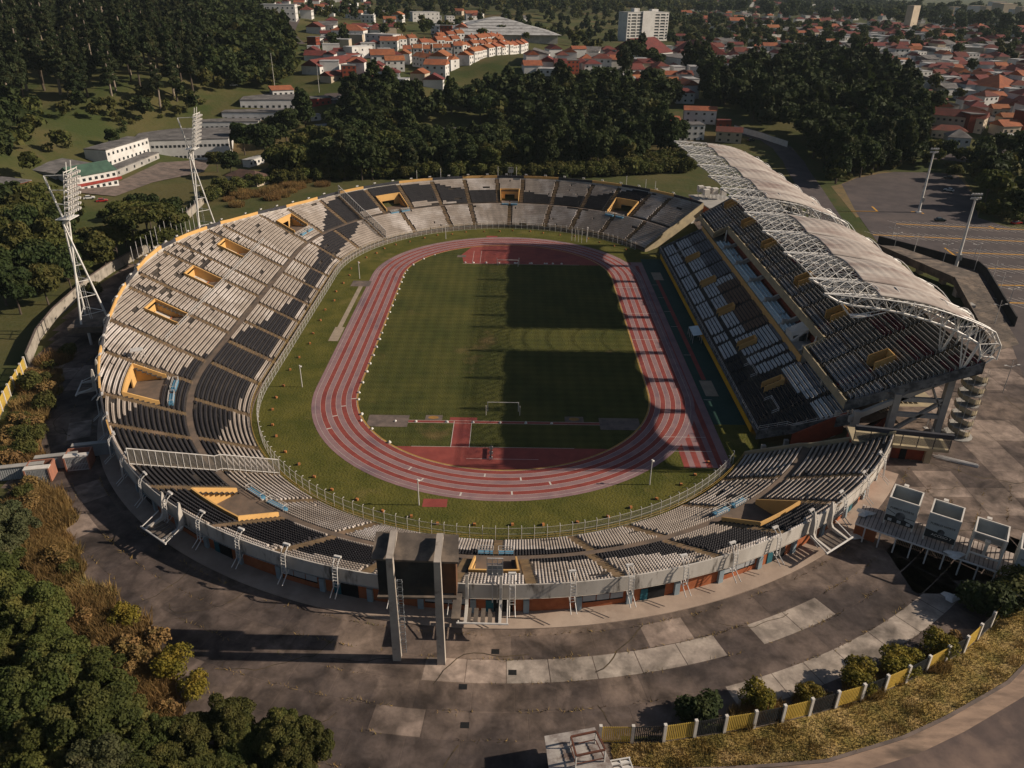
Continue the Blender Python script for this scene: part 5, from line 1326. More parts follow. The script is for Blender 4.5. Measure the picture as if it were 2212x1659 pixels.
bwall([(-112.5, -50.4), (-118, -36), (-121.1, -22.3), (-123.6, 0), (-123.5, 15), (-121.5, 33), (-118.4, 49.4)], 'stained concrete boundary wall curving round the left side under the nearer floodlight', 3.2)
bwall([(-122.4, 72.8), (-126.1, 107.8), (-116.4, 147.3), (-105, 178.9), (-96, 200)], 'long concrete boundary wall between the school grounds and the scrubby slope', 3.0)
bwall([tuple(gp(1240, 322)[:2]), tuple(gp(1330, 328)[:2]), tuple(gp(1480, 345)[:2])], 'grey retaining wall half hidden in scrub behind the far bend', 2.5)
bwall([tuple(gp(1585, 283)[:2]), tuple(gp(1640, 298)[:2]), tuple(gp(1700, 318)[:2])], 'white boundary wall beside the street behind the roof', 3.2, m=m_white)

# gate booths at the left
def booth(px, py, label, rz=.22):
    q = gz(px, py, PL); t = thing('gate_booth', label, 'gate booth', q, 'gate booths at the left', rz, local=True)
    b = MB()
    b.box((-2.0, 1.2, 0), (.25, 3.6, 2.9), 0); b.box((2.0, 1.2, 0), (.25, 3.6, 2.9), 0); b.box((0, 2.9, 0), (3.8, .25, 2.9), 0); b.build('side_wall', [mat('pink_wall', (0.33, 0.14, 0.09), (0.26, 0.12, 0.08), s=0.6)], t)
    b = MB(); b.box((0, .1, 2.9), (4.3, 1.3, .16), 0); b.build('roof', [m_white], t)
    b = MB(); b.box((0, -.45, 0), (3.8, .1, .2), 0); b.box((0, -.45, 2.6), (3.8, .1, .2), 0); b.box((0, -.45, 1.3), (3.8, .08, .12), 0)
    for i in range(15): b.box((-1.8+3.6*i/14, -.45, 0), (.13, .07, 2.7), 0)
    b.build('barred_gate', [m_shut], t)
booth(88, 1040, 'barred gate booth with white roof edge standing in full sun at the left'); booth(172, 1013, 'barred gate booth with white roof edge at the edge of the stand shadow')
for px, py, w, l in ((45, 1035, 8.5, 'corrugated gate screen at the left end of the booths'), (128, 1012, 7, 'corrugated gate screen between the two booths'), (212, 985, 8, 'corrugated gate screen in the shade beside the stand')):
    q = gz(px, py, PL); t = thing('gate_screen', l, 'gate', q, 'gate screens at the left', .25, local=True)
    b = MB()
    for i in range(24): b.box((-w/2+w*i/23, 0, .1), (.22, .10, 2.6), 0)
    b.box((0, .12, .1), (w, .05, 2.6), 0); b.build('sheet_panel', [m_shut], t)
    b = MB(); b.box((0, .3, 2.75), (w+.3, 1.1, .14), 0); b.build('roof', [m_grey], t)

# covered ticket gate with billboard cubes at the right
ga, gb = gz(1848, 1128, 12.3), gz(2290, 1278, 12.3); gd = (gb-ga); gl_ = math.hypot(gd[0], gd[1]); gang = math.atan2(gd[1], gd[0]); gc, gs = math.cos(gang), math.sin(gang)
tg = thing('ticket_gate', 'long covered ticket gate with a pale corrugated roof on white posts at the right edge', 'gate', (ga[0], ga[1], PL), rz=gang, local=True)
b = MB(); ns = 46; dp = 5.6
for i in range(ns):
    x0, x1 = gl_*i/ns, gl_*(i+1)/ns-.12
    b.hexa([(x0, -.2, 3.2), (x1, -.2, 3.2), (x1, dp, 3.5), (x0, dp, 3.5), (x0, -.2, 3.3), (x1, -.2, 3.3), (x1, dp, 3.6), (x0, dp, 3.6)])
b.hexa([(0, -.1, 3.0), (gl_, -.1, 3.0), (gl_, dp, 3.3), (0, dp, 3.3), (0, -.1, 3.19), (gl_, -.1, 3.19), (gl_, dp, 3.49), (0, dp, 3.49)], 1)
b.build('roof_sheet', [mat('pale_roof_sheet', (0.42, 0.35, 0.30), (0.30, 0.25, 0.22), s=0.5, c3=(0.18, 0.15, 0.14), s3=0.25, r=0.9), m_wood], tg)
b = MB(); b.box((gl_/2, -.35, 3.1), (gl_, .2, .2), 0); b.build('gutter', [m_metal], tg)
for i in range(12):
    b = MB(); b.box((gl_*(i+.7)/12.2, -.1, 0), (.22, .22, 3.1), 0); b.build('post', [m_metal], tg)
b = MB(); b.box((1.7, 1.0, 0), (3.4, .3, 3.0), 0); b.build('brick_wall', [m_brick], tg)
for i in range(9):
    b = MB(); x = 8.5+i*4.3
    if i % 3 == 2: continue
    for j in range(16): b.box((x-1.9+3.8*j/15, 2.6, 0), (.1, .06, 2.3), 0)
    b.box((x, 2.6, .2), (4, .08, .12), 0); b.box((x, 2.6, 2.2), (4, .08, .12), 0); b.build('turnstile_gate', [mat('gate_tan', (0.30, 0.19, 0.12), (0.24, 0.15, 0.10), s=1)], tg)
def text_part(name, s, size, M4, m, parent):
    cu = bpy.data.curves.new('tmp', 'FONT'); cu.body = s; cu.size = size; cu.align_x = 'CENTER'; cu.extrude = .01
    o = bpy.data.objects.new('tmp', cu); COL.objects.link(o); dg = bpy.context.evaluated_depsgraph_get(); me = bpy.data.meshes.new_from_object(o.evaluated_get(dg)); bpy.data.objects.remove(o)
    me.name = name; me.transform(M4); me.materials.clear(); me.materials.append(m); put(name, me, parent)
m_bill = mat('billboard_grey', (0.36, 0.385, 0.385), (0.31, 0.33, 0.33), s=0.5, r=0.7)
def cube(px, py, label, kind):
    q = gz(px, py, 12.6); t = thing('billboard_cube', label, 'billboard', (q[0], q[1], 12.3), 'billboard cubes on the ticket gate', gang, local=True); S = 4.3; h0, h1 = 1.3, 5.3
    b = MB()
    for x in (-S/2, S/2):
        for y in (-S/2, S/2): b.box((x, y, 0), (.26, .26, h1), 0)
    for z in (h0, h1-.2):
        for s in (-1, 1): b.box((0, s*S/2, z), (S+.26, .22, .22), 0); b.box((s*S/2, 0, z), (.22, S-.22, .22), 0)
    b.build('frame', [m_white], t)
    for nm, x, y, sx, sy in (('back_board', 0, S/2, S-.2, .1), ('side_board', -S/2, 0, .1, S-.2), ('side_board', S/2, 0, .1, S-.2)):
        b = MB(); b.box((x, y, h0+.2), (sx, sy, h1-h0-.4), 0); b.build(nm, [m_bill], t)
    b = MB(); b.box((0, 0, 0), (.45, .45, 2.6), 0); b.box((0, 0, 2.6), (.75, .75, .35), 0); b.build('lamp_stub', [m_white], t)
    b = MB(); b.box((-.6, S/2+1.6, 3.9), (.7, .7, .9), 0); b.box((-.6, S/2+.8, 4.1), (.12, 1.2, .12), 0); b.build('spotlight', [m_white], t)
    if kind == 0: return
    yb = -S/2-.14
    b = MB(); b.box((0, yb, h0-.5), (S+.1, .12, h1-h0+.45), 0); b.build('front_board', [m_bill], t)
    b = MB(); w = S/2+.02
    b.add([(-w, yb-.075, h0-.5), (w, yb-.075, h0-.5), (w, yb-.075, h0+(.15 if kind == 1 else .55)), (.2, yb-.075, h0+.75), (-.2, yb-.075, h0+.8), (-w, yb-.075, h0+(.75 if kind == 1 else 1.0))], [(0, 1, 2, 3, 4, 5)]); b.build('black_band', [m_black], t)
    b = MB(); b.add([(.75*math.cos(R(a))*(1 if kind == 1 else .7), yb-.085, h0+1.05+.75*math.sin(R(a))*(1 if kind == 1 else .7)) for a in range(0, 360, 20)], [tuple(range(18))]); b.build('round_emblem', [m_stain], t)
    T = lambda x, z: Matrix.Translation((x, yb-.09, z)) @ Matrix.Rotation(R(90), 4, 'X')
    text_part('lettering', 'PUEBLO NORTE', .50, T(0, h0+2.1), m_black, t)
    if kind == 1:
        b = MB()
        for a in ((-w, h0+1.75, -.8, h0+1.2), (.8, h0+.95, w, h0+.95)): b.hexa([(a[0], yb-.08, a[1]), (a[2], yb-.08, a[3]), (a[2], yb-.07, a[3]), (a[0], yb-.07, a[1]), (a[0], yb-.08, a[1]+.1), (a[2], yb-.08, a[3]+.1), (a[2], yb-.07, a[3]+.1), (a[0], yb-.07, a[1]+.1)])
        for x in (-1.4, 0, 1.4): b.box((x, yb-.09, h0-.3), (.6, .03, .5), 1)
        b.build('emblems', [m_black, m_shut], t)
    else:
        text_part('lettering', 'ACCESO 7' if kind == 2 else 'ACCESO', .62, T(.2, h0+.05), m_white, t)
cube(1944, 1122, 'white billboard cube with a round emblem and black badge band, nearest the stand', 1)
cube(2030, 1156, 'white billboard cube lettered ACCESO 7 above the middle of the ticket gate', 2)
cube(2124, 1198, 'open white billboard frame without a front board on the ticket gate', 0)
cube(2222, 1236, 'white billboard cube with a red lower edge cut off by the right edge', 3)
def rag(px, py, z, label):
    q = gz(px, py, z); b = MB(); n = 10; V = [(q[0], q[1], z+.45)]
    for j in (1, 2):
        for i in range(n): a = 2*math.pi*i/n; rr_ = j*.75*(1+.35*math.sin(3*a+px)); V.append((q[0]+rr_*math.cos(a), q[1]+rr_*.7*math.sin(a), z+(.35 if j == 1 else .03)+.12*math.sin(5*a)))
    b.add(V, [(0, 1+i, 1+(i+1) % n) for i in range(n)]); b.add(V, [(1+i, 1+n+i, 1+n+(i+1) % n, 1+(i+1) % n) for i in range(n)])
    o = b.build('crumpled_sheet', [m_sack], None, org=tuple(q)); tag(o, label, 'plastic sheet')
rag(1868, 1108, 12.7, 'crumpled white sheet lying on the ticket gate roof near the stand'); rag(2062, 1198, 12.7, 'crumpled white sheet on the ticket gate roof under the lettered cube'); rag(2190, 1285, 12.7, 'crumpled pale sheet on the front edge of the ticket gate roof'); rag(1850, 1158, PL+.1, 'crumpled white tarpaulin on the dark ground beside the brick wall'); rag(2056, 1290, PL+.1, 'small white plastic scrap on the shaded concrete below the ticket gate'); rag(172, 1264, PL+.1, 'small white bundle in dry weeds beside the green trees')

# kiosk at the bottom edge
kq = [gz(1176, 1590, 13.0), gz(1285, 1571, 13.0), gz(1340, 1690, 13.0), gz(1193, 1715, 13.0)]
ks = thing('guard_house', 'guard house with pale metal roof and rusty tank frame at the bottom edge', 'kiosk', ((kq[0][0]+kq[2][0])/2, (kq[0][1]+kq[2][1])/2, PL))
def bil(u, v, z): p = (kq[0]*(1-u)+kq[1]*u)*(1-v)+(kq[3]*(1-u)+kq[2]*u)*v; return (p[0], p[1], z)
b = MB(); n = 16
for i in range(n):
    v0, v1 = i/n, (i+.90)/n; b.hexa([bil(0, v0, 12.85), bil(1, v0, 12.85), bil(1, v1, 12.85), bil(0, v1, 12.85), bil(0, v0, 13.02), bil(1, v0, 13.02), bil(1, v1, 12.97), bil(0, v1, 12.97)])
b.build('roof', [mat('pale_sheet_metal', (0.36, 0.33, 0.30), (0.25, 0.22, 0.205), s=0.8, c3=(0.13, 0.095, 0.08), s3=0.7, lo3=.48, r=0.8)], ks)
b = MB(); b.hexa([bil(.08, .06, PL), bil(.92, .06, PL), bil(.92, .94, PL), bil(.08, .94, PL), bil(.08, .06, 12.3), bil(.92, .06, 12.3), bil(.92, .94, 12.3), bil(.08, .94, 12.3)]); b.build('wall', [m_wallc], ks)
b = MB(); c = [(.42, .30), (.88, .28), (.90, .62), (.42, .64)]
for i in range(4):
    b.tube(bil(*c[i], 15.0), bil(*c[(i+1) % 4], 15.0), .14, 0, 4); b.tube(bil(*c[i], 13.6), bil(*c[(i+1) % 4], 13.6), .07, 0, 4); b.tube(bil(*c[i], 13), bil(*c[i], 15.0), .09, 1, 5)
b.build('tank_frame', [mat('rust', (0.12, 0.045, 0.028), (0.08, 0.035, 0.025), s=1), m_metal], ks)
b = MB()
for s in (1.04, 1.2, 1.36):
    b.tube(bil(s, .55, 12.2), bil(s+.02, 1.2, PL), .1, 0, 4); b.tube(bil(s, .55, 12.2), bil(s, .55, PL), .08, 0, 4)
for z in (12.2, 11.2): b.tube(bil(1.02, .55, z), bil(1.38, .55, z), .09, 0, 4)
for k in range(10): b.hexa([bil(1.04, .56+.062*k, 11.9-.3*k), bil(1.36, .56+.062*k, 11.9-.3*k), bil(1.36, .61+.062*k, 11.9-.3*k), bil(1.04, .61+.062*k, 11.9-.3*k), bil(1.04, .56+.062*k, 12-.3*k), bil(1.36, .56+.062*k, 12-.3*k), bil(1.36, .61+.062*k, 12-.3*k), bil(1.04, .61+.062*k, 12-.3*k)])
b.build('steel_stair', [m_metal], ks)

# stacked poles, drain lids
st = thing('stacked_poles', 'stack of long pale pipes lying on the plaza beside the red ground floor', 'pipes', gz(2050, 1000, PL))
b = MB(); p0, p1 = gz(2020, 988, PL), gz(2110, 1008, PL)
for k in range(14):
    o_ = Vector((rng.normal(0, .1), -.55+.085*k, .12+.14*(k % 3))); b.tube(Vector(p0)+o_+Vector((rng.uniform(-1, 1), 0, 0)), Vector(p1)+o_, .09, 0, 5)
b.build('pipe_bundle', [m_metal], st)
mb = MB()
for px, py in ((1107, 1453), (1000, 1484), (1004, 1567), (1070, 1408)): q = gz(px, py, PL); rect(mb, q[0]-.55, q[1]-.45, q[0]+.55, q[1]+.45, PL+.05)
sheet('drain_covers', mb, [m_dark])

# entrance block under the main stand beside the near stand
eb = thing('entrance_block', 'low red entrance block with a glazed balcony beside the near stand end', 'building', gz(1960, 985, PL))
q0, q1 = gz(1925, 992, PL), gz(2000, 1000, PL); d = (q1-q0); d /= np.linalg.norm(d); nrm = np.array([-d[1], d[0], 0])
def EB(a, b_, z): p = q0+d*a+nrm*b_; return (p[0], p[1], z)
Lb = float(np.linalg.norm(q1-q0))
def ebox(bm, a0, a1, b0, b1, z0, z1, m=0): bm.hexa([EB(a0, b0, z0), EB(a1, b0, z0), EB(a1, b1, z0), EB(a0, b1, z0), EB(a0, b0, z1), EB(a1, b0, z1), EB(a1, b1, z1), EB(a0, b1, z1)], m)
b = MB(); ebox(b, -8, Lb, .6, 4, PL, 12.0); b.build('wall', [m_redw], eb)
b = MB(); ebox(b, 1.4, 2.6, .5, .6, PL, 11.4); b.build('door', [m_dark], eb)
b = MB(); ebox(b, -8, Lb+3.2, -.6, 5, 12.0, 12.6); ebox(b, Lb-.6, Lb+.6, -.2, 1, PL, 12.0); b.build('balcony_slab', [m_cream], eb)
b = MB(); ebox(b, -8, Lb+3.2, -.6, -.5, 13.0, 14.6); ebox(b, Lb+3.1, Lb+3.2, -.5, 5, 13.0, 14.6); me = b.mesh('glazing', [m_mesh], org=eb['_o']); put('glazing', me, eb)
b = MB(); ebox(b, -8, Lb+3.4, -.6, .1, 15.0, 15.9)
for a in np.linspace(-8, Lb+3, 7): ebox(b, a, a+.12, -.6, -.48, 12.6, 15.0)
b.build('roof_edge', [m_parap], eb)

# ------------------------------------------------------------------ car park
def gzp(*ps, z=PL): return [tuple(gz(a, b, z)[:2]) for a, b in ps]
m_asph = mat('car_park_asphalt', (0.082, 0.067, 0.065), (0.062, 0.051, 0.051), s=0.2, c3=(0.105, 0.082, 0.075), s3=0.05, r=0.95, det=8)
m_lyel = mat('line_yellow', (0.50, 0.26, 0.035), (0.42, 0.21, 0.03), s=0.5)
mb = MB(); P = gzp((1818, 398), (1850, 385), (1900, 375), (1985, 366), (2070, 380), (2108, 430), (2112, 470), (2180, 492), (2260, 500), (2330, 620), (2330, 880), (2225, 850), (2185, 745), (2110, 650), (2060, 600), (1990, 570), (1900, 530), (1850, 460))
mb.prism(P, PL-.2, PL+.045); sheet('car_park', mb, [m_asph])
mb = MB(); P = gzp((1795, 402), (1815, 398), (1850, 382), (1900, 371), (1985, 360), (2075, 374), (2120, 440), (2112, 470), (2100, 430), (2068, 386), (1985, 371), (1900, 379), (1852, 390), (1822, 405), (1870, 465), (1850, 470))
mb.prism(P, PL-.2, PL+.03); sheet('dry_verge', mb, [mat('dry_verge', (0.17, 0.115, 0.05), (0.11, 0.085, 0.04), s=0.3)])
Z3 = lambda x, y: (1468.8+.336*x, .336*y)
Z6 = lambda x, y: (1769.6+.2*x, 530.9+.2*y)
mb = MB()
def pline(a, b, w, ticks=True, m=0):
    (x0, y0), (x1, y1) = gzp(a, b); L = math.hypot(x1-x0, y1-y0); dx, dy = (x1-x0)/L, (y1-y0)/L; nx, ny = -dy, dx
    mb.quad((x0-nx*w, y0-ny*w, PL+.062), (x1-nx*w, y1-ny*w, PL+.062), (x1+nx*w, y1+ny*w, PL+.062), (x0+nx*w, y0+ny*w, PL+.062), m)
    if ticks:
        s = 1.0
        while s < L-1:
            for sg in (-1, 1):
                ax, ay = x0+dx*s+nx*sg*.5, y0+dy*s+ny*sg*.5; bx2, by2 = ax-dx*3.0*sg+nx*sg*4.0, ay-dy*3.0*sg+ny*sg*4.0; tx, ty = dx*.10, dy*.10
                mb.quad((ax-tx, ay-ty, PL+.06), (ax+tx, ay+ty, PL+.06), (bx2+tx, by2+ty, PL+.06), (bx2-tx, by2-ty, PL+.06), 1)
            s += 2.75
for a, b, t in ((Z3(1390, 1440), Z3(2300, 1482), 1), (Z3(1240, 1510), Z3(2400, 1562), 1), (Z6(950, 52), Z6(1290, 58), 1), (Z6(1480, 75), Z6(2400, 106), 1), (Z6(1630, 238), Z6(2500, 268), 1), (Z6(1870, 425), Z6(2500, 436), 1), (Z6(2000, 615), Z6(2600, 634), 1),
                (Z3(1100, 1358), Z3(1270, 1360), 0), (Z3(1235, 1328), Z3(1270, 1360), 0), (Z3(1485, 1362), Z3(1540, 1362), 0), (Z3(1540, 1362), Z3(1567, 1375), 0), (Z6(890, 10), Z6(955, 55), 0), (Z6(1355, 25), Z6(1480, 120), 0), (Z6(1480, 122), Z6(1550, 126), 0), (Z3(1985, 1455), Z3(2050, 1478), 0)):
    pline(a, b, .38, bool(t))
sheet('parking_marks', mb, [m_lyel, m_line])
bp = gzp((1895, 527), (1990, 552), (2060, 571), (2110, 583), (2127, 598), (2160, 655), (2190, 706))
wl_ = thing('retaining_wall', 'dark parapet wall stepping along the edge of the car park above the concrete stairs', 'wall', (*bp[3], PL)); b = MB(); b.wall(bp, PL-.2, PL+3.0, .4); b.build('wall_panel', [mat('dark_wall', (0.022, 0.021, 0.022), (0.035, 0.033, 0.032), s=.4)], wl_)
br = thing('concrete_ramp', 'broad weathered concrete bridge deck and long flight of stairs beside the roof', 'stairs', (*gzp((2080, 640))[0], PL))
b = MB(); D_ = gzp((1885, 528), (2062, 604), (2110, 590), (1940, 532), z=13.5); b.prism(D_, 12.6, 13.5); b.build('bridge_deck', [m_wood], br)
b = MB(); b.wall([D_[0], D_[1]], 11.9, 14.3, .5); b.build('parapet', [m_wood], br)
A0, A1 = gz(2062, 604, 13.5), gz(2112, 590, 13.5); B0, B1 = gz(2150, 765, PL), gz(2205, 748, PL)
b = MB(); n = 36
for k in range(n):
    t0, t1 = k/n, (k+1)/n; zt = 13.5-(13.5-PL)*(k+1)/n-(0 if k % 9 else 0); p = [A0*(1-t0)+B0*t0, A1*(1-t0)+B1*t0, A1*(1-t1)+B1*t1, A0*(1-t1)+B0*t1]
    b.hexa([(q[0], q[1], zt-.9) for q in p]+[(q[0], q[1], zt+(.06 if k % 9 == 0 else 0)) for q in p])
b.build('steps', [m_wood], br)
b = MB()
for k in range(12):
    t0, t1 = k/12, (k+1)/12; p, q = A0*(1-t0)+B0*t0, A0*(1-t1)+B0*t1; b.hexa([(p[0], p[1], p[2]-1.2), (q[0], q[1], q[2]-1.2), (q[0]-.4, q[1]-.3, q[2]-1.2), (p[0]-.4, p[1]-.3, p[2]-1.2), (p[0], p[1], p[2]+1), (q[0], q[1], q[2]+1), (q[0]-.4, q[1]-.3, q[2]+1), (p[0]-.4, p[1]-.3, p[2]+1)])
b.build('side_wall', [m_wood], br)
for px, py in ((1985, 590), (2035, 612), (2065, 640), (2092, 680)):
    q = gz(px, py, PL); b = MB(); b.box((q[0], q[1], PL-.3), (1.4, 2.2, 3.6), 0); b.build('pier', [m_grey], br)
sl = None
for i, (px, py) in enumerate(((1922, 533), (1929, 545), (1972, 553), (2036, 570), (2104, 584), (2139, 617), (2154, 645), (2174, 672), (2145, 709), (2166, 848), (2100, 570))):
    l = ['double armed white street lamp at the far end of the dark parapet', 'branched white lamp standing on the bridge deck', 'white street lamp beside the roof edge at the far car park', 'white street lamp above the middle of the bridge deck', 'white street lamp at the top of the broad stairs', 'white street lamp at the first bend of the dark parapet', 'white street lamp beside the second flight of stairs', 'white street lamp near the bottom of the dark parapet', 'white street lamp at the foot of the broad stairs', 'branched white lamp on the plaza beyond the spiral stair', 'white street lamp near the tall mast base'][i]
    q = gz(px, py, PL)
    if sl is None:
        sl = thing('street_lamp', l, 'street lamp', q, 'street lamps round the car park', local=True)
        b = MB(); b.tube((0, 0, 0), (0, 0, 8.2), .11, 0, 6, r2=.07); b.build('pole', [m_metal], sl)
        b = MB()
        for s in (-1, 1): b.tube((0, 0, 6.6), (s*1.5, 0, 7.0), .06, 0, 4); b.box((s*1.6, 0, 6.95), (.7, .25, .14), 0)
        b.build('lamp_arms', [m_metal], sl)
    else: dup(sl, q, rng.uniform(-.4, .4), l)
for px, py, l in ((1984, 459, 'tall tapering white lamp mast on a yellow edged island in the open car park'), (2061, 589, 'tall tapering white lamp mast rising from the marked parking bays')):
    q = gz(px, py, PL); t = thing('lamp_mast', l, 'lamp mast', q, 'tall masts of the car park', local=True); H_ = 24
    b = MB(); b.tube((0, 0, 0), (0, 0, H_), .55, 0, 8, r2=.32); b.box((0, 0, -.1), (2.2, 1.6, .5), 0); b.build('mast', [m_steel], t)
    b = MB(); b.box((0, 0, H_), (3.2, .3, .2), 0); b.box((0, 0, H_+1.3), (3.2, .3, .2), 0); b.box((0, 0, H_), (.3, 2.4, .2), 0); b.build('head_frame', [m_steel], t)
    for x in (-1.3, -.4, .4, 1.3):
        b = MB()
        for z in (.2, 1.4): b.box((x, -.35, H_+z), (.55, .5, .55), 0)
        b.build('floodlight', [m_metal], t)
    b = MB(); b.box((.5, -.4, 4.4), (.7, .6, 1.8), 0); b.build('control_box', [m_grey], t)

# ------------------------------------------------------------------ cars
m_tyre = mat('tyre', (0.015, 0.015, 0.016), r=0.9)
m_cglass = mat('car_glass', (0.015, 0.018, 0.02), r=0.08, spec=0.6)
m_lamp = mat('headlamp_glass', (0.6, 0.6, 0.58), r=0.1); m_tail = mat('tail_lamp', (0.35, 0.01, 0.01), r=0.2)
CARP = {}
def car(px, py, rz, col, label, z=None, g='parked cars'):
    q = gz(px, py, z) if z is not None else gp(px, py)
    if col in CARP: return dup(CARP[col], q, rz, label)
    c = {'white': (.62, .62, .60), 'red': (.33, .02, .02), 'dark': (.02, .026, .035), 'silver': (.36, .37, .38), 'blue': (.03, .05, .12), 'green': (.01, .03, .03)}[col]
    t = thing('parked_car', label, 'car', q, g, rz, local=True); m = mat('car_paint_'+col, c, tuple(k*.9 for k in c), r=.3, spec=.5)
    prof = [(-2.15, .35), (-2.2, .75), (-1.95, .95), (-1.0, 1.0), (1.1, 1.0), (2.0, .82), (2.2, .6), (2.15, .35)]
    b = MB(); V = []
    for s in (-1, 1):
        V += [(x, s*(.86 if 0 < i < 7 else .8), z_) for i, (x, z_) in enumerate(prof)]
    n = len(prof); b.add(V, [tuple(reversed(range(n))), tuple(range(n, 2*n))]+[(i, (i+1) % n, n+(i+1) % n, n+i) for i in range(n)]); b.build('body', [m], t)
    b = MB(); b.hexa([(-1.7, -.78, .98), (1.05, -.78, .98), (1.05, .78, .98), (-1.7, .78, .98), (-1.2, -.62, 1.44), (.35, -.62, 1.44), (.35, .62, 1.44), (-1.2, .62, 1.44)]); b.build('windows', [m_cglass], t)
    b = MB(); b.hexa([(-1.25, -.64, 1.44), (.4, -.64, 1.44), (.4, .64, 1.44), (-1.25, .64, 1.44), (-1.15, -.58, 1.5), (.28, -.58, 1.5), (.28, .58, 1.5), (-1.15, .58, 1.5)]); b.build('roof', [m], t)
    for x in (-1.35, 1.35):
        for y in (-.82, .82):
            b = MB(); b.tube((x, y-.1, .33), (x, y+.1, .33), .33, 0, 12); b.build('wheel', [m_tyre], t)
    for s in (-1, 1):
        b = MB(); b.box((2.13, s*.6, .6), (.12, .35, .14), 0); b.build('headlight', [m_lamp], t)
        b = MB(); b.box((-2.17, s*.6, .66), (.1, .35, .16), 0); b.build('tail_light', [m_tail], t)
    CARP[col] = t; return t
car(2049, 413, 2.4, 'white', 'white hatchback parked alone on the open car park', PL)
car(2048, 386, 2.6, 'dark', 'dark car parked in the tree shade at the far end of the car park', PL)
car(2030, 478, 0.05, 'green', 'dark green car crossing the car park beside the yellow line', PL)
car(2195, 484, .3, 'red', 'small red car at the hedge end of the car park', PL)

# ------------------------------------------------------------------ people on the volleyball court
m_skin = mat('skin', (0.30, 0.16, 0.10), (0.26, 0.14, 0.09), s=3)
def skin_mesh(name, pts, edges, rad, m, parent, sub=1):
    me = bpy.data.meshes.new(name); me.from_pydata(pts, edges, []); me.materials.append(m)
    o = put(name, me, parent); sk_ = o.modifiers.new('skin', 'SKIN'); sk_.use_smooth_shade = True
    for v, r in zip(me.skin_vertices[0].data, rad): v.radius = (r, r)
    me.skin_vertices[0].data[0].use_root = True
    if sub: s = o.modifiers.new('sub', 'SUBSURF'); s.levels = sub; s.render_levels = sub
    return o
def person(px, py, rz, label, shirt, arms, lean, stride):
    q = gz(px, py, PL+.04); t = thing('person', label, 'person', q, None, rz, local=True)
    hipz, sh = .92, 1.42; lx = lean
    pts = [(0, 0, hipz), (lx*.5, 0, 1.18), (lx, 0, sh), (lx*1.15, 0, 1.54), (lx*1.25, 0, 1.66), (lx*1.25+.015, 0, 1.78)]
    rad = [.135, .125, .14, .055, .10, .075]; E = [(0, 1), (1, 2), (2, 3), (3, 4), (4, 5)]
    for s in (-1, 1):
        i = len(pts); st_ = stride*s
        pts += [(0, s*.10, hipz-.05), (st_*.5+.05, s*.11, .50), (st_, s*.11, .09), (st_+.16, s*.12, .04)]; rad += [.095, .065, .04, .035]; E += [(0, i), (i, i+1), (i+1, i+2), (i+2, i+3)]
        i = len(pts); e, h = arms[0 if s < 0 else 1]
        S = (lx, s*.2, sh-.02); pts += [S, (S[0]+e[0], S[1]+s*e[1], S[2]+e[2]), (S[0]+h[0], S[1]+s*h[1], S[2]+h[2])]; rad += [.06, .042, .03]; E += [(2, i), (i, i+1), (i+1, i+2)]
        hx = Vector(pts[i+2]); dr_ = (hx-Vector(pts[i+1])).normalized()
        pts.append(tuple(hx+dr_*.09)); rad.append(.032); E.append((i+2, i+3)); k0 = i+3
        for f in range(4):
            pts.append(tuple(hx+dr_*(.17+.015*(f % 2))+Vector((.022*(f-1.5), .01*f, 0)))); rad.append(.009); E.append((k0, len(pts)-1))
        pts.append(tuple(hx+dr_*.08+Vector((.05, 0, .03)))); rad.append(.010); E.append((i+2, len(pts)-1))
    skin_mesh('body', pts, E, rad, m_skin, t)
    P2 = [pts[1], pts[2]]+[p for s in (-1, 1) for p in ((lx, s*.2, sh-.02),)]+[tuple(Vector((lx, s*.2, sh-.02)).lerp(Vector((lx+arms[0 if s < 0 else 1][0][0], s*(.2+arms[0 if s < 0 else 1][0][1]), sh-.02+arms[0 if s < 0 else 1][0][2])), .7)) for s in (-1, 1)]
    skin_mesh('shirt', [(lx*.2, 0, .98)]+P2, [(0, 1), (1, 2), (2, 3), (2, 4), (3, 5), (4, 6)], [.155, .145, .16, .08, .08, .065, .065], shirt, t)
    skin_mesh('shorts', [(0, 0, hipz+.03), (0, -.10, .86), (0, .10, .86), (stride*-.25+.03, -.11, .62), (stride*.25+.03, .11, .62)], [(0, 1), (0, 2), (1, 3), (2, 4)], [.155, .115, .115, .1, .1], m_black, t)
    b = MB(); n = 8
    V = [(lx*1.25+.11*math.cos(ph)*math.cos(a)-.015, .10*math.cos(ph)*math.sin(a), 1.74+.105*math.sin(ph)) for ph in (0, .7, 1.4) for a in np.linspace(0, 2*math.pi, n, endpoint=False)]
    b.add(V, [(j*n+i, j*n+(i+1) % n, (j+1)*n+(i+1) % n, (j+1)*n+i) for j in range(2) for i in range(n)]); b.build('hair', [mat('dark_hair', (.02, .014, .01))], t)
    b = MB(); fx = lx*1.25+.095
    for s in (-1, 1): b.box((fx, s*.035, 1.675), (.02, .022, .014), 0)
    b.box((fx+.012, 0, 1.64), (.035, .022, .04), 1); b.box((fx-.002, 0, 1.605), (.02, .045, .010), 0)
    for s in (-1, 1): b.box((lx*1.25, s*.105, 1.63), (.035, .02, .06), 1)
    b.build('face', [m_black, m_skin], t)
dn = ((.05, .06, -.28), (.12, .08, -.52)); up = ((.12, .05, .18), (.22, .0, .44)); fw = ((.14, .05, -.22), (.36, .0, -.26))
m_s1 = mat('shirt_dark', (.03, .03, .035)); m_s2 = mat('shirt_white', (.6, .58, .56)); m_s3 = mat('shirt_maroon', (.15, .03, .04))
person(1991, 906, -1.2, 'person in a dark shirt with raised arms nearest the volleyball net', m_s1, (up, up), .05, .12)
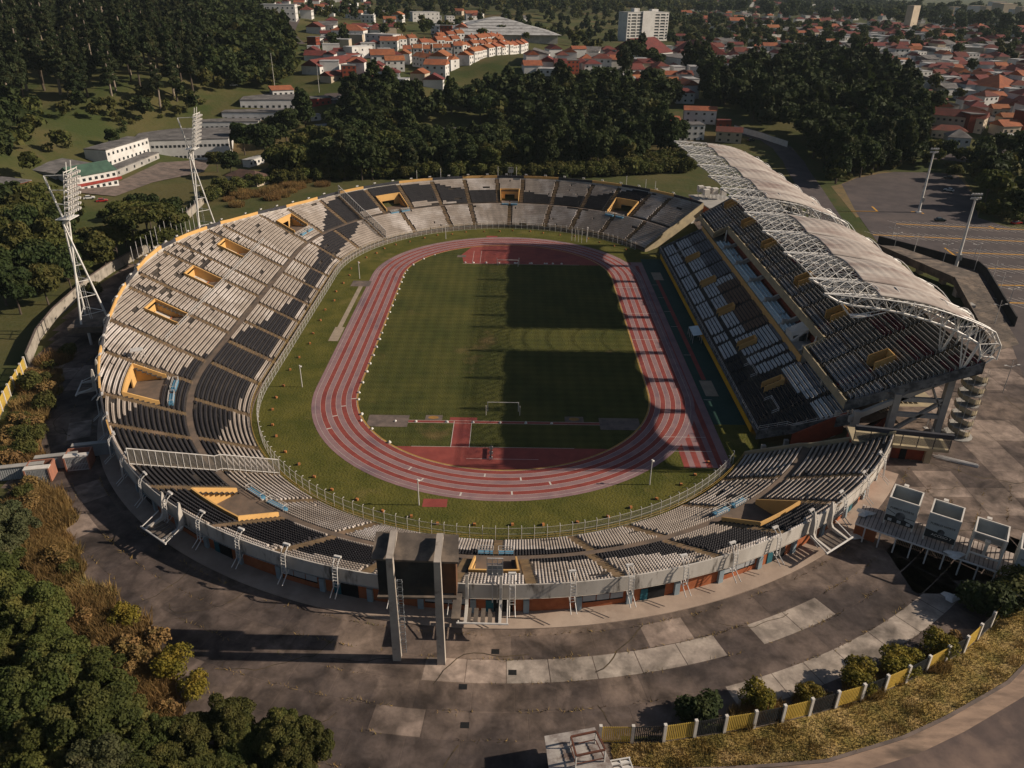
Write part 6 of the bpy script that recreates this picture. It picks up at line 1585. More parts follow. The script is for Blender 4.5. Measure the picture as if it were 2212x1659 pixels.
person(2008, 913, 2.4, 'person in a maroon shirt bending forward under the volleyball net', m_s3, (fw, dn), .16, .25)
person(2048, 911, 2.9, 'person in a dark shirt standing farthest right on the volleyball court', m_s1, (dn, fw), .08, .15)
person(1946, 954, .5, 'person in a white shirt running left of the volleyball court', m_s2, (fw, dn), .2, .32)
vn = thing('volleyball_net', 'volleyball net between one black post and one thin post on the sunlit plaza', 'net', gz(2014, 957, PL))
pa, pb_ = gz(2012, 958, PL), gz(2000, 925, PL)
for p, r, m in ((pa, .22, m_black), (pb_, .07, m_metal)):
    b = MB(); b.tube((p[0], p[1], PL), (p[0], p[1], PL+2.6), r, 0, 8); b.box((p[0], p[1], PL), (.8, .8, .12), 0); b.build('post', [m], vn)
b = MB()
for h in (1.5, 1.8, 2.1, 2.43): b.tube((pa[0], pa[1], PL+h), (pb_[0], pb_[1], PL+h), .02, 0, 4)
for k in range(18): p = pa+(pb_-pa)*k/17; b.tube((p[0], p[1], PL+1.5), (p[0], p[1], PL+2.43), .012, 0, 4)
b.build('net', [m_metal], vn)
# ------------------------------------------------------------------ buildings outside the stadium
m_hw = mat('house_white', (0.60, 0.585, 0.56), (0.50, 0.485, 0.46), s=0.12, c3=(0.36, 0.33, 0.29), s3=0.25, lo3=.58, hi3=.75, r=0.9)
m_hc = mat('house_cream', (0.48, 0.40, 0.30), (0.40, 0.33, 0.25), s=0.15, r=0.9)
m_win = mat('window_dark', (0.025, 0.03, 0.035), r=0.2, spec=0.5)
m_ror = mat('roof_orange', (0.31, 0.108, 0.048), (0.22, 0.078, 0.04), s=0.35, c3=(0.20, 0.075, 0.04), s3=0.2, r=0.9, obj=True, rnd=.12)
m_rrd = mat('roof_red', (0.15, 0.040, 0.030), (0.105, 0.032, 0.027), s=0.3, c3=(0.09, 0.035, 0.03), s3=0.2, r=0.9, obj=True, rnd=.15)
m_rgr = mat('roof_grey', (0.15, 0.14, 0.135), (0.085, 0.08, 0.078), s=0.22, c3=(0.24, 0.22, 0.21), s3=0.3, lo3=.55, hi3=.72, r=0.9, det=7)
m_rgn = mat('roof_green', (0.055, 0.105, 0.075), (0.04, 0.075, 0.056), s=0.4, r=0.8)
m_rpl = mat('roof_pale', (0.40, 0.395, 0.385), (0.30, 0.295, 0.29), s=0.3, c3=(0.2, .19, .185), s3=.2, r=0.7)
m_trim = mat('red_trim', (0.27, 0.04, 0.03), (0.2, 0.035, 0.028), s=0.5)
HP = {'w': m_hw, 'c': m_hc, 'b': m_brick, 'r': m_redw, 'g': m_grey}
def roof_shape(b, kind, w, d, h, o=.5, rh=None, m=0):
    W, D = w/2+o, d/2+o; rh = rh or d*.28
    if kind == 'flat':
        b.box((0, 0, h), (w+.3, d+.3, .35), m); b.box((0, 0, h+.352), (w-.5, d-.5, .04), m); return
    if kind == 'gable':
        V = [(-W, -D, h), (W, -D, h), (W, D, h), (-W, D, h), (-W, 0, h+rh), (W, 0, h+rh)]
        b.add(V, [(0, 1, 5, 4), (2, 3, 4, 5), (0, 4, 3), (1, 2, 5), (3, 2, 1, 0)], m)
    if kind == 'shed':
        V = [(-W, -D, h), (W, -D, h), (W, D, h+rh), (-W, D, h+rh), (-W, D, h), (W, D, h)]
        b.add(V, [(0, 1, 2, 3), (0, 3, 4), (1, 5, 2), (3, 2, 5, 4), (4, 5, 1, 0)], m)
    if kind == 'hip':
        V = [(-W, -D, h), (W, -D, h), (W, D, h), (-W, D, h), (-max(W-D, .3), 0, h+rh), (max(W-D, .3), 0, h+rh)]
        b.add(V, [(0, 1, 5, 4), (2, 3, 4, 5), (3, 0, 4), (1, 2, 5), (3, 2, 1, 0)], m)
FOOT = []
def building(name, label, cat, w, d, h, wall, rk, rm, loc, rz, st=2, nw=4, group=None, rh=None, chim=0, sides=True, ww=1.3, wh=1.2, over=.5):
    FOOT.append((loc[0], loc[1], max(w, d)/2)); t = thing(name, label, cat, loc, group, rz, local=True)
    b = MB(); b.box((0, 0, -2.5), (w, d, h+2.5), 0); b.build('wall', [wall], t)
    b = MB(); roof_shape(b, rk, w, d, h, over, rh); rf = b.build('roof', [rm], t)
    for k in range(chim):
        b = MB(); b.box((w*(.3-.6*k/max(1, chim-1) if chim > 1 else .25), d*.12, h), (.8, .8, (rh or d*.28)+1.0), 0); b.build('chimney', [rm if rm is m_ror else m_hw], rf)
    sh = h/st
    for s in range(st):
        for k in range(nw):
            x = -w/2+w*(k+.5)/nw; b = MB(); b.box((x, -d/2-.02, s*sh+sh*.34), (min(ww, w/nw*.6), .08, min(wh, sh*.5)), 0); b.build('window', [m_win], t)
        if sides:
            n2 = max(1, int(d/5))
            for k in range(n2):
                y = -d/2+d*(k+.5)/n2; b = MB(); b.box((w/2+.02, y, s*sh+sh*.34), (.08, min(ww, 1.2), min(wh, sh*.5)), 0); b.build('window', [m_win], t)
    return t
def bld(name, label, pa, pb, d, h, wall, rk, rm, st=2, nw=4, cat='building', **kw):
    A, Bq = gp(*pa), gp(*pb); dx, dy = Bq[0]-A[0], Bq[1]-A[1]; w = math.hypot(dx, dy); rz = math.atan2(dy, dx)
    c = (A+Bq)/2+np.array([-math.sin(rz), math.cos(rz), 0])*d/2; z = min(A[2], Bq[2])
    return building(name, label, cat, w, d, h, HP.get(wall, wall), rk, rm, (c[0], c[1], z), rz, st, nw, **kw)
# school and clinic at the upper left
bld('school_building', 'long white two storey school block with a stained flat grey roof', (287, 322), (500, 346), 34, 10.5, 'w', 'flat', m_rgr, 2, 22, ww=1.4, wh=1.2)
bld('school_building', 'white annex with a row of square windows below the grass bank', (236, 361), (326, 332), 11, 7.5, 'w', 'flat', m_rgr, 2, 10)
bld('school_building', 'low porch roof block in front of the white annex', (250, 385), (345, 342), 6, 3.2, 'g', 'flat', m_rgr, 1, 6, sides=False)
t = bld('school_building', 'red and white building with a dull green pitched roof behind the nearer floodlight', (166, 410), (258, 402), 12, 7.0, 'w', 'gable', m_rgn, 2, 7)
b = MB(); b.box((0, -6.2, 2.9), (t.children[0].dimensions[0] if False else 22, .5, 1.1), 0); b.build('red_band', [m_trim], t)
bld('school_building', 'broad low building with a grey flat roof and dark red wall at the left edge', (-40, 440), (75, 418), 22, 5.0, 'r', 'flat', m_rgr, 1, 6)
bld('school_building', 'low grey shed roof between the green roof and the white annex', (120, 388), (200, 372), 14, 4.0, 'g', 'shed', m_rgr, 1, 5, rh=1.2)
bld('clinic_building', 'low clinic wing with grey flat roof nearest the school', (432, 276), (560, 284), 30, 5.0, 'w', 'flat', m_rgr, 1, 12)
bld('clinic_building', 'middle clinic wing with stepped grey roofs and red parapets', (480, 254), (640, 266), 30, 5.6, 'w', 'flat', m_rgr, 1, 10)
bld('clinic_building', 'rear clinic wing with a dark grey roof below the forest edge', (520, 232), (650, 240), 30, 6.0, 'w', 'flat', m_rgr, 1, 10)
bld('clinic_building', 'small orange roofed block at the far end of the clinic', (590, 208), (636, 209), 10, 4.0, 'w', 'shed', m_ror, 1, 4, rh=1.5)
bld('clinic_building', 'red and white clinic entrance canopy beside the small car park', (668, 232), (716, 224), 10, 4.4, m_trim, 'flat', m_rgr, 1, 4)
bld('storage_shed', 'white metal container beside the clinic lawn', (672, 262), (694, 259), 5, 3.0, 'w', 'flat', m_rpl, 1, 1, cat='shed', sides=False)
bld('storage_shed', 'white shed with a pale roof inside the long boundary wall', (688, 290), (725, 283), 6, 4, 'w', 'flat', m_rpl, 1, 2, cat='shed')
bld('storage_shed', 'small dark roofed hut beside the boundary wall', (600, 345), (632, 339), 7, 4, 'c', 'hip', m_rgr, 1, 2, cat='shed')
bld('storage_shed', 'white site trailer under the big tree near the boundary wall', (540, 362), (572, 352), 4, 3.2, 'w', 'flat', m_rpl, 1, 4, cat='shed', sides=False)
bld('storage_shed', 'rusty roofed pavilion with white fence beside the boundary wall', (490, 395), (556, 404), 9, 3.4, 'c', 'hip', mat('roof_rust', (.12, .07, .05), (.08, .05, .04), s=.4), 1, 3, cat='shed')
# service building with roof tanks at the right end of the far bend
sv = thing('service_building', 'low service building with white roof tanks beside the far end of the bowl', 'building', (80, 92, PL))
b = MB(); b.box((83, 96, 3), (14, 20, 11), 0, .2); b.build('wall', [m_brick], sv)
b = MB(); b.box((83, 96, 14), (15, 21, .4), 0, .2); b.build('roof_slab', [m_grey], sv)
for k, (x, y) in enumerate(((78, 103), (80.5, 101), (83, 99.5), (86, 98), (79, 97))):
    b = MB()
    for dx in (-.8, .8):
        for dy in (-.8, .8): b.box((x+dx, y+dy, 14.4), (.14, .14, 2.0), 0)
    b.box((x, y, 16.2), (2.2, 2.2, 2.4), 0, .2); b.build('roof_tank', [m_white], sv)
# warehouse in the woods, houses behind the roof
bld('warehouse', 'long warehouse with a weathered grey corrugated roof among dark trees', (945, 315), (1048, 311), 13, 6.0, 'b', 'gable', m_rgr, 1, 6, rh=2.4)
bld('warehouse', 'red brick gabled annex at the left end of the warehouse', (908, 313), (944, 318), 16, 7.0, 'b', 'gable', m_rgr, 1, 1, rh=2.0)
bld('white_house', 'white three storey house with a grey roof terrace behind the far tip of the roof', (1455, 307), (1520, 302), 11, 9.0, 'w', 'flat', m_rgr, 3, 5)
bld('white_house', 'white stepped house with dark garage beside the orange roofed house', (1424, 308), (1456, 310), 10, 7.0, 'w', 'flat', m_rgr, 2, 3)
bld('brick_house', 'brick house with a broad orange red roof behind the white stepped house', (1400, 298), (1470, 292), 12, 8.5, 'r', 'shed', m_ror, 2, 4, cat='house', rh=2)
bld('white_house', 'white two storey house with a long orange tile roof above the roof tip', (1476, 266), (1545, 269), 8, 7.5, 'w', 'gable', m_ror, 2, 4, rh=2.0)
bld('brick_house', 'house with a maroon tile roof and orange balcony beside the white roof', (1545, 306), (1600, 311), 9, 6.0, 'c', 'gable', m_rrd, 2, 3, cat='house', rh=2.2)
bld('brick_house', 'small red brick house between the white house and the street wall', (1548, 278), (1578, 280), 6, 4.5, 'r', 'flat', m_rrd, 1, 2, cat='house')
bld('park_hall', 'long hall with pale grey roof in the wooded park', (1752, 272), (1836, 288), 14, 5, 'g', 'gable', m_rpl, 1, 6, cat='hall', rh=1.6)
# landmarks of the town
t = bld('apartment_block', 'tall white apartment block with many floors standing above the town', (1352, 90), (1440, 88), 18, 30, 'w', 'flat', m_rpl, 1, 1, cat='apartments', sides=False)
w_ = max(v.co.x for v in t.children[0].data.vertices)*2
for s in range(9):
    b = MB(); b.box((0, -9.05, 2.0+3.1*s), (w_*.96, .2, 1.5), 0)
    for x in np.linspace(-w_*.42, w_*.42, 7): b.box((x, -9.25, 1.9+3.1*s), (1.6, .3, 1.7), 1)
    b.build('window_band', [m_win, m_hw], t)
b = MB(); b.box((0, -9.6, 0), (w_*.30, 1.4, 31.5), 0); b.box((-w_*.2, 2, 30), (7, 7, 4), 0); b.box((w_*.25, 2, 30), (9, 6, 3), 0); b.build('stair_tower', [m_hw], t)
t = thing('sports_hall', 'broad low sports hall with a tiered pale grey pyramid roof above the townhouses', 'hall', gp(1080, 84), rz=.12, local=True)
b = MB(); W, D = 52, 44
for k in range(6):
    f0, f1 = 1-k/6.3, 1-(k+.93)/6.3; z0, z1 = 4+2.1*k, 4+2.1*(k+.86)
    b.hexa([(-W*f0, -D*f0+30, z0), (W*f0, -D*f0+30, z0), (W*f0, D*f0+30, z0), (-W*f0, D*f0+30, z0), (-W*f1, -D*f1+30, z1), (W*f1, -D*f1+30, z1), (W*f1, D*f1+30, z1), (-W*f1, D*f1+30, z1)])
b.build('roof', [m_rpl], t)
b = MB(); b.box((0, 30, -3), (2*W-6, 2*D-6, 7), 0); b.build('wall', [m_grey], t)
bld('white_block', 'terraced white apartment row on the hill at the upper left', (566, 42), (640, 48), 16, 14, 'w', 'flat', m_rpl, 3, 7, cat='apartments')
bld('white_block', 'long white block with dark slots left of the sports hall', (892, 47), (950, 52), 16, 12, 'w', 'flat', m_rpl, 3, 6, cat='apartments')
bld('white_block', 'low white terrace beside the field left of the sports hall', (960, 58), (1060, 60), 14, 8, 'w', 'flat', m_rpl, 2, 10, cat='apartments')
bld('white_house', 'white house with an orange hipped roof and rows of small windows', (717, 88), (786, 92), 16, 9, 'w', 'hip', m_ror, 2, 6)
bld('white_house', 'modern white house with flat roofs in the middle of the hillside town', (790, 100), (850, 106), 14, 10, 'w', 'flat', m_rpl, 3, 5)
bld('white_house', 'white cube house with a plain wall above the red roofed row', (762, 128), (806, 124), 10, 8, 'w', 'flat', m_hw, 2, 3)
bld('long_house', 'long low building with a dark red tile roof left of the town', (692, 162), (790, 142), 14, 5, 'w', 'gable', m_rrd, 1, 10, cat='house')
bld('long_house', 'second long red roofed building in front of the first', (716, 180), (830, 152), 9, 4, 'c', 'gable', m_rrd, 1, 10, cat='house')
bld('long_white_hall', 'long white factory hall with a grey roof right of the apartment block', (1560, 152), (1606, 156), 40, 9, 'w', 'gable', m_rgr, 2, 4, cat='hall', rh=2)
bld('long_white_hall', 'wide grey roofed market hall between the apartment block and the factory', (1470, 152), (1540, 150), 40, 9, 'w', 'flat', m_rgr, 2, 6, cat='hall')
bld('long_house', 'row of shops with a bright red roof below the apartment block', (1400, 132), (1452, 128), 40, 6, 'w', 'gable', m_rrd, 1, 4, cat='house')
bld('long_house', 'tiled red roofed hall right of the row of shops', (1448, 124), (1490, 138), 34, 7, 'w', 'gable', m_rrd, 1, 4, cat='house')
bld('orange_hall', 'broad hall with an orange roof beside the right hand street', (2082, 200), (2152, 214), 26, 7, 'w', 'hip', m_ror, 1, 5, cat='hall')
bld('long_house', 'two storey row with arches and a maroon roof at the right', (2005, 268), (2118, 290), 12, 8, 'c', 'gable', m_rrd, 2, 9, cat='house')
bld('long_house', 'orange fronted house row in front of the maroon roofed row', (2010, 296), (2085, 305), 9, 5, 'c', 'hip', m_rrd, 1, 6, cat='house')
bld('brick_house', 'two storey house with red balcony and carport at the end of the street', (2040, 326), (2090, 332), 12, 8, 'w', 'hip', m_rgr, 2, 3, cat='house')
t = bld('slab_tower', 'lone pale slab tower rising from the distant trees', (1962, 71), (1976, 71), 10, 36, 'c', 'flat', m_hc, 1, 1, cat='tower', sides=False)
for k, (px, py, hh) in enumerate(((2100, 52, 32), (2116, 50, 30), (2128, 55, 32), (2142, 55, 40), (2152, 57, 38), (2163, 58, 37), (2190, 62, 30), (2204, 63, 34), (2060, 44, 26), (2075, 46, 26))):
    q = gp(px, py); building('tower_block', 'pale high rise block in the hazy distance at the right', 'tower', 26, 18, hh, m_hc if k % 3 else m_hw, 'flat', m_hc, q, rng.uniform(-.3, .3), 1, 0, 'high rise blocks in the haze', sides=False)
# rows of orange roofed townhouses
def row_unit(px, py):
    t = building('townhouse', 'white gabled townhouse with an orange roof and chimney in the hillside rows', 'townhouse', 6.6, 9.5, 6.2, m_hw, 'gable', m_ror, (0, 0, 0), 0, 2, 2, 'rows of orange roofed townhouses', rh=2.4, chim=1, over=.25)
    return t
tu = None
for (xa, ya), (xb, yb), n in (((985, 118), (1085, 106), 7), ((905, 112), (990, 102), 8), ((1010, 104), (1080, 95), 6), ((870, 126), (1000, 120), 9), ((1000, 142), (1128, 112), 10), ((900, 142), (985, 150), 6), ((855, 104), (900, 98), 4), ((940, 96), (1000, 90), 5)):
    A, Bq = gp(xa, ya), gp(xb, yb); L_ = math.hypot(*(Bq-A)[:2]); rz = math.atan2(Bq[1]-A[1], Bq[0]-A[0])
    n = max(2, min(16, int(L_/6.9)))
    for k in range(n):
        q = A+(Bq-A)*(k+.5)/n; q[2] = gh(q[0], q[1]); FOOT.append((q[0], q[1], 5))
        q = q+np.array([math.sin(rz), -math.cos(rz), 0])*rng.uniform(-1.3, 1.3)+np.array([0, 0, rng.uniform(-.5, .8)])
        if tu is None: tu = row_unit(0, 0); tu.location = q; tu.rotation_euler = (0, 0, rz+R(0))
        else: dup(tu, q, rz+rng.uniform(-.04, .04), None, (1, rng.uniform(.9, 1.15), rng.uniform(.92, 1.1)))
# the rest of the town: house types copied over the slopes
TOWNP = []
for w, d, h, wl, rk, rm, st, tx in ((9, 11, 4, m_hw, 'gable', m_rrd, 1, 'white house with a red tile roof'), (12, 9, 6.5, m_hw, 'hip', m_rrd, 2, 'two storey house with a red roof'), (11, 10, 6, m_hw, 'flat', m_rpl, 2, 'white flat roofed house'),
                                     (10, 9, 4.2, m_hc, 'gable', m_ror, 1, 'cream house with an orange roof'), (13, 10, 7, m_hw, 'gable', m_ror, 2, 'white house with an orange roof'), (14, 9, 4.5, m_hw, 'shed', m_rgr, 1, 'low house with a grey sheet roof'), (9, 8, 8, m_redw, 'flat', m_rgr, 3, 'bare brick house with a flat roof')):
    TOWNP.append(((w, d, h, wl, rk, rm, st), tx, {}))
placed = []
def town(poly, n, sp, where, weights, g, sc=1.0):
    rg = random.Random(len(placed)+n); xs_ = [p[0] for p in poly]; ys_ = [p[1] for p in poly]; c = 0; tries = 0
    while c < n and tries < n*30:
        tries += 1; px, py = rg.uniform(min(xs_), max(xs_)), rg.uniform(min(ys_), max(ys_))
        if not inside(px, py, poly): continue
        q = gp(px, py)
        if any((q[0]-p[0])**2+(q[1]-p[1])**2 < sp*sp for p in placed): continue
        placed.append(q); FOOT.append((q[0], q[1], 6)); k = rg.choices(range(7), weights)[0]; (w, d, h, wl, rk, rm, st), tx, cache = TOWNP[k]
        lab = tx+' '+where; rz = rg.choice([0.15, -.1, .3, 1.7, 1.5])+rg.uniform(-.15, .15); s = sc*rg.uniform(.85, 1.25)
        if 't' not in cache:
            cache['t'] = building('town_house', lab, 'house', w, d, h, wl, rk, rm, q, rz, st, 3, g); cache['t'].scale = (s, s, s)
        else: dup(cache['t'], q, rz, lab, s, g)
        c += 1
town([(690, 30), (1130, 20), (1130, 60), (900, 100), (860, 190), (700, 170), (650, 120)], 34, 13, 'on the hillside left of the sports hall', (2, 3, 4, 2, 4, 1, 1), 'houses on the left hillside')
town([(600, 0), (800, 0), (800, 40), (650, 40), (560, 20)], 16, 16, 'on the far hill at the top', (2, 3, 4, 1, 3, 1, 0), 'houses on the far hill')
town([(860, 130), (960, 150), (930, 215), (800, 200), (800, 160)], 10, 13, 'at the lower edge of the hillside town', (3, 2, 1, 3, 2, 1, 2), 'houses at the lower edge')
town([(1130, 130), (1300, 120), (1480, 170), (1490, 225), (1330, 200), (1150, 170)], 22, 13, 'half hidden among the middle trees', (4, 3, 2, 1, 1, 2, 1), 'houses among the middle trees')
town([(1440, 90), (1760, 92), (1700, 160), (1480, 200), (1440, 150)], 34, 15, 'right of the apartment block', (5, 3, 2, 1, 1, 2, 1), 'houses right of the apartment block')
town([(1760, 95), (2230, 140), (2240, 260), (2130, 235), (2000, 190), (1900, 150), (1760, 120)], 70, 15, 'in the dense right hand town', (6, 3, 3, 2, 1, 3, 1), 'houses of the right hand town')
town([(1480, 20), (1800, 40), (2050, 70), (2230, 100), (2230, 135), (1760, 92), (1480, 60)], 60, 22, 'in the distance on the right', (6, 3, 4, 1, 2, 2, 0), 'distant houses on the right', 1.25)
town([(1940, 200), (2040, 230), (2230, 260), (2230, 330), (2120, 300), (1990, 240)], 14, 14, 'along the right hand street', (4, 3, 1, 2, 1, 2, 1), 'houses along the right hand street')
# streets
def street(pts, w, name='street', m=None):
    mb = MB(); P = [gp(*p) for p in pts]; Q = []
    for a, b in zip(P[:-1], P[1:]):
        n = max(1, int(np.linalg.norm((b-a)[:2])/4)); Q += [a+(b-a)*i/n for i in range(n)]
    Q.append(P[-1]); L_ = []
    for i, q in enumerate(Q):
        a, b = Q[max(0, i-1)], Q[min(len(Q)-1, i+1)]; d = (b-a)[:2]; d /= max(1e-6, np.linalg.norm(d)); nx, ny = -d[1]*w/2, d[0]*w/2
        L_.append(((q[0]+nx, q[1]+ny, gh(q[0]+nx, q[1]+ny)+.12), (q[0]-nx, q[1]-ny, gh(q[0]-nx, q[1]-ny)+.12)))
    for a, b in zip(L_[:-1], L_[1:]): mb.quad(a[1], b[1], b[0], a[0])
    sheet(name, mb, [m or m_asph])
street([(1805, 500), (1775, 450), (1745, 400), (1715, 350), (1690, 320), (1660, 300), (1600, 282)], 11)
street([(2120, 185), (2140, 230), (2165, 290), (2200, 340), (2240, 380)], 13)
street([(745, 200), (735, 225), (700, 245)], 24, 'clinic_car_park')
mb = MB(); P = [gp(*p) for p in ((150, 415), (260, 392), (345, 352), (460, 345), (440, 372), (330, 395), (250, 425))]; mb.add([(p[0], p[1], p[2]+.25) for p in P], [tuple(range(7))]); sheet('school_court', mb, [m_conc])
street([(-20, 470), (40, 490), (95, 500)], 16, 'school_yard')
street([(640, 40), (625, 70), (650, 95)], 8)
street([(1880, 310), (2000, 335), (2100, 345)], 10)
# houses too small and many to count, past the nearest three hundred
def far_houses(regs):
    rg = random.Random(3); b = MB()
    for poly, n, sc in regs:
        xs_ = [p[0] for p in poly]; ys_ = [p[1] for p in poly]; c = 0
        for _ in range(n*6):
            if c >= n: break
            px, py = rg.uniform(min(xs_), max(xs_)), rg.uniform(min(ys_), max(ys_))
            if not inside(px, py, poly): continue
            q = gp(px, py)
            if any((q[0]-p[0])**2+(q[1]-p[1])**2 < 100 for p in placed): continue
            placed.append(q); FOOT.append((q[0], q[1], 5)); c += 1; w, d, h = rg.uniform(8, 15)*sc, rg.uniform(7, 11)*sc, rg.choice([3.5, 4, 6.5, 7])*sc; rz = rg.choice([.15, 1.7])+rg.uniform(-.2, .2)
            m = rg.choice([0, 0, 0, 4]); rm = rg.choice([1, 1, 1, 2, 3, 3]); b.box(tuple(q-np.array([0, 0, 2])), (w, d, h+2), m, rz)
            t = MB(); roof_shape(t, rg.choice(['gable', 'hip', 'gable']) if rm != 3 else 'flat', w, d, h, .4); ca, sa = math.cos(rz), math.sin(rz)
            b.add([(q[0]+x*ca-y*sa, q[1]+x*sa+y*ca, q[2]+z) for x, y, z in t.v], t.f, rm)
    o = b.build('distant_houses', [m_hw, m_rrd, m_ror, m_rpl, m_hc]); tag(o, 'countless small white and red roofed houses of the distant town', 'houses', kind='stuff')
far_houses([([(1760, 95), (2230, 140), (2240, 260), (2130, 235), (2000, 190), (1900, 150), (1760, 120)], 150, 1.0), ([(1480, 20), (1800, 40), (2050, 70), (2230, 100), (2230, 135), (1760, 92), (1480, 60)], 200, 1.2), ([(1440, 90), (1760, 92), (1700, 160), (1480, 200), (1440, 150)], 60, 1.0),
            ([(600, 0), (800, 0), (800, 40), (650, 40), (560, 20)], 30, 1.0), ([(690, 60), (860, 60), (860, 190), (700, 170), (650, 120)], 35, 1.0), ([(1130, 130), (1300, 120), (1480, 170), (1490, 225), (1330, 200), (1150, 170)], 25, 1.0), ([(1500, 0), (1900, 12), (2230, 70), (2230, 95), (1850, 45), (1500, 25)], 120, 1.6)])
for px, py, rz, c, l in ((713, 212, .2, 'dark', 'dark car nearest the clinic entrance'), (722, 217, .2, 'white', 'white van like car in the clinic car park'), (735, 212, .3, 'silver', 'silver car at the back of the clinic car park'), (742, 222, .4, 'white', 'white car leaving the clinic car park'),
                         (193, 430, .5, 'white', 'white car parked in front of the red and white school building'), (221, 436, .5, 'red', 'red car parked beside the white car at the school'), (20, 492, .1, 'red', 'dark red car parked at the left edge of the school yard'), (36, 488, .2, 'dark', 'dark car beside the red car in the school yard'),
                         (22, 455, .2, 'dark', 'dark car in shade under trees at the left edge'), (505, 186, .6, 'white', 'white car on the forest track above the school'), (2178, 263, .3, 'white', 'white truck like car beside the right hand street'), (1622, 305, .5, 'dark', 'dark car parked beside the white street wall')):
    car(px, py, rz, c, l)
m_red_tank = None
for px, py, h_, l in ((595, 200, 22, 'slender pale pole above the clinic roofs'), (690, 200, 16, 'white flag pole in front of the long red roofed building'), (1100, 300, 10, 'lone lamp pole among the trees behind the bowl'), (1425, 303, 9, 'lamp pole beside the white stepped house')):
    q = gp(px, py); b = MB(); b.tube((0, 0, -1), (0, 0, h_), .16, 0, 6, r2=.09); tag(b.build('utility_pole', [m_metal], None, org=(0, 0, 0)), l, 'pole').location = q
# ------------------------------------------------------------------ trees and scrub
def leaf_mat(name, a, b, c, rnd=.22, trans=.25): return mat(name, a, b, s=.55, c3=c, s3=.22, lo3=.52, hi3=.7, r=.75, obj=True, rnd=rnd, trans=trans, spec=.15, det=2)
mL1 = leaf_mat('leaf_dark', (.026, .040, .012), (.040, .055, .016), (.062, .072, .022))
mL2 = leaf_mat('leaf_green', (.055, .068, .016), (.080, .088, .022), (.120, .110, .030))
mL3 = leaf_mat('leaf_olive', (.055, .060, .016), (.085, .082, .022), (.12, .105, .032))
mL1b = leaf_mat('leaf_deep', (.040, .054, .014), (.060, .072, .018), (.092, .094, .026))
mL3b = leaf_mat('leaf_grey', (.060, .070, .030), (.085, .092, .040), (.115, .112, .05))
mL4 = leaf_mat('leaf_pine', (.022, .034, .013), (.034, .044, .017), (.055, .055, .022))
mL5 = leaf_mat('leaf_yellow', (.17, .135, .018), (.115, .105, .018), (.24, .17, .03), .15)
mL6 = leaf_mat('leaf_dry', (.24, .15, .055), (.17, .11, .045), (.11, .095, .03), .15)
m_bark = mat('bark', (.10, .078, .058), (.065, .05, .04), s=1.0, r=1, obj=True)
m_bark2 = mat('pale_bark', (.26, .21, .165), (.19, .155, .125), s=1.0, r=1, obj=True)
def leaves(rg, lobes, n, size, up=.35):
    """lobes: (x, y, z, rx, ry, rz). Leaf clumps spread through the outer half of each lobe."""
    L = np.array(lobes); vol = (L[:, 3]*L[:, 4]+L[:, 4]*L[:, 5])**1.0; pk = rg.choice(len(L), n, p=vol/vol.sum())
    d = rg.normal(size=(n, 3)); d /= np.linalg.norm(d, axis=1)[:, None]; d[:, 2] = np.where(d[:, 2] < -.55, -d[:, 2], d[:, 2])
    rr_ = rg.uniform(.45, 1.08, n)**.6
    P = L[pk, :3]+d*L[pk, 3:]*rr_[:, None]
    nr = d+rg.normal(size=(n, 3))*.65; nr[:, 2] += up; nr /= np.linalg.norm(nr, axis=1)[:, None]
    a = np.cross(nr, rg.normal(size=(n, 3))); a /= np.linalg.norm(a, axis=1)[:, None]; b = np.cross(nr, a)
    s = size*rg.uniform(.5, 1.35, n)[:, None]
    a *= s; b *= s*rg.uniform(.5, .9, (n, 1)); k = nr*s*.25
    V = np.stack([P-a-k, P-b, P+a-k, P+b], 1).reshape(-1, 3); F = np.arange(4*n).reshape(n, 4)
    return V, F
def branchy(b, rg, p, d, L, r, depth, m=0):
    q = p+d*L; b.tube(p, q, r, m, 5 if depth > 1 else 4, r2=r*.62, cap=False)
    if depth == 0: return
    for k in range(3 if depth > 1 else 2):
        nd = (d+Vector((rg.gauss(0, .55), rg.gauss(0, .55), rg.gauss(.1, .3)))).normalized(); branchy(b, rg, p.lerp(q, rg.uniform(.6, 1)), nd, L*rg.uniform(.55, .8), r*.55, depth-1, m)
PROTO = {}; LOBES = {}
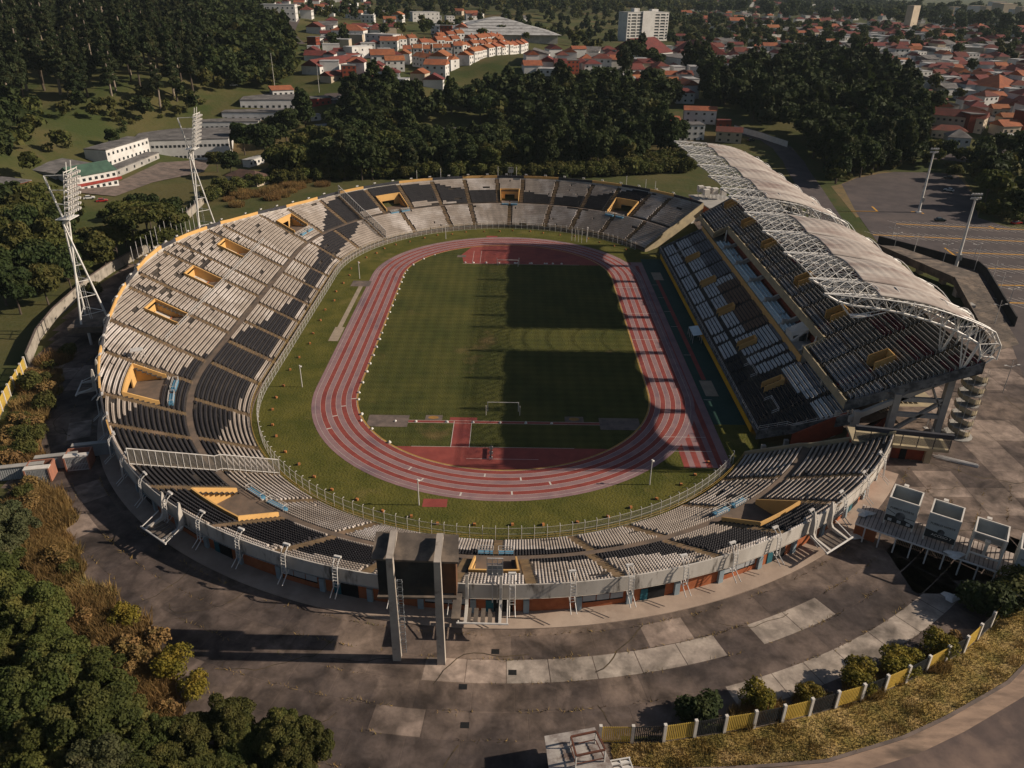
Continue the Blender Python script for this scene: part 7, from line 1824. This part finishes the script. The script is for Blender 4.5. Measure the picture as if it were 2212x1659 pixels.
def tree_proto(key, seed, H, kind, leafm, n, size, bark=None):
    rg = np.random.default_rng(seed); rp = random.Random(seed); lobes = []
    bk = bark or m_bark; b = MB()
    if kind == 'broad':
        R0 = H*.36
        for k in range(13):
            a = rp.uniform(0, 6.28); q = R0*rp.uniform(.1, .8); z = H*rp.uniform(.42, .86); s = H*rp.uniform(.13, .22)*(1.1-.35*q/R0); lobes.append((q*math.cos(a), q*math.sin(a), z, s*1.15, s*1.15, s*.8))
        lobes.append((0, 0, H*.62, R0*.72, R0*.72, H*.24)); th = H*.5
    elif kind == 'tall':
        for k in range(13):
            z = H*(.32+.62*k/12); q = H*.15*(1.15-abs(k/12-.35)); a = k*2.4; s = H*.12*(1.2-.6*k/12)*rp.uniform(.8, 1.2); lobes.append((q*math.cos(a), q*math.sin(a), z, s, s, s*1.0))
        th = H*.8
    elif kind == 'pine':
        for k in range(12):
            z = H*(.45+.52*k/11); q = H*.09*(1.1-k/13); a = k*2.2; s = H*.085*(1.25-.85*k/12)*rp.uniform(.8, 1.25); lobes.append((q*math.cos(a), q*math.sin(a), z, s*1.1, s*1.1, s*.75))
        th = H*.9
    elif kind == 'flat':
        for k in range(16):
            a = rp.uniform(0, 6.28); q = H*.62*rp.uniform(.05, 1)**.6; z = H*(.80-.30*(q/(H*.62))**2)+rp.uniform(-.06, .06)*H; s = H*rp.uniform(.13, .2); lobes.append((q*math.cos(a), q*math.sin(a), z, s*1.25, s*1.25, s*.42))
        th = H*.6
    elif kind == 'bush':
        for k in range(8):
            a = rp.uniform(0, 6.28); q = H*.45*rp.uniform(.1, 1); s = H*rp.uniform(.25, .42); lobes.append((q*math.cos(a), q*math.sin(a), H*rp.uniform(.25, .62), s, s, s*.9))
        th = H*.4
    elif kind == 'lush':
        R0 = H*.40
        for k in range(46):
            a = rp.uniform(0, 6.28); e = math.asin(rp.uniform(-.12, 1)); w = rp.uniform(.72, 1.12)*(1+.18*math.sin(3*a+seed)+.12*math.sin(5*a+2*e)); s = H*rp.uniform(.055, .125)
            lobes.append((R0*w*math.cos(e)*math.cos(a), R0*w*math.cos(e)*math.sin(a), H*.45+H*.42*w*math.sin(e), s*1.2, s*1.2, s*.85))
        lobes.append((0, 0, H*.55, R0*.6, R0*.6, H*.25)); th = H*.5
    LOBES[key] = lobes
    V, F = leaves(rg, lobes, n, size)
    crown = np_mesh('crown', V, F, [leafm])
    lean = Vector((rp.gauss(0, .04), rp.gauss(0, .04), 1)).normalized(); r0 = max(.12, H*.022)
    b.tube(Vector((0, 0, -.8)), lean*th, r0*1.2, 0, 7, r2=r0*.5)
    for k in range(6 if kind in ('broad', 'flat', 'lush') else 3):
        l = lobes[k % len(lobes)]; p = lean*th*rp.uniform(.45, .9); b.tube(p, Vector(l[:3]), r0*.5, 0, 5, r2=r0*.15, cap=False)
    PROTO[key] = (crown, b.mesh('trunk', [bk]), H)
def bare_proto(key, seed, H):
    b = MB(); rp = random.Random(seed); branchy(b, rp, Vector((0, 0, -.5)), Vector((.05, 0, 1)).normalized(), H*.3, H*.028, 5)
    t = MB(); t.tube((0, 0, -.8), (0, 0, H*.1), H*.034, 0, 7); PROTO[key] = (b.mesh('branches', [m_bark2]), t.mesh('trunk', [m_bark2]), H)
def grass_proto(key, seed, W, n, h, m):
    rg = np.random.default_rng(seed); a = rg.uniform(0, 6.28, n); q = W*np.sqrt(rg.random(n)); x, y = q*np.cos(a), q*np.sin(a); d = rg.uniform(0, 6.28, n); w = rg.uniform(.05, .12, n); hh = h*rg.uniform(.5, 1.3, n)
    lx, ly = rg.normal(0, .4, n)*hh, rg.normal(0, .4, n)*hh
    V = np.stack([np.stack([x-w*np.cos(d), y-w*np.sin(d), -.1+0*x], 1), np.stack([x+w*np.cos(d), y+w*np.sin(d), -.1+0*x], 1), np.stack([x+lx, y+ly, hh], 1)], 1).reshape(-1, 3)
    PROTO[key] = (np_mesh('blades', V, np.arange(3*n).reshape(n, 3), [m]), None, h)
tree_proto('b1', 1, 14, 'broad', mL1, 5200, .62); tree_proto('b2', 2, 13, 'broad', mL2, 5200, .58); tree_proto('b3', 3, 12, 'broad', mL3, 4600, .55); tree_proto('b4', 4, 15, 'broad', mL1, 5200, .66)
tree_proto('t1', 5, 18, 'tall', mL1, 4200, .62); tree_proto('t2', 6, 17, 'tall', mL4, 4200, .6); tree_proto('p1', 7, 24, 'pine', mL4, 3600, .62, m_bark2); tree_proto('p2', 8, 22, 'pine', mL4, 3400, .6, m_bark)
tree_proto('f1', 9, 13, 'flat', mL2, 9000, .48); tree_proto('n1', 10, 12, 'lush', mL2, 26000, .21); tree_proto('n2', 11, 11, 'lush', mL1b, 24000, .20); tree_proto('n3', 12, 9, 'lush', mL3, 22000, .18); tree_proto('n4', 23, 13, 'lush', mL3b, 26000, .22); tree_proto('n5', 24, 10, 'tall', mL2, 18000, .24)
tree_proto('s1', 13, 3.6, 'bush', mL5, 2600, .16); tree_proto('s2', 14, 3.2, 'bush', mL3, 2600, .17); tree_proto('s3', 15, 3.4, 'bush', mL1, 2400, .2); tree_proto('s4', 18, 4.0, 'bush', mL2, 2200, .24); tree_proto('s5', 19, 4.2, 'bush', mL3, 1800, .28); bare_proto('d1', 16, 10); bare_proto('d2', 17, 15)
tree_proto('s6', 22, 2.4, 'bush', mL6, 1500, .2); grass_proto('g1', 20, 2.6, 900, 1.5, mL6); grass_proto('g2', 21, 2.2, 700, 1.1, m_dry)
TREES = []; REC = []
NM = {'p': 'pine_tree', 's': 'shrub', 'd': 'bare_tree', 'g': 'grass_tuft'}
KD = {'b1': 'dark broadleaf tree', 'b4': 'dark broadleaf tree', 'b2': 'green broadleaf tree', 'b3': 'olive broadleaf tree', 't1': 'tall narrow dark tree', 't2': 'tall narrow dark tree', 'p1': 'pine tree with a pale bare trunk', 'p2': 'pine tree with a dark bare trunk', 'f1': 'wide flat topped tree', 'n1': 'leafy green tree', 'n2': 'leafy green tree', 'n3': 'olive leafy tree', 'n4': 'grey green leafy tree', 'n5': 'slim leafy green tree', 'd1': 'bare pale branched tree', 'd2': 'bare pale branched tree',
      's1': 'yellow flowering shrub', 's2': 'olive shrub', 's3': 'dark green shrub', 's4': 'green bushy scrub', 's5': 'olive bushy scrub', 's6': 'dry brown shrub', 'g1': 'tuft of dry tan grass', 'g2': 'tuft of dry straw grass'}
def plant(key, q, label, g, sc=1.0, zs=1.0, rz=None):
    crown, trunk, H = PROTO[key]; nm = NM.get(key[0], 'tree'); rz = rng.uniform(0, 6.28) if rz is None else rz
    if trunk is None:
        o = put(nm, crown, None, tuple(map(float, q)), rot=(0, 0, rz), sc=(sc, sc, sc*zs)); tag(o, label, 'grass tuft', g); return
    o = bpy.data.objects.new(nm, None); COL.objects.link(o); o.location = tuple(map(float, q)); o.rotation_euler = (0, 0, rz); o.scale = (sc, sc, sc*zs)
    tag(o, label, {'s': 'shrub'}.get(key[0], 'tree'), g); put('trunk', trunk, o); put('crown' if key[0] != 'd' else 'branches', crown, o); TREES.append(q)
FT = np.array(FOOT)
def inside_v(x, y, P):
    c = np.zeros(x.shape, bool)
    for (x1, y1), (x2, y2) in zip(P, P[1:]+P[:1]):
        if y1 == y2: continue
        c ^= ((y1 > y) != (y2 > y)) & (x < (x2-x1)*(y-y1)/(y2-y1)+x1)
    return c
def forest(poly, n, sp, keys, where, g=None, smin=.8, smax=1.25, clear=8):
    W = [tuple(gp(*p)[:2]) for p in poly]; X = np.array(W); rg = np.random.default_rng(n*7+len(where))
    A = abs(sum(a[0]*b[1]-b[0]*a[1] for a, b in zip(W, W[1:]+W[:1])))/2; st = max(sp, math.sqrt(A/n))
    gx_, gy_ = np.meshgrid(np.arange(X[:, 0].min(), X[:, 0].max(), st), np.arange(X[:, 1].min(), X[:, 1].max(), st)); x = gx_.ravel(); y = gy_.ravel()
    x = x+rg.uniform(-.45, .45, len(x))*st; y = y+rg.uniform(-.45, .45, len(y))*st
    ok = inside_v(x, y, W) & (rbowl(x, y) > 92); x, y = x[ok], y[ok]
    if clear and len(x):
        d = np.min(np.hypot(x[:, None]-FT[None, :, 0], y[:, None]-FT[None, :, 1])-FT[None, :, 2], 1); x, y = x[d > clear*.6], y[d > clear*.6]
    if not len(x): return
    z = ground_z(x, y)
    for i in range(len(x)):
        k = keys[rg.integers(len(keys))]; s = rg.uniform(smin, smax); l = KD[k]+' '+where
        REC.append((k, (x[i], y[i], z[i]), l, s, rg.uniform(.85, 1.2), rg.uniform(0, 6.28)))
def low_poly(key, seed):
    rg = np.random.default_rng(seed); V, F = leaves(rg, LOBES[key], 230 if key[0] != 's' else 120, PROTO[key][2]*(.105 if key[0] != 's' else .13)); return V
def flush():
    out = {}
    for r in REC:
        q = np.array(r[1]); u, v = pj(*q); H = PROTO[r[0]][2]*r[3]; d = np.linalg.norm(q-CAM); w = H/d*(1 if -60 < u < 2272 and -40 < v-H/d*1600 < 1700 else .3)
        out.setdefault(NM.get(r[0][0], 'tree'), []).append((w, r))
    lim = {'tree': 270, 'pine_tree': 240, 'shrub': 240, 'bare_tree': 40, 'grass_tuft': 220}
    rest = []
    for nm, L_ in out.items():
        L_.sort(key=lambda t: -t[0])
        for w, r in L_[:lim[nm]]: plant(r[0], r[1], r[2], r[2]+'s', r[3], r[4], r[5])
        rest += [r for w, r in L_[lim[nm]:]]
    mats_ = [mL1, mL2, mL3, mL4]; mi = {'b1': 0, 'b4': 0, 'b2': 1, 'b3': 2, 't1': 0, 't2': 3, 'p1': 3, 'p2': 3, 'f1': 1, 's3': 0, 's4': 1, 's5': 2, 's2': 2}; T = {}
    for stuff, pick, lab in (('distant_woods', lambda k: k[0] in 'btpf', 'dense distant woods on the hills and between the houses of the town'), ('distant_scrub', lambda k: k[0] == 's', 'green scrub covering the slope behind the bowl')):
        Vs, Ms = [], []
        for r in rest:
            if not pick(r[0]) or r[0] not in mi: continue
            if r[0] not in T: T[r[0]] = [low_poly(r[0], 60+j) for j in range(3)]
            V = T[r[0]][int(r[5]*10) % 3]; c, s_ = math.cos(r[5]), math.sin(r[5]); v = V*r[3]
            Vs.append(np.stack([v[:, 0]*c-v[:, 1]*s_+r[1][0], v[:, 0]*s_+v[:, 1]*c+r[1][1], v[:, 2]*r[4]+r[1][2]], 1)); Ms.append(np.full(len(V)//4, mi[r[0]]))
        if Vs:
            V = np.concatenate(Vs); o = put(stuff, np_mesh(stuff, V, np.arange(len(V)).reshape(-1, 4), mats_, np.concatenate(Ms))); tag(o, lab, 'woods', kind='stuff')
    print('planted', {k: len(v) for k, v in out.items()}, 'rest', len(rest))
# pine hill and mixed wood at the upper left
forest([(-120, 60), (-120, 242), (150, 240), (330, 240), (440, 222), (470, 130), (400, 40), (250, -10), (-120, -10)], 900, 5.0, ['p1', 'p2', 'p1', 'p2', 't2'], 'on the pine hill at the upper left', None)
forest([(400, -20), (450, 120), (430, 225), (560, 205), (640, 170), (690, 120), (640, 110), (600, 60), (560, 20), (540, -20)], 1000, 5.5, ['b1', 'b2', 'b3', 't1', 'b4', 'b1', 'b2'], 'in the mixed wood right of the pine hill', None)
forest([(480, 200), (600, 195), (640, 170), (640, 150), (560, 190), (470, 215)], 60, 5, ['b2', 's4', 'b3', 'b1'], 'along the wood edge above the clinic', None, .6, .9)
forest([(0, 258), (80, 262), (100, 300), (60, 330), (0, 400)], 14, 7, ['b1', 'b4', 'b2'], 'at the left edge below the pines', None, .8, 1.1)
for px, py, k, s, l in ((250, 322, 'b1', .7, 'dark round tree on the grass bank above the annex'), (335, 560, 'f1', 1.55, 'huge wide crowned tree between the two floodlights'), (290, 520, 'f1', 1.2, 'wide dark tree left of the huge crowned tree'), (575, 350, 'b4', 1.3, 'large dark tree in front of the clinic lawn'), (530, 335, 'b1', 1.2, 'dark tree behind the farther floodlight'), (620, 310, 'b4', 1.2, 'tall dark tree beside the clinic lawn'), (655, 262, 't1', 1.0, 'narrow dark tree in front of the clinic entrance'),
                        (230, 590, 'b3', 1.1, 'olive tree on the grass behind the side stand'), (205, 560, 'b3', .9, 'thin olive tree beside the nearer floodlight'), (500, 385, 'b1', .9, 'dark tree beside the rusty roofed pavilion'), (470, 372, 'b2', .8, 'green tree right of the farther floodlight'), (1262, 345, 'd2', 1.1, 'large bare pale tree behind the bowl'), (1130, 350, 'd2', .6, 'smaller bare tree in the wood behind the bowl'), (225, 1480, 'd1', 1.0, 'bare pale branched tree among the green trees at the lower left'),
                        (1990, 290, 'd1', 1.1, 'pale bare tree on the park lawn'), (2060, 380, 's5', 1.5, 'olive bush at the end of the car park')):
    plant(k, gp(px, py), l, None, s)
forest([(0, 470), (60, 440), (150, 480), (190, 560), (150, 660), (100, 690), (0, 690)], 24, 7, ['b1', 'b2', 'b4', 'b3', 'f1'], 'left of the nearer floodlight', None, .75, 1.1)
forest([(190, 470), (400, 470), (410, 540), (330, 600), (230, 560)], 8, 8, ['b1', 'b2'], 'between the two floodlights', None, .7, 1.0)
forest([(560, 300), (640, 285), (668, 268), (690, 285), (640, 330), (575, 365)], 9, 9, ['b1', 'b4', 't1'], 'beside the clinic lawn', None, .8, 1.1, 6)
forest([(60, 300), (160, 320), (200, 345), (150, 372), (60, 400)], 16, 6, ['s4', 's5', 'b2'], 'on the grass bank left of the annex', None, .7, 1.0, 7)
forest([(250, 255), (420, 262), (470, 235), (430, 268), (380, 300), (330, 290), (260, 285)], 36, 5, ['s4', 's5', 's3', 'b2'], 'on the grass bank above the school', None, .7, 1.2, 8)
forest([(752, 215), (900, 232), (770, 330), (728, 335), (712, 290), (745, 245)], 50, 6, ['b1', 'b4', 't1', 'b2'], 'right of the clinic car park', None, .8, 1.2, 8)
forest([(60, 262), (420, 258), (520, 215), (430, 210), (150, 235), (60, 240)], 70, 6, ['b1', 'b2', 's4', 'b3'], 'at the foot of the pine hill', None, .5, .9, 4)
forest([(560, 385), (640, 345), (700, 320), (760, 388), (600, 398)], 60, 4, ['s4', 's5', 'b2'], 'inside the bend of the long boundary wall', None, .8, 1.4, 4)
# wood behind the bowl
forest([(760, 228), (720, 330), (640, 385), (760, 392), (1000, 376), (1290, 376), (1490, 330), (1400, 290), (1480, 215), (1420, 150), (1370, 120), (1330, 170), (1290, 200), (1120, 205), (930, 235), (800, 215)], 520, 6.0, ['b1', 'b4', 'b1', 't1', 't2', 'b3', 'b2', 'b1'], 'in the dark wood behind the bowl', None, .8, 1.25, 7)
forest([(450, 440), (560, 400), (760, 388), (1000, 385), (1300, 384), (1500, 372), (1480, 335), (1300, 352), (1000, 352), (760, 370), (600, 385), (470, 420)], 1600, 2.6, ['s4', 's5', 's4', 's4', 's3', 's5'], 'on the scrubby slope behind the rim', None, .8, 1.7, 0)
forest([(470, 430), (640, 392), (740, 392), (620, 425), (520, 455)], 30, 3, ['g1', 's6', 'g1'], 'on the scrubby slope right of the farther floodlight', None, .9, 1.6, 0)
# right hand woods
forest([(1480, 150), (1640, 165), (1780, 130), (1960, 200), (2030, 260), (2010, 330), (1960, 360), (1880, 385), (1800, 405), (1760, 360), (1720, 300), (1640, 285), (1590, 240), (1500, 230)], 420, 6.5, ['b1', 't1', 't2', 'b4', 'b1', 't2'], 'in the dark wood right of the roof', None, .85, 1.3, 9)
forest([(1780, 385), (1870, 365), (2000, 345), (2090, 360), (2100, 380), (1980, 362), (1850, 385), (1800, 410)], 40, 5, ['b1', 's4', 'b2', 's5'], 'along the far edge of the car park', None, .6, 1.1, 0)
forest([(2085, 380), (2110, 345), (2240, 350), (2260, 470), (2190, 480), (2120, 460)], 44, 6, ['b1', 'b4', 'b2', 'b3'], 'right of the car park', None, .8, 1.15, 0)
forest([(2105, 445), (2260, 470), (2260, 490), (2180, 484), (2110, 462)], 18, 3.5, ['s3', 's4'], 'in the hedge at the car park edge', None, 1, 1.4, 0)
# trees scattered through the town and far hills
forest([(640, 20), (1130, 0), (1340, 20), (1340, 130), (1130, 110), (860, 100), (700, 130)], 620, 7, ['b1', 'b2', 'b3', 't1'], 'between the hillside houses', None, .6, 1.0, 9)
forest([(1440, 30), (2230, 90), (2230, 260), (1960, 190), (1760, 110), (1450, 120)], 620, 9, ['b1', 'b2', 'b4', 'b3'], 'among the right hand houses', None, .7, 1.1, 9)
forest([(780, 0), (1350, -8), (1500, 5), (1480, 40), (1340, 40), (1200, 45), (900, 30)], 900, 9, ['b2', 'b1', 'b3'], 'on the far wooded hills at the top', None, 1.1, 1.8, 12)
forest([(1480, -5), (1700, 5), (1900, 15), (2230, 45), (2230, 90), (1900, 60), (1480, 35)], 900, 14, ['b2', 'b1', 'b4'], 'in the hazy distance', None, 1.2, 2.2, 12)
# near trees at the lower left
forest([(-120, 1150), (-40, 1165), (5, 1220), (45, 1310), (110, 1400), (180, 1480), (235, 1560), (270, 1640), (300, 1900), (-140, 1900)], 120, 3.8, ['n1', 'n2', 'n4', 'n3', 'n2', 'n5', 'n1'], 'in the thick stand of trees at the lower left', None, .5, 1.05, 0)
forest([(320, 1625), (470, 1600), (680, 1606), (725, 1690), (640, 1950), (240, 1950)], 50, 3.0, ['n3', 'n3', 'n2', 'n3'], 'at the bottom edge left of the plaza', None, .45, .75, 0)
forest([(60, 1050), (120, 1090), (140, 1200), (200, 1280), (280, 1370), (330, 1450), (380, 1540), (330, 1560), (250, 1440), (150, 1310), (80, 1200), (40, 1090)], 90, 1.5, ['g1', 'g1', 'g2', 's6'], 'between the plaza and the lower left trees', None, .7, 1.3, 0)
forest([(30, 860), (110, 750), (130, 770), (110, 850), (80, 1000), (20, 1000)], 46, 2.2, ['g1', 'g2', 's6', 's2'], 'in the weedy strip inside the left fence', None, .8, 1.5, 0)
for px, py, k, s, l in ((275, 1350, 's1', 1.0, 'yellow green shrub at the plaza edge above the bare tree'), (340, 1395, 's6', 1.2, 'pale dry shrub between two yellow shrubs'), (378, 1455, 's1', 1.15, 'tall yellow shrub nearest the trees at the lower left'), (425, 1500, 's1', .95, 'yellow shrub at the end of the dry grass strip'), (150, 1240, 's2', .9, 'small olive shrub beside the gate booths'), (55, 1075, 's2', 1.0, 'olive shrub in front of the left gate screen'), (205, 640, 's5', 1.2, 'olive bush beside the floodlight slab'), (148, 770, 's2', 1.1, 'olive bush inside the left boundary wall'), (95, 830, 's2', 1.0, 'low olive bush in the weeds inside the left wall'), (60, 940, 's4', .8, 'green bush beside the yellow panels at the left'),
                        (1515, 1560, 's3', 1.35, 'large dark green shrub behind the first fence panels'), (1632, 1522, 's1', 1.0, 'yellow shrub behind the black and yellow fence, nearest the dark green shrub'), (1742, 1512, 's1', .75, 'smallest yellow shrub behind the fence'), (1848, 1480, 's1', 1.15, 'round green yellow shrub at the middle of the fence'), (1925, 1450, 's1', 1.05, 'double yellow shrub leaning on the fence'), (1955, 1448, 's1', .95, 'right half of the leaning yellow shrubs at the fence'), (2022, 1410, 's1', 1.05, 'yellow shrub beyond the leaning pair at the fence'), (2140, 1328, 's3', 1.9, 'big dark shrub below the ticket gate roof'), (2200, 1318, 's2', 2.1, 'big olive shrub at the right edge below the ticket gate'), (2060, 1395, 's6', .9, 'bare brown shrub near the end of the fence')):
    q = gz(px, py, PL); plant(k, q, l, None, s)
forest([(1560, 1540), (1780, 1500), (2050, 1400), (2060, 1420), (1880, 1500), (1700, 1550), (1560, 1570)], 16, 1.6, ['g1', 'g2'], 'at the foot of the black and yellow fence', None, .5, .8, 0)
flush()
# blades of grass on the lower right bank
rgB = np.random.default_rng(5); nB = 26000; ti = rgB.integers(0, len(fpd)-1, nB); tf = rgB.random((nB, 1)); ts_ = rgB.random((nB, 1))**.9
A_ = np.array(o1)[ti]*(1-tf)+np.array(o1)[ti+1]*tf; B2_ = np.array(o2)[ti]*(1-tf)+np.array(o2)[ti+1]*tf; Pp = A_*(1-ts_)+B2_*ts_
dd = rgB.uniform(0, 6.28, nB); hh = rgB.uniform(.1, .42, nB)*(1+.8*(np.sin(Pp[:, 0]*.9)*np.cos(Pp[:, 1]*1.1) > .3))
V = np.stack([np.stack([Pp[:, 0]-.05*np.cos(dd), Pp[:, 1]-.05*np.sin(dd), np.full(nB, PL+.03)], 1), np.stack([Pp[:, 0]+.05*np.cos(dd), Pp[:, 1]+.05*np.sin(dd), np.full(nB, PL+.03)], 1), np.stack([Pp[:, 0]+rgB.normal(0, .15, nB), Pp[:, 1]+rgB.normal(0, .15, nB), PL+hh], 1)], 1).reshape(-1, 3)
o = put('bank_grass_blades', np_mesh('bank_grass_blades', V, np.arange(3*nB).reshape(nB, 3), [m_bank])); tag(o, 'dry yellowing grass covering the bank below the panel fence', 'grass', kind='stuff')
# rough ground cover under the far woods and slopes is part of the ground sheet
# ------------------------------------------------------------------ air
hz = MB(); hz.hexa([(-1700, -520, -60), (5600, -520, -60), (5600, 6700, -60), (-1700, 6700, -60), (-1700, -520, 190), (5600, -520, 190), (5600, 6700, 190), (-1700, 6700, 190)])
mh = bpy.data.materials.new('haze'); mh.use_nodes = True; n_ = mh.node_tree.nodes; n_.remove(n_['Principled BSDF'])
pv = n_.new('ShaderNodeVolumePrincipled'); pv.inputs['Color'].default_value = (.62, .74, .80, 1); pv.inputs['Density'].default_value = HAZE; pv.inputs['Anisotropy'].default_value = 0.0
mh.node_tree.links.new(pv.outputs[0], n_['Material Output'].inputs['Volume'])
o = hz.build('haze', [mh]); tag(o, 'thin pale blue haze over the distant town and hills', 'haze', kind='stuff')
print('objects', len(bpy.data.objects), 'trees', len(TREES), 'terrain z', float(gzv.min()), float(gzv.max()))
